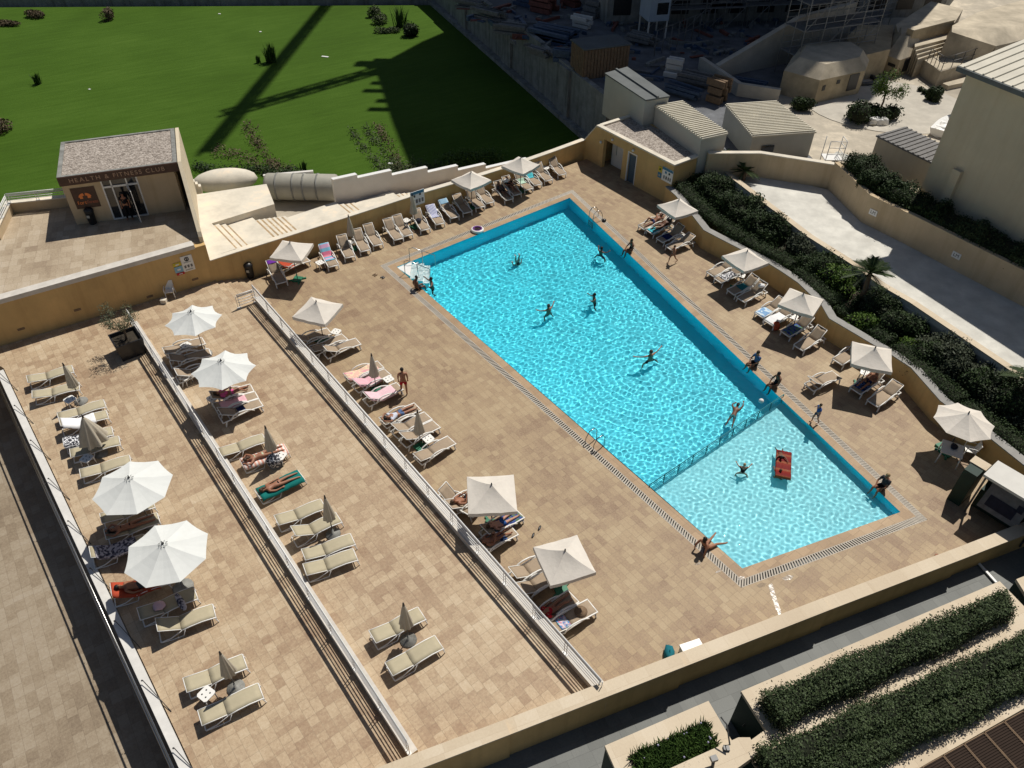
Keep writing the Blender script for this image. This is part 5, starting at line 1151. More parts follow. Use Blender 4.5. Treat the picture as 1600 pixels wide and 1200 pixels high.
weedrow([(600, 265), (640, 268), (690, 262)], 160, 'mixed weeds behind the white boundary wall', 'leaf_weed', .8, .5)
weedrow([(695, 258), (735, 256), (778, 250), (700, 250), (775, 244)], 420, 'green weeds in the tower shadow behind the boundary wall', 'leaf_lime', .9, .4)
# fort plants
sm = thing('small_tree', 'small feathery tree on the sunlit fort ground', 'tree', tuple(G(1372, 178, FZ))); b = MB(); b.tube([(0, 0, 0), (.1, 0, 1.0), (0, .1, 2.2)], .09, 6, 0, False, .05)
lob = [(Vector((rv.uniform(-1.1, 1.1), rv.uniform(-.8, .8), rv.uniform(1.8, 3.2))), .6) for _ in range(9)]
for e, k in lob: b.tube([(0, .1, 1.8), tuple(e)], .03, 5)
b.build('trunk', 'bark', sm); b = MB(); leaves(b, 1500, smp, (.14, .3), 0, .2, .3); b.build('crown', 'leaf_lime', sm)
for px, r, lab in (((1340, 190), (1.5, 1.1, 1.2), 'wide green shrub left of the small feathery tree'), ((1372, 186), (1.5, 1., 1.0), 'dark shrub at the foot of the small feathery tree'), ((1456, 158), (.7, .6, 1.1), 'rounded shrub at the edge of the paved disc'), ((1256, 172), (1.2, .8, .8), 'dark shrub in front of the shaded pillbox')): bush(lab, G(*px, FZ), r, 1500, 'leaf_bush', (.12, .24))
for i, (px, lab) in enumerate((((1436, 143), 'leftmost of the tiny shrubs on the paved disc'), ((1443, 147), 'second of the tiny shrubs on the paved disc'), ((1451, 150), 'tiny shrub next to the rounded shrub'), ((1463, 151), 'tiny shrub right of the rounded shrub'), ((1470, 147), 'tiny shrub farthest right on the paved disc'), ((1284, 40), 'weed clump at the foot of the limestone wall'))): bush(lab, G(*px, FZ), (.35, .3, .4), 160, 'leaf_bush', (.1, .18), group='tiny shrubs on the fort ground', lobes=3)
# litter on the grass
for i, (px, sz, lab) in enumerate((((508, 89), (1.0, .35), 'white board lying on the lawn beside the jib shadow'), ((407, 50), (.3, .3), 'white scrap on the lawn above the large grass clump'), ((343, 22), (.4, .25), 'white scrap at the far end of the lawn'), ((140, 140), (.25, .25), 'white scrap near the lone dark tuft'), ((610, 256), (.45, .3), 'white scrap among the dry weed rows'))):
    b = MB(); b.box((0, 0, .03), (sz[0] * .75, sz[1] * .7, .05), -.25); tag(b.build('litter', 'white_paint', None, tuple(G(*px, LZ))), lab, 'litter', 'litter on the lawn')
# ================================================================= POOL FURNITURE
def surf(back):
    """(y, z) along the mattress line, s metres from the foot end"""
    a = radians(back)
    def pos(s, off=0.):
        if s < .6: return (.95 - s, .35 + .05 * s / .6 + off)
        if s < 1.17: return (.95 - s, .40 - .03 * (s - .6) / .57 + off)
        k = s - 1.17; return (-.22 - k * cos(a) + off * sin(a), .37 + k * sin(a) + off * cos(a))
    return pos
def lounger(kind, back, sling):
    t = thing('sun_lounger', 'sun lounger', 'sun lounger'); pos = surf(back); fm = 'white_plastic' if kind == 'A' else 'white_paint'
    w = .29 if kind == 'A' else .285
    def cloth(s0, s1, n, edge=.0):
        b = MB(); rows = []
        for i in range(n + 1):
            y, z = pos(lerp(s0, s1, i / n)); rows.append([(x, y, z - (.018 if abs(x) < .1 else 0)) for x in (-w, -w * .5, 0, w * .5, w)])
        b.sheet(rows, 0, .012); return b
    cloth(.02, 1.165, 6).build('seat', sling, t); cloth(1.175, 1.95, 4).build('backrest', sling, t)
    f = MB()
    if kind == 'A':
        for x in (-.315, .315):
            f.tube([(x, *pos(s)) for s in (0, .3, .6, .9, 1.17)] + [(x, -.6, .30), (x, -.95, .27)], .033, 6)
            f.tube([(x * .96, *pos(s, .005)) for s in (1.2, 1.55, 1.96)], .02, 5)
        f.tube([(-.315, .95, .31), (.315, .95, .31)], .036, 6); f.tube([(-.315, -.95, .27), (.315, -.95, .27)], .033, 6); f.tube([(-.30, *pos(1.96)), (.30, *pos(1.96))], .02, 5)
        f.box((0, -.6, .28), (.6, .05, .03)); f.build('frame', fm, t)
        for x in (-.345, .345):
            b = MB(); b.tube([(x, .52, .33), (x, .36, .45), (x, .1, .55), (x, -.2, .57), (x, -.42, .5), (x, -.55, .34), (x, -.58, .28)], .034, 6); b.build('armrest', fm, t)
            for y0, y1 in ((.84, .9), (-.78, -.86)): b = MB(); b.tube([(x * .92, y0, .29), (x * .92, y1, .03), (x * .92, y1, 0)], .036, 6); b.build('leg', fm, t)
    else:
        for x in (-.305, .305):
            f.tube([(x, .97, .24), (x, .93, .31), (x, .5, .37), (x, .1, .36), (x, -.22, .32)], .024, 6); f.tube([(x, -.22, .32), (x, -.62, .12), (x, -.97, .10)], .022, 6)
            f.tube([(x * .95, *pos(s, -.004)) for s in (1.17, 1.55, 1.96)], .017, 5)
        f.tube([(-.305, .95, .29), (.305, .95, .29)], .022, 6); f.tube([(-.305, -.97, .10), (.305, -.97, .10)], .022, 6); f.tube([(-.29, *pos(1.96)), (.29, *pos(1.96))], .016, 5); f.build('frame', fm, t)
        for x in (-.315, .315):
            b = MB(); b.tube([(x, .92, .30), (x, .98, .03), (x, .99, 0)], .02, 6); b.build('leg', fm, t)
            b = MB(); b.tube([(x, -.1, .33), (x, -.22, .01), (x, -.6, .02), (x, -.97, .10)], .02, 6); b.build('leg', fm, t)
        y, z = pos(1.6); b = MB()
        for x in (-.12, .12): b.tube([(x, y, z - .02), (x * .3, y - .12, max(.13, z * .45))], .01, 4)
        b.build('prop', fm, t)
    return t
PROTO = {}; LNG = []
def place_lounger(kind, foot, lev, az, back, lab):
    sl_ = 'sling_brown' if kind == 'A' else 'sling_khaki'; key = (kind, back); a = radians(az)
    p = G(*foot, lev + .36); a += random.uniform(-.06, .06); o = p - Vector((cos(a), sin(a), 0)) * .95; o.z = lev; rz = a - PI / 2
    if key not in PROTO:
        t = lounger(kind, back, sl_); t.location = o; t.rotation_euler = (0, 0, rz); PROTO[key] = tree_of(t)
    else: t = dup(PROTO[key], o, rz, lab, None)
    t['label'] = lab; t['group'] = 'taupe resin sun loungers' if kind == 'A' else 'khaki sling sun loungers'
    LNG.append((tuple(o), rz, back)); return len(LNG) - 1
LL = [  # kind, foot pixel, level, azimuth of the foot end, back angle, label
 ('B', (113, 575), TZ, 30, 12, 'khaki lounger at the far left corner, behind the first folded umbrella'), ('B', (123, 602), TZ, 30, 12, 'khaki lounger second from the far left corner, beside the first folded umbrella'),
 ('B', (163, 629), TZ, 30, 6, 'empty khaki lounger touching the foot of the first folded umbrella'), ('B', (167, 646), TZ, 30, 30, 'khaki lounger with the white towel'), ('B', (175, 672), TZ, 31, 12, 'khaki lounger with the black and white towel behind the half open umbrella'),
 ('B', (186, 687), TZ, 32, 6, 'khaki lounger under the pole of the half open umbrella'), ('B', (203, 717), TZ, 31, 6, 'khaki lounger between half open umbrella and the big white octagonal umbrella'), ('B', (239, 784), TZ, 31, 12, 'khaki lounger hidden under the upper big white umbrella'),
 ('B', (247, 808), TZ, 30, 12, 'khaki lounger under the sunbather in the black bikini'), ('B', (226, 842), TZ, 30, 30, 'khaki lounger with the dark patterned towel at the left kerb'), ('B', (262, 901), TZ, 30, 30, 'khaki lounger with the red towel under the lower big white umbrella'),
 ('B', (305, 925), TZ, 30, 12, 'khaki lounger with the grey crumpled clothes'), ('B', (334, 953), TZ, 30, 30, 'empty khaki lounger at the lower edge of the umbrella shade'), ('B', (382, 1032), TZ, 31, 12, 'rear khaki lounger of the lowest pair on the left terrace'), ('B', (407, 1078), TZ, 30, 6, 'front khaki lounger of the lowest pair on the left terrace'),
 ('A', (318, 532), TZ, 32, 12, 'taupe lounger in the shade of the farthest white octagonal umbrella'), ('A', (328, 550), TZ, 32, 30, 'second shaded taupe lounger by the farthest white octagonal umbrella'), ('A', (338, 570), TZ, 32, 30, 'taupe lounger with raised back between the two white octagonal umbrellas'),
 ('A', (394, 606), TZ, 33, 30, 'taupe lounger under the sunbather in pink'), ('A', (401, 617), TZ, 33, 12, 'taupe lounger with the pink towel in umbrella shade'), ('A', (407, 628), TZ, 33, 30, 'taupe lounger with dark blue cloth at the edge of umbrella shade'),
 ('B', (413, 683), TZ, 33, 6, 'khaki lounger behind the folded umbrella of the two sunbathers'), ('B', (447, 699), TZ, 34, 6, 'lounger under the sunbather on the pink striped towel'), ('B', (471, 741), TZ, 36, 6, 'lounger under the sunbather on the green towel'),
 ('B', (505, 786), TZ, 32, 12, 'khaki lounger farthest in the row of four by the middle folded umbrella'), ('B', (529, 807), TZ, 32, 30, 'khaki lounger second in the row of four, behind the folded umbrella pole'), ('B', (551, 841), TZ, 31, 12, 'khaki lounger third in the row of four'), ('B', (555, 865), TZ, 30, 12, 'khaki lounger nearest in the row of four by the middle folded umbrella'),
 ('B', (659, 957), TZ, 33, 12, 'rear khaki lounger of the lone pair near the parapet'), ('B', (686, 1002), TZ, 34, 6, 'front khaki lounger of the lone pair near the parapet'),
 ('A', (515, 517), 0, 38, 30, 'taupe lounger hidden behind the beige umbrella nearest the steps railing'), ('A', (539, 526), 0, 40, 12, 'taupe lounger beside the white table by that beige umbrella'), ('A', (560, 533), 0, 40, 30, 'sunlit taupe lounger nearest in the group by the wide kerb'),
 ('A', (595, 569), 0, 40, 12, 'taupe lounger with the pink and yellow towel'), ('A', (606, 581), 0, 40, 30, 'taupe lounger with the plain pink towel behind the folded umbrella'), ('A', (625, 603), 0, 40, 30, 'taupe lounger with the pale pink towel next to the standing man'),
 ('A', (653, 635), 0, 40, 12, 'taupe lounger under the reader in white shirt'), ('A', (669, 649), 0, 40, 30, 'taupe lounger next to the reader'), ('A', (682, 662), 0, 40, 30, 'taupe lounger under the third folded pool umbrella'), ('A', (706, 687), 0, 42, 12, 'sunlit taupe lounger with a white table at its head'),
 ('A', (757, 765), 0, 40, 30, 'taupe lounger left of the large square umbrella'), ('A', (745, 800), 0, -30, 45, 'taupe lounger turned towards the kerb below the square umbrella'), ('A', (812, 801), 0, 38, 30, 'taupe lounger with the dark blue towel under the square umbrella'), ('A', (803, 827), 0, 36, 30, 'taupe lounger with blue shorts lying on it'),
 ('A', (862, 870), 0, 34, 30, 'taupe lounger half under the nearest square umbrella, upper one'), ('A', (872, 893), 0, 34, 30, 'taupe lounger half under the nearest square umbrella, lower one'), ('A', (896, 931), 0, 36, 30, 'taupe lounger under the sunbather in red'), ('A', (926, 946), 0, 36, 12, 'taupe lounger with a straw hat and bright towel at the lower end'),
 ('A', (440, 441), 0, -60, 45, 'taupe lounger with purple cloth at the foot of the ochre wall'), ('A', (481, 404), 0, 40, 30, 'taupe lounger turned sideways under the first back row umbrella'), ('A', (521, 415), 0, -62, 45, 'taupe lounger with the pink and blue towel'), ('A', (547, 401), 0, -62, 45, 'taupe lounger right of the pink and blue towel'),
 ('A', (571, 391), 0, -62, 45, 'taupe lounger left of the pair beside the first folded back row umbrella'), ('A', (591, 382), 0, -62, 45, 'taupe lounger right of the pair beside the first folded back row umbrella'), ('A', (623, 373), 0, -62, 45, 'taupe lounger left of the pair before the white table'), ('A', (638, 367), 0, -62, 45, 'taupe lounger right of the pair before the white table'),
 ('A', (665, 358), 0, -62, 45, 'taupe lounger with a dark bag below the blue notice board'), ('A', (688, 349), 0, -62, 30, 'taupe lounger with the blue striped towel'), ('A', (711, 339), 0, -62, 30, 'taupe lounger with light blue cloth over its head'), ('A', (731, 331), 0, -62, 30, 'shaded taupe lounger left of the second back row umbrella pole'),
 ('A', (751, 323), 0, -62, 45, 'taupe lounger just right of the second back row umbrella pole'), ('A', (766, 316), 0, -62, 45, 'taupe lounger right of the second back row umbrella'), ('A', (796, 311), 0, -62, 45, 'shaded taupe lounger with a bather left of the last back row umbrella'), ('A', (809, 303), 0, -62, 45, 'shaded taupe lounger with two bathers under the last back row umbrella'),
 ('A', (827, 295), 0, -62, 45, 'taupe lounger with pale green cloth by the last back row umbrella'), ('A', (841, 288), 0, -62, 30, 'taupe lounger with the turquoise bag'), ('A', (858, 281), 0, -62, 45, 'second lounger from the far right end of the back row'), ('A', (879, 272), 0, -62, 45, 'last lounger at the far right end of the back row'),
 ('A', (1002, 355), 0, -148, 30, 'lounger under the bather with raised knee in the right row'), ('A', (1015, 362), 0, -148, 30, 'lounger with the turquoise towel in the right row'), ('A', (1031, 375), 0, -148, 45, 'shaded lounger with dark blue cloth in the right row'), ('A', (1045, 387), 0, -150, 30, 'sunlit lounger behind the running child'),
 ('A', (1110, 428), 0, -146, 30, 'lounger left of the second right row umbrella'), ('A', (1122, 438), 0, -146, 30, 'lounger with striped clothes under the second right row umbrella'), ('A', (1142, 456), 0, -146, 45, 'lounger with the teal towel in the right row'), ('A', (1158, 468), 0, -146, 45, 'lounger right of the teal towel in the right row'),
 ('A', (1186, 492), 0, -146, 30, 'lounger with the light blue printed towel'), ('A', (1201, 504), 0, -146, 30, 'lounger with the white towel in the right row'), ('A', (1227, 521), 0, -146, 45, 'lounger with the navy blue towel in the right row'), ('A', (1248, 543), 0, -146, 45, 'sunlit empty lounger right of the navy blue towel'),
 ('A', (1309, 565), 0, -144, 30, 'empty lounger left of the fourth right row umbrella'), ('A', (1308, 585), 0, 30, 30, 'lounger with its head towards the pool under the fourth right row umbrella'), ('A', (1337, 610), 0, -142, 45, 'shaded lounger with blue printed cloth in the right row'), ('A', (1364, 630), 0, -142, 30, 'empty lounger at the near end of the right row')]
for r in LL: place_lounger(*r)
# ------- umbrellas
def canopy_oct(Rr, scallop, rise):
    b = MB(); n = 8; K = 5; apex = (0, 0, rise)
    for i in range(n):
        a0, a1 = 2 * PI * i / n, 2 * PI * (i + 1) / n; rows = []
        for k in range(K + 1):
            f = k / K; z = rise * (1 - f) - .05 * sin(PI * f); r = []
            for j in range(5):
                u_ = j / 4; p = Vector((cos(a0), sin(a0), 0)).lerp(Vector((cos(a1), sin(a1), 0)), u_) * Rr * f; c = 1 - scallop * f * f * sin(PI * u_); r.append((p.x * c, p.y * c, z - .035 * f * sin(PI * u_)))
            rows.append(r)
        b.sheet(rows, 0, 0, False)
    return b
def canopy_sq(S_, rise, rnd):
    b = MB(); h = S_ / 2; K = 7; cn_ = [(-h, -h), (h, -h), (h, h), (-h, h)]; n = 6
    for i in range(4):
        A_, B_ = Vector(cn_[i]), Vector(cn_[(i + 1) % 4]); rows = []
        for k in range(K + 1):
            f = k / K; r = []
            for j in range(n + 1):
                u_ = j / n; p = A_.lerp(B_, u_) * f; sag = sin(PI * u_) * f; w = rnd.uniform(-.02, .02) * f if 0 < j < n and k > 0 else 0
                r.append((p.x, p.y, rise * (1 - f ** .9) - .05 * sin(PI * f) - .04 * sag + w))
            rows.append(r)
        b.sheet(rows, 0, 0, True); e = rows[-1]
        b.sheet([e, [(x * 1.01, y * 1.01, z - .17) for x, y, z in e]], 0, 0, False)
    return b
def umbrella(kind, ax, lev, label, corner=None, Rr=1.45, scal=.0, group=None, seed=1, slope=.55):
    zt = lev + (2.72 if kind == 'oct' else 2.55); c = G(*ax, zt); rnd = random.Random(seed); rise = slope
    if corner:
        q = G(*corner, zt - rise); a = atan2(q.y - c.y, q.x - c.x); rz = a - PI / 4 if kind == 'sq' else a
    else: rz = .2
    t = thing('umbrella', label, 'umbrella', (c.x, c.y, lev), rz, group); top = zt - lev
    cb_ = canopy_oct(Rr, scal, rise) if kind != 'sq' else canopy_sq(Rr, rise, rnd); cb_.v = [(x, y, z + top - rise) for x, y, z in cb_.v]
    cm = 'canvas_white' if kind == 'oct' else 'canvas_beige'; cb_.build('canopy', cm, t)
    b = MB(); b.tube([(0, 0, .05), (0, 0, top)], .025, 8); b.build('pole', 'dark_metal' if kind != 'oct' else 'metal', t)
    b = MB()
    if kind == 'oct': b.lathe([(.38, 0), (.38, .05), (.30, .08), (.05, .10), (.04, .35)], 16); b.build('base', 'concrete', t)
    else: b.box((0, 0, .05), (.5, .5, .09)); b.box((0, 0, .045), (1.0, .09, .07), .5); b.box((0, 0, .04), (1.0, .09, .075), .5 + PI / 2); b.build('base', 'green_base', t)
    b = MB()
    if kind == 'oct':
        for k in range(8): b.tube([(.10 * cos(k * PI / 4), .10 * sin(k * PI / 4), top + .0), (.17 * cos(k * PI / 4 + .2), .17 * sin(k * PI / 4 + .2), top - .045)], .010, 5)
        b.lathe([(.05, top - .02), (.045, top + .02), (.02, top + .03), (.02, top + .09)], 10)
    else: b.lathe([(.035, top - .02), (.03, top + .05), (.012, top + .1)], 8)
    b.build('finial', 'dark_metal', t); m = 8 if kind != 'sq' else 4
    for k in range(m):
        a = 2 * PI * k / m + (PI / 4 if kind == 'sq' else 0); L = Rr if kind != 'sq' else Rr * .707; b = MB(); b.tube([(0, 0, top - .16), (cos(a) * L * .5, sin(a) * L * .5, top - rise * .5 - .14), (cos(a) * L * .96, sin(a) * L * .96, top - rise - .035)], .012, 4); b.build('rib', 'dark_metal', t)
    return t
gO = 'white octagonal umbrellas on the sun terraces'; gS = 'square beige umbrellas round the pool'; gC = 'folded umbrellas'
umbrella('oct', (298, 486), TZ, 'farthest white octagonal umbrella with scalloped edge on the upper terrace', (338, 512), 1.34, .10, gO)
umbrella('oct', (345, 563), TZ, 'white octagonal umbrella with scalloped edge over the sunbathers in pink', (384, 595), 1.42, .10, gO)
umbrella('oct', (201, 746), TZ, 'upper of the two big white octagonal umbrellas on the left terrace', (267, 743), 1.46, .02, gO)
umbrella('oct', (254, 849), TZ, 'lower of the two big white octagonal umbrellas on the left terrace', (322, 835), 1.47, .02, gO)
umbrella('sq', (453, 378), 0, 'beige umbrella over the red towel at the left end of the back row', (425, 401), 1.86, group=gS, seed=1)
umbrella('sq', (494, 471), 0, 'wrinkled beige umbrella by the kerb near the steps railing', (511, 514), 1.86, group=gS, seed=2)
umbrella('sq', (768, 757), 0, 'big square beige umbrella with crumpled top beside the kerb', (804, 796), 1.9, group=gS, seed=3)
umbrella('sq', (883, 860), 0, 'square beige umbrella nearest the parapet', (921, 890), 1.76, group=gS, seed=4)
umbrella('sq', (736, 269), 0, 'second beige umbrella of the back row, beside the wall steps', (735, 298), 1.86, group=gS, seed=5)
umbrella('sq', (814, 246), 0, 'last beige umbrella of the back row over the shaded bathers', (818, 274), 1.86, group=gS, seed=6)
umbrella('sq', (1061, 312), 0, 'farthest beige umbrella of the right row, next to the changing block', (1055, 339), 1.8, group=gS, seed=7)
umbrella('sq', (1168, 392), 0, 'second beige umbrella of the right row, with a folded crease', (1163, 422), 1.84, group=gS, seed=8)
umbrella('sq', (1256, 458), 0, 'third beige umbrella of the right row, before the bright green bush', (1269, 493), 1.84, group=gS, seed=9)
umbrella('sq', (1368, 543), 0, 'fourth beige umbrella of the right row, where the wall bends', (1392, 580), 1.84, group=gS, seed=10)
umbrella('hex', (1514, 645), 0, 'beige many sided umbrella over the white table and chair', (1482, 674), 1.27, .04, gS, 11)
def folded(top, lev, label, h=2.35, rr0=.21, low=1.0, op=1.):
    c = G(*top, lev + h); t = thing('folded_umbrella', label, 'umbrella', (c.x, c.y, lev), random.uniform(0, 1), gC); n = 32
    b = MB(); K = 7; vs = []
    for k in range(K + 1):
        f = k / K; z = h - .12 - f * (h - .12 - low); r0 = lerp(.045, rr0, f ** .8)
        for i in range(n): a = 2 * PI * i / n; r = r0 * (1 + .28 * cos(8 * a) * f); vs.append((r * cos(a), r * sin(a), z + .04 * cos(8 * a) * f))
    b.add(vs, [(k * n + i, (k + 1) * n + i, (k + 1) * n + (i + 1) % n, k * n + (i + 1) % n) for k in range(K) for i in range(n)], 0, True); b.build('canopy', 'canvas_folded', t)
    b = MB(); b.tube([(0, 0, 0), (0, 0, h)], .022, 7); b.build('pole', 'dark_metal', t); b = MB(); b.lathe([(.05, h - .14), (.03, h), (.015, h + .05)], 8); b.build('finial', 'black', t); b = MB()
    if lev == 0: b.box((0, 0, .05), (.5, .5, .09)); b.build('base', 'green_base', t)
    else: b.lathe([(.3, 0), (.3, .05), (.05, .09), (.04, .3)], 14); b.build('base', 'concrete', t)
    return t
folded((98, 568), TZ, 'folded khaki umbrella at the far left corner of the terrace'); folded((128, 649), TZ, 'half open folded umbrella spread like a cone among the left terrace loungers', 2.35, .52, .85); folded((414, 666), TZ, 'folded umbrella beside the two sunbathers on towels'); folded((507, 775), TZ, 'folded umbrella in the row of four khaki loungers')
folded((630, 943), TZ, 'folded umbrella of the lone pair near the parapet'); folded((343, 1019), TZ, 'folded umbrella of the lowest pair on the left terrace'); folded((580, 553), 0, 'folded umbrella between the pink towels'); folded((652, 641), 0, 'folded umbrella beside the reader'); folded((544, 336), 0, 'folded umbrella against the ochre wall, left one'); folded((644, 303), 0, 'folded umbrella in front of the blue notice board')
# ------- towels and things on loungers
def on(i, x, s, off=0.):
    o, rz, back = LNG[i]; y, z = surf(back)(s, off); return Vector(o) + Matrix.Rotation(rz, 3, 'Z') @ Vector((x, y, z))
TW = 'towels on the loungers'
def towel(i, m, s0, s1, label, w=.31, hang=.12, name='towel'):
    o, rz, back = LNG[i]; pos = surf(back); b = MB(); rows = []; n = 14; rw_ = random.Random(i)
    for k in range(n + 1):
        s = lerp(s0, s1, k / n); y, z = pos(s, .02); sk = rw_.uniform(-.012, .012)
        r = [(-w - .03, y, z - hang + rw_.uniform(-.03, .03))] if hang else []
        r += [(x + sk, y, z + rw_.uniform(-.006, .010)) for x in (-w, -w * .5, 0, w * .5, w)]
        if hang: r.append((w + .03, y, z - hang + rw_.uniform(-.03, .03)))
        rows.append(r)
    b.sheet(rows, 0, .008); t = b.build(name, m, None, o, rz); return tag(t, label, 'towel', TW)
def cl(name, *c): return mat(name, c, .9, .08, 5, .3, 30, spec=.1)
T_white = cl('white_towel', .80, .80, .80); T_pink = cl('pink_towel', .72, .42, .47); T_pinkpale = cl('pale_pink_towel', .76, .52, .56); T_green = cl('green_towel', .012, .17, .15); T_red = cl('red_towel', .42, .07, .035); T_teal = cl('teal_towel', .02, .16, .2); T_navy = cl('navy_towel', .02, .03, .10); T_turq = cl('turquoise_towel', .08, .45, .52); T_lblue = cl('light_blue_towel', .30, .48, .62)
S_pink = stripes('pink_striped_towel', [(.72, .36, .27), (.8, .72, .66)], 1, .16); S_blue = stripes('blue_striped_towel', [(.10, .12, .36), (.78, .79, .82)], 0, .085)
P_py = patches('pink_yellow_print', [(.72, .36, .38), (.74, .60, .40), (.7, .45, .36)], 4); P_bw = patches('black_white_print', [(.03, .03, .04), (.75, .75, .76), (.05, .05, .06)], 9); P_dk = patches('dark_floral_print', [(.05, .05, .07), (.14, .13, .16), (.45, .42, .45)], 9)
P_pb = stripes('pink_blue_print', [(.65, .18, .28), (.68, .24, .30), (.16, .40, .55), (.66, .38, .55), (.2, .45, .58)], 1, .8); P_lb = patches('light_blue_print', [(.36, .52, .68), (.62, .72, .78), (.22, .38, .60)], 3); P_nv = patches('navy_print', [(.03, .04, .16), (.06, .10, .30), (.10, .18, .12)], 5); P_br = patches('bright_print', [(.05, .25, .5), (.7, .2, .25), (.1, .5, .6), (.7, .5, .55)], 9); P_bl = patches('blue_print', [(.03, .06, .2), (.1, .2, .45), (.02, .03, .08)], 11)
towel(3, T_white, .5, 1.9, 'white towel draped over a khaki lounger on the left terrace'); towel(4, P_bw, 1.2, 1.95, 'black and white printed towel behind the half open umbrella'); towel(9, P_dk, .3, 1.8, 'dark printed towel with pale folded end at the left kerb'); towel(10, T_red, .3, 1.95, 'red towel under the lower big white umbrella')
towel(22, S_pink, .02, 1.95, 'pink and white striped towel under a sunbather'); towel(23, T_green, .03, 1.9, 'dark green towel under the sunbather in black bottoms', .34); towel(19, T_pink, .5, 1.7, 'bright pink towel in the shade of the white octagonal umbrella'); towel(20, T_navy, .75, 1.1, 'small dark blue cloth on the lounger at the shade edge', .2, 0)
towel(33, P_py, .25, 1.95, 'pink and yellow printed towel left of the folded umbrella'); towel(34, T_pink, .55, 1.95, 'plain pink towel behind the folded umbrella'); towel(35, T_pinkpale, .35, 1.9, 'pale pink towel on the lounger beside the standing man'); towel(42, P_nv, .05, 1.5, 'dark blue towel sticking out under the square umbrella'); towel(43, P_bl, .5, .8, 'blue patterned shorts lying on a lounger', .27, 0, 'shorts')
towel(47, P_br, 1.15, 1.6, 'bright printed towel on the lounger with the straw hat', .26, 0); towel(48, cl('purple_cloth', .25, .06, .5), 1.72, 1.93, 'purple cloth over the top of a lounger by the wall', .24, .02); towel(49, T_red, 1.0, 1.85, 'red towel in the shade of the first back row umbrella'); towel(50, P_pb, .55, 1.97, 'pink and blue printed towel on a back row lounger'); towel(57, S_blue, .75, 1.97, 'blue and white striped towel on a back row lounger'); towel(58, T_lblue, 1.6, 1.97, 'light blue cloth over the head of a back row lounger'); towel(65, T_turq, 1.0, 1.6, 'turquoise towel at the end of the back row', .28)
towel(64, cl('mint_cloth', .45, .62, .50), .8, 1.4, 'pale green cloth by the last back row umbrella', .26, 0); towel(69, T_turq, .05, .6, 'turquoise towel in the right row', .3); towel(70, T_navy, .35, .95, 'dark blue cloth on a shaded right row lounger', .28); towel(74, T_teal, .6, 1.2, 'teal towel in the right row'); towel(76, P_lb, .03, .8, 'light blue printed towel at the foot of a right row lounger'); towel(77, T_white, .03, 1.2, 'white towel in the right row beside the printed one'); towel(78, P_nv, .1, 1.15, 'navy blue towel under the third right row umbrella'); towel(82, P_bl, .2, .85, 'blue printed cloth under the fourth right row umbrella', .28); towel(73, P_bw, .3, 1.3, 'striped dark clothes heaped under the second right row umbrella', .26, 0)
def heap(p, r, m, label, name='bag', cat='bag', seed=0):
    b = MB(); rn = random.Random(seed + 5); b.ball((0, 0, r[2] * .8), r, 0, 10, 7); b.v = [(x + rn.uniform(-.12, .12) * r[0], y + rn.uniform(-.12, .12) * r[1], max(0, z)) for x, y, z in b.v]; return tag(b.build(name, m, None, tuple(p), rn.uniform(0, 3)), label, cat)
heap(on(11, 0, 1.25, .02), (.22, .2, .1), T_pinkpale, 'faded pink bag on the lounger with grey clothes'); heap(on(11, .22, .55, .02), (.12, .5, .07), P_dk, 'crumpled grey clothes along the lounger edge', 'clothes', 'clothes', 3); heap(G(430, 728, TZ), (.32, .28, .4), P_bw, 'black backpack with white print at the foot of a folded umbrella', 'backpack', 'bag', 1); heap(on(56, .1, .95, .02), (.2, .2, .14), 'cloth_dark', 'dark bag with pale lid below the blue notice board', seed=2); heap(G(978, 325, 0) * 0 + G(944, 345.5, 0), (.16, .14, .09), 'black', 'black bag on the deck beside the far pool ladder', seed=4)
heap(G(1046, 1020, .2) - Vector((0, 0, .2)), (.34, .2, .2), T_teal, 'blue bag lying behind the parapet', seed=6); heap(on(63, .1, 1.5, .03), (.22, .18, .14), T_white, 'white bundle on a shaded back row lounger', 'clothes', 'clothes', 8); heap(on(75, -.1, 1.6, .03), (.2, .16, .12), T_white, 'white bag at the head of a right row lounger', seed=9); heap(on(69, 0, 1.7, .03), (.2, .2, .12), 'black', 'black hat or bag on the head of the turquoise towel lounger', seed=10); heap(G(1211, 515, 0), (.2, .2, .3), T_red, 'dark red bag on the deck below the white towel', seed=12)
b = MB(); b.lathe([(.24, 0), (.25, .015), (.12, .02), (.11, .1), (.02, .12)], 14); tag(b.build('straw_hat', 'wood', None, tuple(on(47, 0, .55, .02))), 'brown brimmed straw hat on the lowest pool side lounger', 'hat')
b = MB(); b.box((0, 0, .2), (.75, .45, .4)); b.box((0, 0, .42), (.8, .5, .06)); tag(b.build('white_box', 'white_plastic', None, tuple(G(1082, 1013, .4) - Vector((0, 0, .4))), radians(20)), 'white cool box standing behind the parapet', 'box')
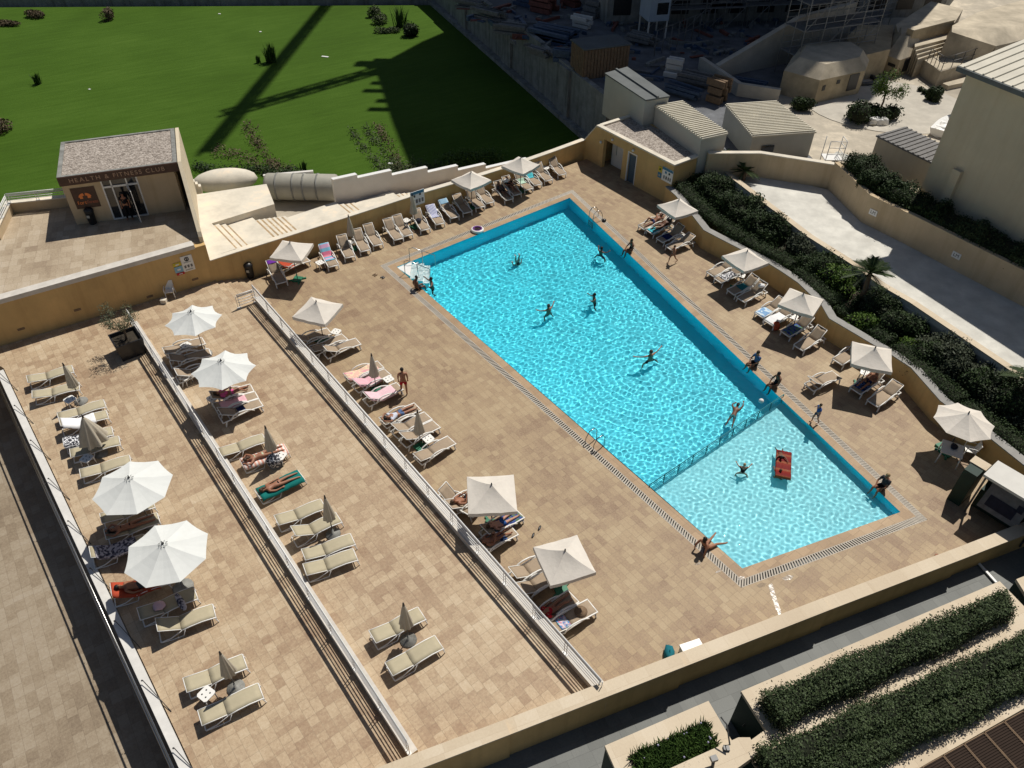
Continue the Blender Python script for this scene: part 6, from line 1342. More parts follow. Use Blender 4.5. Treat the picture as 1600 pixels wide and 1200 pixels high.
# ------- small tables
def small_table():
    t = thing('side_table', 'table', 'table'); b = MB(); h = .23; c = .06
    b.prism([(-h + c, -h), (h - c, -h), (h, -h + c), (h, h - c), (h - c, h), (-h + c, h), (-h, h - c), (-h, -h + c)], .39, .42); b.build('table_top', 'white_plastic', t)
    for sx in (-.18, .18):
        for sy in (-.18, .18):
            b = MB(); b.tube([(sx, sy, .39), (sx * 1.08, sy * 1.08, 0)], .022, 5); b.build('leg', 'white_plastic', t)
            b = MB(); b.lathe([(.032, .4185), (.03, .424)], 8, (sx * .5, sy * .5, 0)); b.build('cup_hole', 'dark_metal', t)
    return t
tb = None
for px, lev, lab in (((109, 624), TZ, 'half shaded white side table by the first folded umbrella'), ((135, 716), TZ, 'shaded side table by the half open umbrella'), ((322, 1084), TZ, 'white side table of the lowest pair on the left terrace'), ((289, 589), TZ, 'white side table beside the middle railing'), ((290, 539), TZ, 'shaded side table under the farthest octagonal umbrella'), ((332, 622), TZ, 'side table in the shade of the second octagonal umbrella'), ((438, 712), TZ, 'white side table between the two sunbathers on towels'), ((525, 518), 0, 'white side table by the wrinkled beige umbrella'), ((607, 592), 0, 'white side table with bottles near the standing man'), ((669, 685), 0, 'white side table beside the reader\'s umbrella'), ((500, 410), 0, 'white side table left of the pink and blue towel'), ((546, 379), 0, 'white side table right of the pink and blue towel'), ((635, 344), 0, 'white side table at the folded umbrella in front of the notice board'), ((678, 328), 0, 'white side table between striped towel and light blue cloth'), ((853, 262), 0, 'white side table at the end of the back row'), ((1063, 368), 0, 'white side table in the first group of the right row'), ((1158, 430), 0, 'white side table under the second right row umbrella'), ((1240, 495), 0, 'white side table under the third right row umbrella'), ((1352, 582), 0, 'white side table under the fourth right row umbrella'), ((772, 288), 0, 'white side table at the second back row umbrella')):
    p = G(*px, lev + .41); p.z = lev
    if tb is None: tb = small_table(); tb.location = p; tb.rotation_euler = (0, 0, -.6); tb['label'] = lab; tb['group'] = 'white side tables'; tbt = tree_of(tb)
    else: dup(tbt, p, random.uniform(-.9, -.3), lab, 'white side tables')
# dining table and chair under the many sided umbrella
dt = thing('garden_table', 'square pale plastic table with a dark cloth under the many sided umbrella', 'table', tuple(G(1488, 702, .7) - Vector((0, 0, .7))), radians(-28)); b = MB(); b.box((0, 0, .71), (.9, .9, .04)); b.build('table_top', 'white_plastic', dt)
for sx in (-.39, .39):
    for sy in (-.39, .39): b = MB(); b.tube([(sx, sy, .7), (sx * 1.1, sy * 1.1, 0)], .03, 6); b.build('leg', 'white_plastic', dt)
heap(Vector(dt.location) + Vector((.1, .1, .73)), (.22, .16, .07), 'cloth_dark', 'dark folded cloth on the garden table', 'cloth', 'cloth', 20); b = MB(); b.box((0, 0, .06), (.55, .4, .12)); tag(b.build('umbrella_stand', 'green_base', None, tuple(G(1473, 697, .06) - Vector((0, 0, .06))), .4), 'green umbrella stand on the deck beside the garden table', 'umbrella stand')
def pchair(loc, rz, label, grp):
    t = thing('plastic_chair', label, 'chair', loc, rz, grp); b = MB(); b.box((0, 0, .43), (.46, .44, .035)); b.build('seat', 'white_plastic', t); R_ = Matrix.Rotation(radians(-14), 3, 'X'); b = MB(); b.box((0, -.27, .66), (.44, .03, .46), 0, 0, Matrix.Rotation(radians(14), 3, 'X')); b.build('backrest', 'white_plastic', t)
    for s in (-.24, .24):
        b = MB(); b.tube([(s, .2, .42), (s, .2, .64), (s, -.1, .66), (s, -.27, .62)], .022, 5); b.build('armrest', 'white_plastic', t)
        for y in (.2, -.22): b = MB(); b.tube([(s * .9, y, .42), (s, y * 1.15, 0)], .024, 5); b.build('leg', 'white_plastic', t)
    return t
pchair(tuple(G(1510, 712, 0)), radians(70), 'pale plastic armchair drawn up to the garden table', 'plastic armchairs'); pchair(tuple(G(268, 464, TZ)), radians(-165), 'white plastic armchair standing alone at the ochre wall', 'plastic armchairs')
b = MB(); b.box((0, 0, .12), (.3, .25, .24)); tag(b.build('stone_block', 'white_stone', None, tuple(G(257, 473, TZ))), 'small white block at the foot of the ochre wall', 'block')
def bin_(px, lev, label):
    t = thing('litter_bin', label, 'bin', tuple(G(*px, lev)), 0, 'black litter bins'); b = MB(); b.lathe([(.19, .0), (.21, .05), (.24, .72), (.26, .74), (.26, .80)], 16); b.build('body', 'black', t); b = MB(); b.lathe([(.265, .80), (.25, .88), (.14, .97), (.03, 1.0)], 16); b.build('lid', 'black', t); b = MB(); b.box((0, -.255, .55), (.16, .02, .16)); b.build('plate', 'cabin', t); return t
bin_((146, 489), TZ, 'black litter bin by the ochre wall beside the olive planter'); bin_((392, 433), 0, 'black litter bin at the foot of the terrace steps'); bin_((1011, 294), 0, 'black litter bin beside the changing block door'); bin_((146, 349), GZ, 'black litter bin in front of the health club sign')
# ------- signs
def board(name, ctr, xd, w, h, label, parts_, base='white_paint'):
    x = Vector(xd).normalized(); n = Vector((x.y, -x.x, 0)); rz = atan2(x.y, x.x); b = MB(); b.box(ctr + n * .02, (w, .03, h), rz); o = b.build(name, base); tag(o, label, 'sign')
    for k, (cx_, cz_, ww_, hh_, m) in enumerate(parts_): b = MB(); b.box(ctr + n * .045 + x * cx_ + Vector((0, 0, cz_)), (ww_, .015, hh_), rz); b.build('symbol', m, o)
    return o
mblue = mat('sign_blue', (.05, .20, .32), .5, .1, 3); mred = mat('sign_red', (.5, .03, .04), .5, .1, 3); myel = mat('sign_yellow', (.6, .48, .04), .5, .1, 3); mlb = mat('sign_light_blue', (.25, .45, .58), .5, .1, 3)
d_ = Vector(W1L) - Vector(W1B); q = V(293, 411, W1B, W1L); o = board('notice_board', q, (d_.x, d_.y, 0), .62, .95, 'white notice board with no entry emblem and coloured panels on the ochre wall', [(-.17, -.17, .1, .16, 'timber_grey'), (.0, -.17, .1, .16, 'timber_grey'), (.17, -.17, .1, .16, 'timber_grey'), (0, -.38, .4, .05, 'cabin'), (0, .08, .4, .03, 'cabin')])
x_ = Vector((d_.x, d_.y, 0)).normalized(); n_2 = Vector((x_.y, -x_.x, 0)); b = MB(); c0 = q + n_2 * .045 + Vector((0, 0, .27)); b.tube([c0 + x_ * (.1 * cos(k * PI / 8)) + Vector((0, 0, .1 * sin(k * PI / 8))) for k in range(16)], .03, 5, 0, True); b.box(c0, (.05, .02, .14), atan2(x_.y, x_.x)); b.build('emblem', 'black', o)
for k, (dx, dz, w0, h0, m, lab) in enumerate(((-.55, .1, .44, .2, myel, 'yellow strip sign'), (-.53, -.22, .44, .36, mlb, 'light blue square sign'), (-.5, -.5, .44, .14, mred, 'red strip sign'))): board('wall_sign', q + x_ * dx + Vector((0, 0, dz)), x_, w0, h0, lab + ' beside the white notice board', [(0, 0, w0 * .4, h0 * .3, 'white_paint')], m)
q = V(652, 309, W1L, W1R); wx = Vector((w1d.x, w1d.y, 0)); board('notice_board', q, wx, 1.05, 1.0, 'pool rules board with blue header on the ochre wall behind a folded umbrella', [(0, .4, 1.0, .2, mblue), (-.25, .18, .16, .16, 'black'), (.2, .22, .12, .12, 'black'), (-.3, -.2, .14, .26, 'timber_grey'), (-.08, -.2, .14, .26, 'timber_grey'), (.14, -.2, .14, .26, 'timber_grey'), (.36, -.2, .14, .26, 'timber_grey')])
cx3 = Vector((cdv.x, cdv.y, 0)); q = V(1043, 274, ca, cb); board('notice_board', q, cx3, .95, .95, 'pool rules board with blue header on the changing block wall', [(0, .38, .93, .16, mblue), (-.14, .16, .15, .15, mblue), (.18, .16, .13, .13, 'dark_green'), (-.25, -.2, .1, .22, 'timber_grey'), (-.05, -.2, .1, .22, 'black'), (.15, -.2, .1, .22, 'timber_grey'), (.32, -.2, .1, .22, 'timber_grey')]); q2_ = q - cx3 * .68; board('wall_sign', q2_ + Vector((0, 0, .18)), cx3, .32, .34, 'small yellow sign left of the changing block rules board', [(0, 0, .12, .12, 'dark_green')], myel); board('wall_sign', q2_ + Vector((0, 0, -.25)), cx3, .32, .34, 'small blue grey sign below the small yellow sign', [(0, 0, .12, .12, 'cabin')], mblue)
for k, px in enumerate(((33, 514), (121, 484), (234, 463), (305, 436))): qv = V(*px, W1B, W1L); b = MB(); b.box(qv + n_2 * .0, (.34, .05, .12), atan2(x_.y, x_.x)); tag(b.build('wall_vent', 'wood'), 'small brown drain vent low on the tall ochre wall', 'vent', 'drain vents on the ochre wall')
# ------- pool fittings
def pool_ladder(p, inward, label):
    a = atan2(inward.y, inward.x); t = thing('pool_ladder', label, 'ladder', tuple(p), a, 'pool ladders')
    for s in (-.27, .27): b = MB(); b.tube([(-.62, s, 0), (-.60, s, .35), (-.42, s, .68), (-.12, s, .72), (.06, s, .5), (.08, s, .1), (.08, s, -1.0)], .024, 6); b.build('handrail', 'metal', t)
    for z in (-.25, -.55, -.85): b = MB(); b.box((.08, 0, z), (.09, .54, .03)); b.build('step', 'metal', t)
    return t
fr_in = Vector((-(PR - PF).y, (PR - PF).x, 0)).normalized(); fr_in = fr_in if fr_in.dot(PL - PF) > 0 else -fr_in; ln_in = -Vector((-(PN - PL).y, (PN - PL).x, 0)).normalized(); ln_in = ln_in if ln_in.dot(PF - PL) > 0 else -ln_in
pool_ladder(G(925, 343, 0), fr_in, 'steel pool ladder at the far right corner of the pool'); pool_ladder(G(936, 690, 0), ln_in, 'steel pool ladder on the near left side of the pool')
def handrail(pts, label, mids=()):
    b = MB(); b.tube(pts, .024, 6)
    for a, c in mids: b.tube([a, c], .022, 5)
    tag(b.build('step_handrail', 'metal'), label, 'handrail', 'handrails of the pool entry steps')
for px, lab in ((((633, 427.5), (655, 436), (673, 446)), 'near steel handrail of the white pool entry steps'), (((640.5, 407.5), (661, 414), (681, 424)), 'far steel handrail of the white pool entry steps')):
    a, m_, c = G(*px[0], 0), G(*px[1], -.4), G(*px[2], -.8); f = (c - a); f.z = 0; f.normalize(); handrail([a, a + Vector((0, 0, .85)), a + f * .25 + Vector((0, 0, .92)), Vector((c.x, c.y, .35)), Vector((c.x, c.y, -.7))], lab, [(Vector((m_.x, m_.y, -.5)), a.lerp(Vector((c.x, c.y, -.5)), .5) + Vector((0, 0, .9)))])
dv_ = thing('pool_divider', 'low underwater rail fence between deep and shallow pool', 'fence', tuple(D1), atan2((D2 - D1).y, (D2 - D1).x)); LD = (D2 - D1).length; mteal = mat('teal_painted_metal', (.03, .20, .23), .5, .15, 4)
for i in range(11): b = MB(); b.tube([(LD * i / 10, 0, -.75), (LD * i / 10, 0, .12)], .025, 5); o = b.build('post', mteal, dv_); o.cycles.is_caustics_receiver = True
for z in (.12, -.02, -.2, -.36, -.52): b = MB(); b.tube([(0, 0, z), (LD, 0, z)], .022 if z > 0 else .013, 5); o = b.build('rail', mteal, dv_); o.cycles.is_caustics_receiver = True
b = MB(); b.tube([(.33 * cos(k * PI / 10), .33 * sin(k * PI / 10), .1) for k in range(20)], .1, 8, 0, True); rg = b.build('swim_ring', 'white_plastic', None, tuple(G(746, 361, 0)), .3); tag(rg, 'white inflatable ring with purple inside on the far pool edge', 'swim ring'); b = MB(); b.tube([(.28 * cos(k * PI / 10), .28 * sin(k * PI / 10), .15) for k in range(20)], .07, 6, 0, True); b.build('inner_band', cl('purple_vinyl', .16, .06, .22), rg)
b = MB(); b.ball((0, 0, .06), .13, 0, 12, 8); tag(b.build('ball', 'white_plastic', None, tuple(G(1189, 628, WZ))), 'white ball floating beside the pool divider', 'ball')
for px, lev, lab in (((833, 837), 0, 'left black flip flop lying between the square umbrellas'), ((843, 825.5), 0, 'right black flip flop lying between the square umbrellas'), ((586, 430), 0, 'pale sandals left on the deck near the entry steps'), ((598, 434), 0, 'dark sandals left on the deck near the entry steps'), ((507, 422), 0, 'sandals beside the white table by the pink and blue towel')):
    b = MB()
    for s in ((0,) if 'flip' in lab else (-.07, .07)): b.ball((s, 0, .03), (.05, .15, .03), 0, 8, 5)
    b.v = [(x, y, max(0, z)) for x, y, z in b.v]; tag(b.build('sandal', 'black' if 'pale' not in lab else 'wood', None, tuple(G(*px, lev)), rv.uniform(-1, 0)), lab, 'sandals')
# wet film left by bathers on the deck
M['wet'] = None
def wetmat(name, rough, spec):
    m, t, b = newmat(name); b.inputs['Base Color'].default_value = (.10, .06, .03, 1); b.inputs['Roughness'].default_value = rough; b.inputs['Specular IOR Level'].default_value = spec; b.inputs['Alpha'].default_value = .24 if spec < .3 else .38
    n = N(t, 'ShaderNodeTexNoise'); n.inputs['Scale'].default_value = 7; n.inputs['Detail'].default_value = 4; t.links.new(N(t, 'ShaderNodeNewGeometry').outputs['Position'], n.inputs['Vector'])
    bp = N(t, 'ShaderNodeBump'); bp.inputs['Strength'].default_value = .35; bp.inputs['Distance'].default_value = .02; t.links.new(n.outputs[0], bp.inputs['Height']); t.links.new(bp.outputs[0], b.inputs['Normal']); return m
M['wet'] = wetmat('damp_film', .4, .2); M['glint'] = wetmat('wet_film', .2, .4)
def puddle(px, label, seed, z=.005):
    r_ = random.Random(seed); P = [G(*p, z) for p in px]; b = MB(); c = sum(P, Vector()) / len(P); out = []
    for i in range(len(P)):
        a, e = P[i], P[(i + 1) % len(P)]
        for k in range(5): q = a.lerp(e, k / 5); out.append(tuple(c + (q - c) * r_.uniform(.82, 1.08)))
    n = len(out); out = [(x, y, z) for x, y, z in out]; b.add(out + [(c.x, c.y, z)], [(i, (i + 1) % n, n) for i in range(n)]); o = b.build('puddle', 'glint' if 'streak' in label else 'wet'); tag(o, label, 'puddle', 'wet patches on the pool deck')
puddle([(1200, 912), (1207, 910), (1212, 930), (1222, 960), (1217, 963), (1206, 936)], 'wet streak running from pool corner to parapet', 3)
for k, (x, y, r, lab) in enumerate(((1190, 914, 9, 'small puddle at the near pool corner'), (1158, 903, 7, 'small puddle streak beside the grate left of the pool corner'), (1090, 880, 6, 'small puddle streak below the woman leaning back'), (1232, 902, 10, 'long puddle streak beside the shallow end grate'), (1122, 893, 5, 'tiny puddle streak between woman and pool corner'))):
    puddle([(x - r, y + 2), (x - r * .2, y - r * .4), (x + r, y - 3), (x + r * .5, y + r * .3), (x - r * .4, y + r * .5)], lab, 20 + k)
# ================================================================= PEOPLE
def skin_mesh(name, verts, edges, radii, mats, sub=1, root=0):
    me = bpy.data.meshes.new(name); me.from_pydata([tuple(v) for v in verts], edges, []); o = bpy.data.objects.new(name + '_t', me); C.objects.link(o)
    o.modifiers.new('s', 'SKIN'); sv = me.skin_vertices[0].data
    for i, r in enumerate(radii): sv[i].radius = (r, r) if not isinstance(r, tuple) else r; sv[i].use_root = (i == root)
    if sub: o.modifiers.new('u', 'SUBSURF').levels = sub
    dg = bpy.context.evaluated_depsgraph_get(); m2 = bpy.data.meshes.new_from_object(o.evaluated_get(dg)); m2.name = name
    bpy.data.objects.remove(o); bpy.data.meshes.remove(me); m2.materials.clear()
    for m in mats: m2.materials.append(m)
    m2.polygons.foreach_set('use_smooth', [True] * len(m2.polygons)); return m2
SKIN = {'fair': mat('fair_skin', (.50, .27, .19), .55, .06, 4), 'tan': mat('tanned_skin', (.32, .145, .085), .5, .08, 4), 'dark': mat('brown_skin', (.16, .075, .045), .5, .08, 4)}
HAIR = {'black': mat('black_hair', (.012, .010, .010), .6, .3, 20), 'brown': mat('brown_hair', (.07, .04, .022), .6, .3, 20), 'blond': mat('blond_hair', (.35, .25, .13), .6, .3, 20), 'grey': mat('grey_hair', (.45, .44, .42), .7, .2, 20)}
EYE = mat('eyes', (.02, .015, .012), .3, .1, 9); LIP = mat('lips', (.30, .10, .09), .5, .1, 9)
def person(label, J, loc, rz, skin='tan', hair='brown', long=False, wear=(), sc=1., wet=False, group=None):
    J = {k: Vector(v) * sc for k, v in J.items()}
    t = thing('person', label, 'person', tuple(loc), rz, group)
    V_ = []; E_ = []; R_ = []
    def ad(p, r, par=None):
        V_.append(Vector(p)); R_.append(r * sc)
        if par is not None: E_.append((par, len(V_) - 1))
        return len(V_) - 1
    pv = ad(J['pelvis'], .125); sp = ad(J['spine'], .115, pv); ch = ad(J['chest'], .135, sp); nk = ad(J['neck'], .052, ch); hb_ = ad(J['headb'], .078, nk)
    face = J.get('face', Vector((0, 1, 0))).normalized(); upv = (J['headt'] - J['headb']).normalized(); mid_ = J['headb'].lerp(J['headt'], .5)
    hm = ad(mid_, .088, hb_); ad(J['headt'], .07, hm); ad(mid_ + face * .112 * sc - upv * .01 * sc, .016, hm)
    for s in 'LR':
        sh = ad(J['sh' + s], .062, ch); el = ad(J['el' + s], .042, sh); wr = ad(J['wr' + s], .028, el); d = (J['wr' + s] - J['el' + s]).normalized(); q = d.cross(Vector((0, 0, 1)))
        if q.length < .1: q = d.cross(Vector((0, 1, 0)))
        q.normalize(); pa = ad(J['wr' + s] + d * .06 * sc, .030, wr)
        for k in range(5):
            if k == 4: ad(J['wr' + s] + d * .07 * sc + q * .055 * sc, .010, pa)
            else: ad(J['wr' + s] + (d * (.145 - .012 * abs(k - 1.2)) + q * (.026 * (1.5 - k))) * sc, .009, pa)
        hp = ad(J['hip' + s], .092, pv); kn = ad(J['kn' + s], .056, hp); cf = ad(J['kn' + s].lerp(J['an' + s], .35), .052, kn); an = ad(J['an' + s], .036, cf); ad(J['to' + s], .032, an)
    o = bpy.data.objects.new('body', skin_mesh('body', V_, E_, R_, [SKIN[skin]])); C.objects.link(o); o.parent = t
    if wet: o.cycles.is_caustics_receiver = True
    for nm, kind, m in wear:
        P = []; Q = []; r = []
        def a2(p, rr, par=None):
            P.append(Vector(p)); r.append(rr * sc)
            if par is not None: Q.append((par, len(P) - 1))
            return len(P) - 1
        if kind in ('trunks', 'briefs', 'trousers'):
            f = .13 if kind == 'briefs' else .55; k = .148 if kind == 'trunks' else .134; a = a2(J['pelvis'], k); a2(J['pelvis'].lerp(J['spine'], .45), k * .93, a)
            for s in 'LR':
                h_ = a2(J['hip' + s], .108 if kind != 'briefs' else .100, a); h_ = a2(J['hip' + s].lerp(J['kn' + s], f), .088 if kind != 'briefs' else .094, h_)
                if kind == 'trousers': h_ = a2(J['kn' + s], .075, h_); a2(J['an' + s], .06, h_)
        elif kind == 'bra': a = a2(J['spine'].lerp(J['chest'], .55), .137); a2(J['spine'].lerp(J['chest'], 1.05), .143, a)
        elif kind == 'suit':
            a = a2(J['pelvis'], .134); b_ = a2(J['spine'], .124, a); a2(J['chest'], .143, b_)
            for s in 'LR': a2(J['hip' + s], .099, a)
        elif kind == 'shirt':
            a = a2(J['pelvis'].lerp(J['spine'], .2), .145); b_ = a2(J['spine'], .135, a); c_ = a2(J['chest'], .152, b_)
            for s in 'LR': h_ = a2(J['sh' + s], .078, c_); a2(J['sh' + s].lerp(J['el' + s], .65), .062, h_)
        c = bpy.data.objects.new(nm, skin_mesh(nm, P, Q, r, [m])); C.objects.link(c); c.parent = t
        if wet: c.cycles.is_caustics_receiver = True
    b = MB(); side_ = upv.cross(face).normalized(); Rm = Matrix((side_, face, upv)).transposed(); b.ball(mid_ + (upv * .045 - face * .022) * sc, (.092 * sc, .098 * sc, .098 * sc), 0, 12, 8, Rm)
    if long: b.ball(mid_ + (-upv * .07 - face * .075) * sc, (.085 * sc, .05 * sc, .15 * sc), 0, 10, 7, Rm)
    b.build('hair', HAIR[hair], t); b = MB()
    for s in (-1, 1): b.ball(mid_ + (side_ * .034 * s + face * .085 + upv * .012) * sc, .013 * sc, 0, 6, 4)
    b.build('eyes', EYE, t); b = MB(); b.ball(mid_ + (face * .088 - upv * .045) * sc, (.026 * sc, .012 * sc, .009 * sc), 0, 6, 4, Rm); b.build('mouth', LIP, t)
    return t
def J_stand(arm=0., step=0., look=0.):
    d = dict(pelvis=(0, 0, .93), spine=(0, -.01, 1.12), chest=(0, 0, 1.31), neck=(0, 0, 1.48), headb=(0, .015, 1.55), headt=(0, .02, 1.67), face=(look, 1, 0))
    for s, x in (('L', -1), ('R', 1)):
        st = step * x
        d.update({'sh' + s: (x * .185, 0, 1.40), 'el' + s: (x * (.225 + arm * .2), .0 - st * .12, 1.13 + arm * .15), 'wr' + s: (x * (.22 + arm * .3), .07 - st * .1, .90 + arm * .3), 'hip' + s: (x * .095, 0, .90), 'kn' + s: (x * .12, .03 + st * .22, .48), 'an' + s: (x * .13, -.02 + st * (.30 if x > 0 else .42), .08 + abs(min(0, st)) * .18), 'to' + s: (x * .15, .14 + st * .32, .03 + abs(min(0, st)) * .05)})
    return d
def J_sit(lean=0., arms='side', spread=.13, hang=True):
    L_ = lean; d = dict(pelvis=(0, 0, .12), spine=(0, -.05 - L_ * .12, .31), chest=(0, -.06 - L_ * .3, .50), neck=(0, -.02 - L_ * .42, .66), headb=(0, .02 - L_ * .45, .73), headt=(0, .04 - L_ * .5, .85), face=(0, 1, -.3))
    for s, x in (('L', -1), ('R', 1)):
        d.update({'sh' + s: (x * .18, -.03 - L_ * .36, .58), 'el' + s: (x * .25, (.12 if arms == 'front' else -.10) - L_ * .6, .34), 'wr' + s: (x * (.12 if arms == 'front' else .25), (.34 if arms == 'front' else .02) - L_ * .75, .22 if arms == 'front' else .05), 'hip' + s: (x * .095, .02, .12), 'kn' + s: (x * spread, .44, .14 if hang else .12)})
        d.update({'an' + s: (x * (spread + .02), .50, -.28) if hang else (x * (spread * 1.8), .86, -.03), 'to' + s: (x * (spread + .02), .62, -.34) if hang else (x * spread * 1.95, .96, -.02)})
    return d
def J_lie(back, prone=False, arms='side', knee=0., tw=0.):
    pos = surf(back); P_ = lambda x, s, o: (x, *pos(s, o)); d = dict(pelvis=P_(0, 1.05, .11), spine=P_(0, 1.25, .11), chest=P_(0, 1.43, .12), neck=P_(0, 1.61, .12), headb=P_(0, 1.68, .12), headt=P_(0, 1.81, .13))
    n = Vector(pos(1.5, 1)) - Vector(pos(1.5, 0)); d['face'] = Vector((.2, n.x, n.y)) * (-1 if prone else 1) + (Vector((.9, 0, 0)) if prone else Vector((0, 0, 0)))
    for s, x in (('L', -1), ('R', 1)):
        kk = knee if s == 'R' else 0
        if arms == 'up': e, w_ = P_(x * .33, 1.66, .12), P_(x * .16, 1.84, .07)
        elif arms == 'read': e, w_ = P_(x * .26, 1.25, .18), P_(x * .10, 1.2, .42)
        else: e, w_ = P_(x * .27, 1.26, .08), P_(x * .27, 1.0, .09)
        d.update({'sh' + s: P_(x * .185, 1.52, .11), 'el' + s: e, 'wr' + s: w_, 'hip' + s: P_(x * .095, 1.02, .11), 'kn' + s: P_(x * .12, .60 + kk * .1, .09 + kk * .38), 'an' + s: P_(x * .13, .18 + kk * .25, .06), 'to' + s: P_(x * .15, .10 + kk * .25, .13 if not prone else .02)})
    return d
def J_tread(arms=.6, legs=.2):
    d = dict(pelvis=(0, 0, -.62), spine=(0, .03, -.42), chest=(0, .05, -.22), neck=(0, .05, -.05), headb=(0, .06, .03), headt=(0, .07, .16), face=(0, 1, 0))
    for s, x in (('L', -1), ('R', 1)): d.update({'sh' + s: (x * .185, .05, -.12), 'el' + s: (x * (.25 + .2 * arms), .15, -.16), 'wr' + s: (x * (.3 + .4 * arms), .28, -.07), 'hip' + s: (x * .095, 0, -.65), 'kn' + s: (x * (.12 + legs), .1, -1.0), 'an' + s: (x * (.13 + legs * 1.3), -.05, -1.22), 'to' + s: (x * (.14 + legs * 1.3), .05, -1.28)})
    return d
def J_swim(arm=1., legs=.22):
    d = dict(pelvis=(0, -.25, -.16), spine=(0, -.05, -.11), chest=(0, .14, -.05), neck=(0, .31, .0), headb=(0, .38, .05), headt=(0, .48, .12), face=(0, .9, -.2))
    for s, x in (('L', -1), ('R', 1)): d.update({'sh' + s: (x * .185, .22, -.01), 'el' + s: (x * (.3 if s == 'L' else .26), .42 if s == 'L' else .46, .0 if s == 'L' else .12), 'wr' + s: (x * .42 * arm, .62 if s == 'L' else .66, -.02 if s == 'L' else .16), 'hip' + s: (x * .095, -.28, -.17), 'kn' + s: (x * (.12 + legs * .5), -.66, -.24), 'an' + s: (x * (.13 + legs * 1.2), -.98, -.32), 'to' + s: (x * (.14 + legs * 1.3), -1.1, -.36)})
    return d
Wb = cl('black_swimwear', .015, .015, .018); Wr = cl('red_swimwear', .42, .02, .03); Wn = cl('navy_swimwear', .03, .04, .10); Wp = cl('pink_swimwear', .72, .12, .32); Wm = cl('pale_green_swimwear', .5, .6, .42); Ws = cl('white_shirt', .6, .63, .72); Wk = cl('blue_check_shirt', .10, .16, .30); Wd = cl('grey_dark_shirt', .06, .06, .065); Wt = cl('teal_trunks', .03, .16, .18); Wbl = cl('blue_shirt', .03, .09, .28); Wo = cl('orange_swimwear', .5, .12, .04)
def az(v): return atan2(v.y, v.x) - PI / 2
person('man in red swim shorts standing on the deck with his back to us', J_stand(.0), G(632, 617, 0), radians(8), 'tan', 'black', False, [('shorts', 'trunks', Wr)])
person('small child running across the deck in the right row', J_stand(.5, 1.), G(1050, 411, 0), radians(115), 'tan', 'brown', False, [('briefs', 'briefs', Wn)], .72)
person('child in blue shirt standing on the pool edge near the shallow end', J_stand(.7, .5), G(1272, 661, 0), radians(95), 'fair', 'brown', False, [('shirt', 'shirt', Wbl), ('shorts', 'trunks', Wn)], .72)
def sit(px, inward, label, back_=.0, **k):
    j = J_sit(k.pop('lean', 0), k.pop('arms', 'side'), k.pop('spread', .13), k.pop('hang', True)); p = G(*px, 0); p = p - inward * back_; return person(label, j, p, az(inward), **k)
nr = (PL - PN).normalized()
sit((654, 451), ln_in, 'dark tanned bather sitting on the pool edge near the entry steps', .1, skin='dark', hair='black', wear=[('shorts', 'trunks', Wb)])
sit((983, 394), fr_in, 'bather sitting hunched on the far right pool edge', .1, arms='front', skin='dark', hair='brown', wear=[('swimsuit', 'suit', Wb)])
sit((1176, 571), fr_in, 'person in blue checked shirt sitting on the right pool edge', .15, arms='front', skin='tan', hair='brown', wear=[('shirt', 'shirt', Wk), ('shorts', 'trunks', Wb)])
sit((1209, 604), fr_in, 'bather in black sitting on the pool edge at the divider', .1, arms='front', skin='dark', hair='black', wear=[('swimsuit', 'suit', Wb)])
sit((1374, 764), fr_in, 'person with pale hair and dark grey shirt sitting at the shallow end', .15, arms='front', skin='tan', hair='blond', wear=[('shirt', 'shirt', Wd), ('shorts', 'trunks', Wb)])
sit((1103, 857), ln_in, 'woman leaning back on her arms at the near pool edge with legs over the water', .0, lean=.55, hang=False, spread=.16, skin='tan', hair='black', long=True, wear=[('bikini_top', 'bra', Wb), ('bikini_bottom', 'briefs', Wb)])
def swim(px, J, ang, label, z=WZ + .1, **k): return person(label, J, G(*px, z), radians(ang), wet=True, **k)
swim((939, 391), J_tread(.2), -40, 'bather standing in deep water near the far right pool wall', skin='dark', hair='black', wear=[('shorts', 'trunks', Wn)])
swim((930, 463), J_tread(.1), 100, 'bather with dark wet hair standing in the middle of the pool', skin='dark', hair='black', wear=[('shorts', 'trunks', Wb)])
swim((858, 481), J_tread(.7, .15), 40, 'bather with outstretched arms inside the ripple rings left of centre', skin='tan', hair='brown', wear=[('shorts', 'trunks', Wt)])
swim((1018, 553), J_tread(1.3, .3), 30, 'swimmer with one arm stretched out wide in the middle of the pool', skin='tan', hair='brown', wear=[('shorts', 'trunks', Wb)])
swim((1149, 642), J_swim(.5, .03), -28, 'swimmer diving forward beside the pool divider', skin='dark', hair='black', wear=[('shorts', 'trunks', Wt)], sc=.9)
swim((1163, 729), J_tread(.3), -10, 'child in dark shirt wading in the shallow end', .22, skin='fair', hair='blond', wear=[('shirt', 'shirt', Wb)], sc=.72)
swim((675, 438), J_tread(.5), 110, 'bather holding the handrail on the pool entry steps', WZ + .35, skin='dark', hair='black', wear=[('shorts', 'trunks', Wb)])
jd = {k: (v[0], v[1] + .1, -v[2] - .95) if k not in ('face',) else v for k, v in J_stand(.3).items()}
for k in list(jd):
    if k != 'face': x, y, z = jd[k]; jd[k] = (x, y + (z + .2) * -.35 if z > -.2 else y, z + .95)
swim((810, 399), jd, 30, 'swimmer doing a handstand with pale legs above the water', -.05, skin='fair', hair='black', wear=[('swimsuit', 'suit', Wb)])
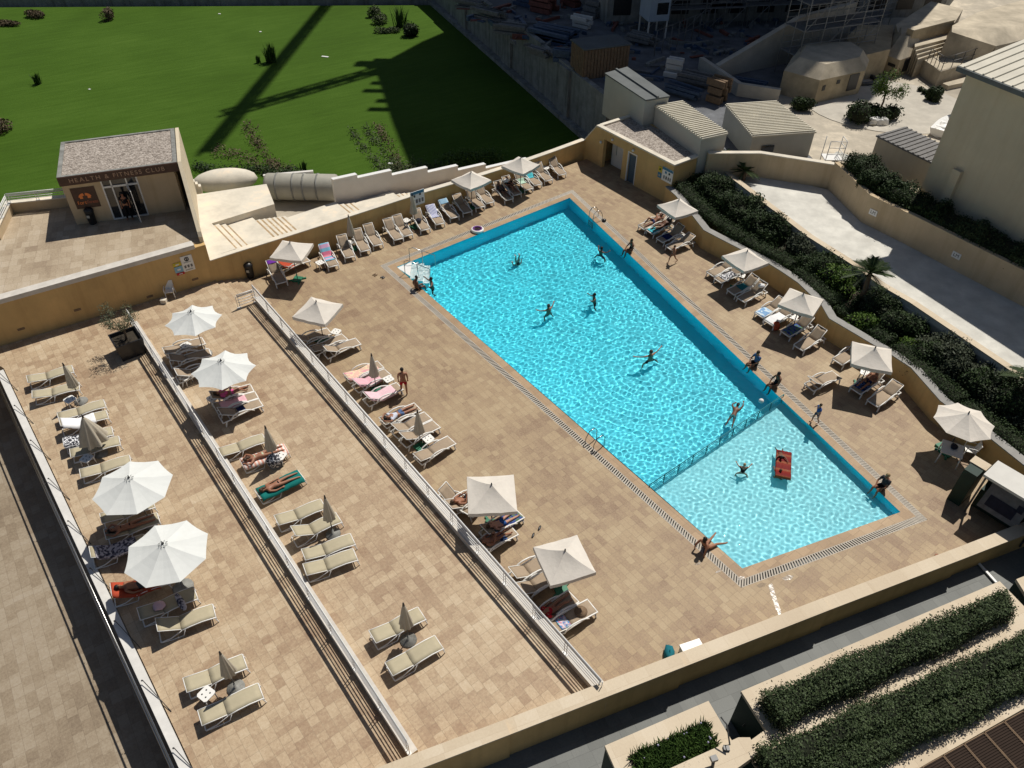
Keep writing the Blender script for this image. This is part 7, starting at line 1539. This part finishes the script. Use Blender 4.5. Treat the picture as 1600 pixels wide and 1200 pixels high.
# air mattress with two bathers
lp, lq = G(1226, 703, .05), G(1224, 745, .05); la = lq - lp; la.normalize(); c_ = (lp + lq) / 2; b = MB(); mw = .34; rows = []
for i in range(15):
    y = -.85 + 1.7 * i / 14; pil = .05 if i < 3 else 0; rows.append([(x * mw, y, .07 + .035 * abs(cos(4.5 * PI * (x + 1) / 2)) + pil) for x in [k / 12 * 2 - 1 for k in range(13)]])
b.sheet(rows, 0, .12); lm = b.build('air_mattress', stripes('red_brown_print', [(.17, .014, .012), (.20, .02, .012), (.25, .07, .03), (.16, .012, .012)], 1, .47, .6), None, (c_.x, c_.y, WZ), atan2(la.y, la.x) + PI / 2); tag(lm, 'red brown air mattress floating in the shallow end', 'air mattress')
fl = J_swim(.9, .1); fl = {k: (v[0] * .95, v[1] * .8, v[2] + .25) if k != 'face' else v for k, v in fl.items()}
person('child lying on the far half of the red air mattress', fl, (c_.x, c_.y + .55, WZ), radians(170), 'dark', 'black', False, [('shorts', 'trunks', Wb)], .7)
swim((1219, 738), J_tread(.2), -20, 'child hanging onto the near end of the red air mattress', WZ + .1, skin='tan', hair='brown', wear=[('shirt', 'shirt', Wr)], sc=.72)
def lie(i, label, prone=False, arms='side', knee=0., **k): o, rz, back = LNG[i]; return person(label, J_lie(back, prone, arms, knee), o, rz, **k)
BK = lambda a, c: [('bikini_top', 'bra', a), ('bikini_bottom', 'briefs', c)]
lie(8, 'sunbather in black bikini with folded arms under the upper big white umbrella', False, 'up', skin='tan', hair='black', long=True, wear=BK(Wb, Wb))
lie(22, 'sunbather lying face down in pale green bottoms on the pink striped towel', True, 'up', skin='tan', hair='brown', long=True, wear=BK(Wm, Wm))
lie(23, 'sunbather lying face down in black bottoms on the green towel', True, 'side', skin='tan', hair='brown', long=True, wear=[('bikini_bottom', 'briefs', Wb)])
lie(10, 'shaded person lying on the red towel under the lower big white umbrella', False, 'side', skin='tan', hair='black', wear=[('shorts', 'trunks', Wd)])
lie(18, 'sunbather in pink under the second octagonal umbrella', False, 'read', .5, skin='tan', hair='brown', long=True, wear=[('dress', 'shirt', Wp), ('skirt', 'trunks', Wp)])
lie(36, 'reader in white shirt lying beside the wide kerb', False, 'up', skin='tan', hair='black', wear=[('shirt', 'shirt', Ws), ('shorts', 'trunks', Wk)])
lie(40, 'tanned person half hidden left of the large square umbrella', False, 'read', .6, skin='tan', hair='brown', wear=[('shorts', 'trunks', Wb)])
lie(42, 'person whose pale legs rest on the dark blue towel under the square umbrella', False, 'side', skin='fair', hair='brown', wear=[('shorts', 'trunks', Wbl)])
lie(43, 'dark haired person in the shade behind the blue shorts', False, 'read', .3, skin='tan', hair='black', long=True, wear=BK(Wr, Wb))
lie(46, 'sunbather in red top under the nearest square umbrella', False, 'side', .4, skin='tan', hair='black', long=True, wear=[('top', 'shirt', Wr), ('bikini_bottom', 'briefs', Wr)])
lie(62, 'dark dressed bather sitting left in the shade of the last back row umbrella', False, 'side', .3, skin='dark', hair='black', wear=[('shirt', 'shirt', Wd), ('shorts', 'trunks', Wb)])
lie(63, 'dark dressed bather sitting right in the shade of the last back row umbrella', False, 'read', .5, skin='tan', hair='brown', wear=[('shirt', 'shirt', Wb), ('shorts', 'trunks', Wb)])
lie(68, 'bather with raised knee on the farthest right row lounger', False, 'up', .8, skin='tan', hair='brown', wear=[('shorts', 'trunks', Wn)])
lie(69, 'bather in dark clothes on the turquoise towel lounger', False, 'side', .3, skin='dark', hair='black', wear=[('swimsuit', 'suit', Wb)])
lie(82, 'shaded bather under the fourth right row umbrella', False, 'read', .4, skin='tan', hair='brown', wear=[('shorts', 'trunks', Wn)])
lie(4, 'person partly hidden by the half open umbrella on the black and white towel', False, 'side', skin='tan', hair='black', wear=[('shorts', 'trunks', Wb)]) if False else None
# behind the parapet and in the club doorway
pp = G(1474, 877, .2); pp.z = .0; jl = J_lie(6, True, 'up'); jl = {k: (v[0], v[1], v[2] - .28) if k != 'face' else v for k, v in jl.items()}
person('sunbather lying on the deck close behind the parapet', jl, (pp.x - .72, pp.y - .28, 0), radians(113), 'tan', 'black', True, BK(Wr, Wr))
q = fa + fd * 2.85 + fn * -.25; person('person in black standing in the health club doorway', J_stand(0), (q.x, q.y, GZ), radians(200), 'tan', 'black', False, [('shirt', 'shirt', Wb), ('trousers', 'trousers', Wb)])
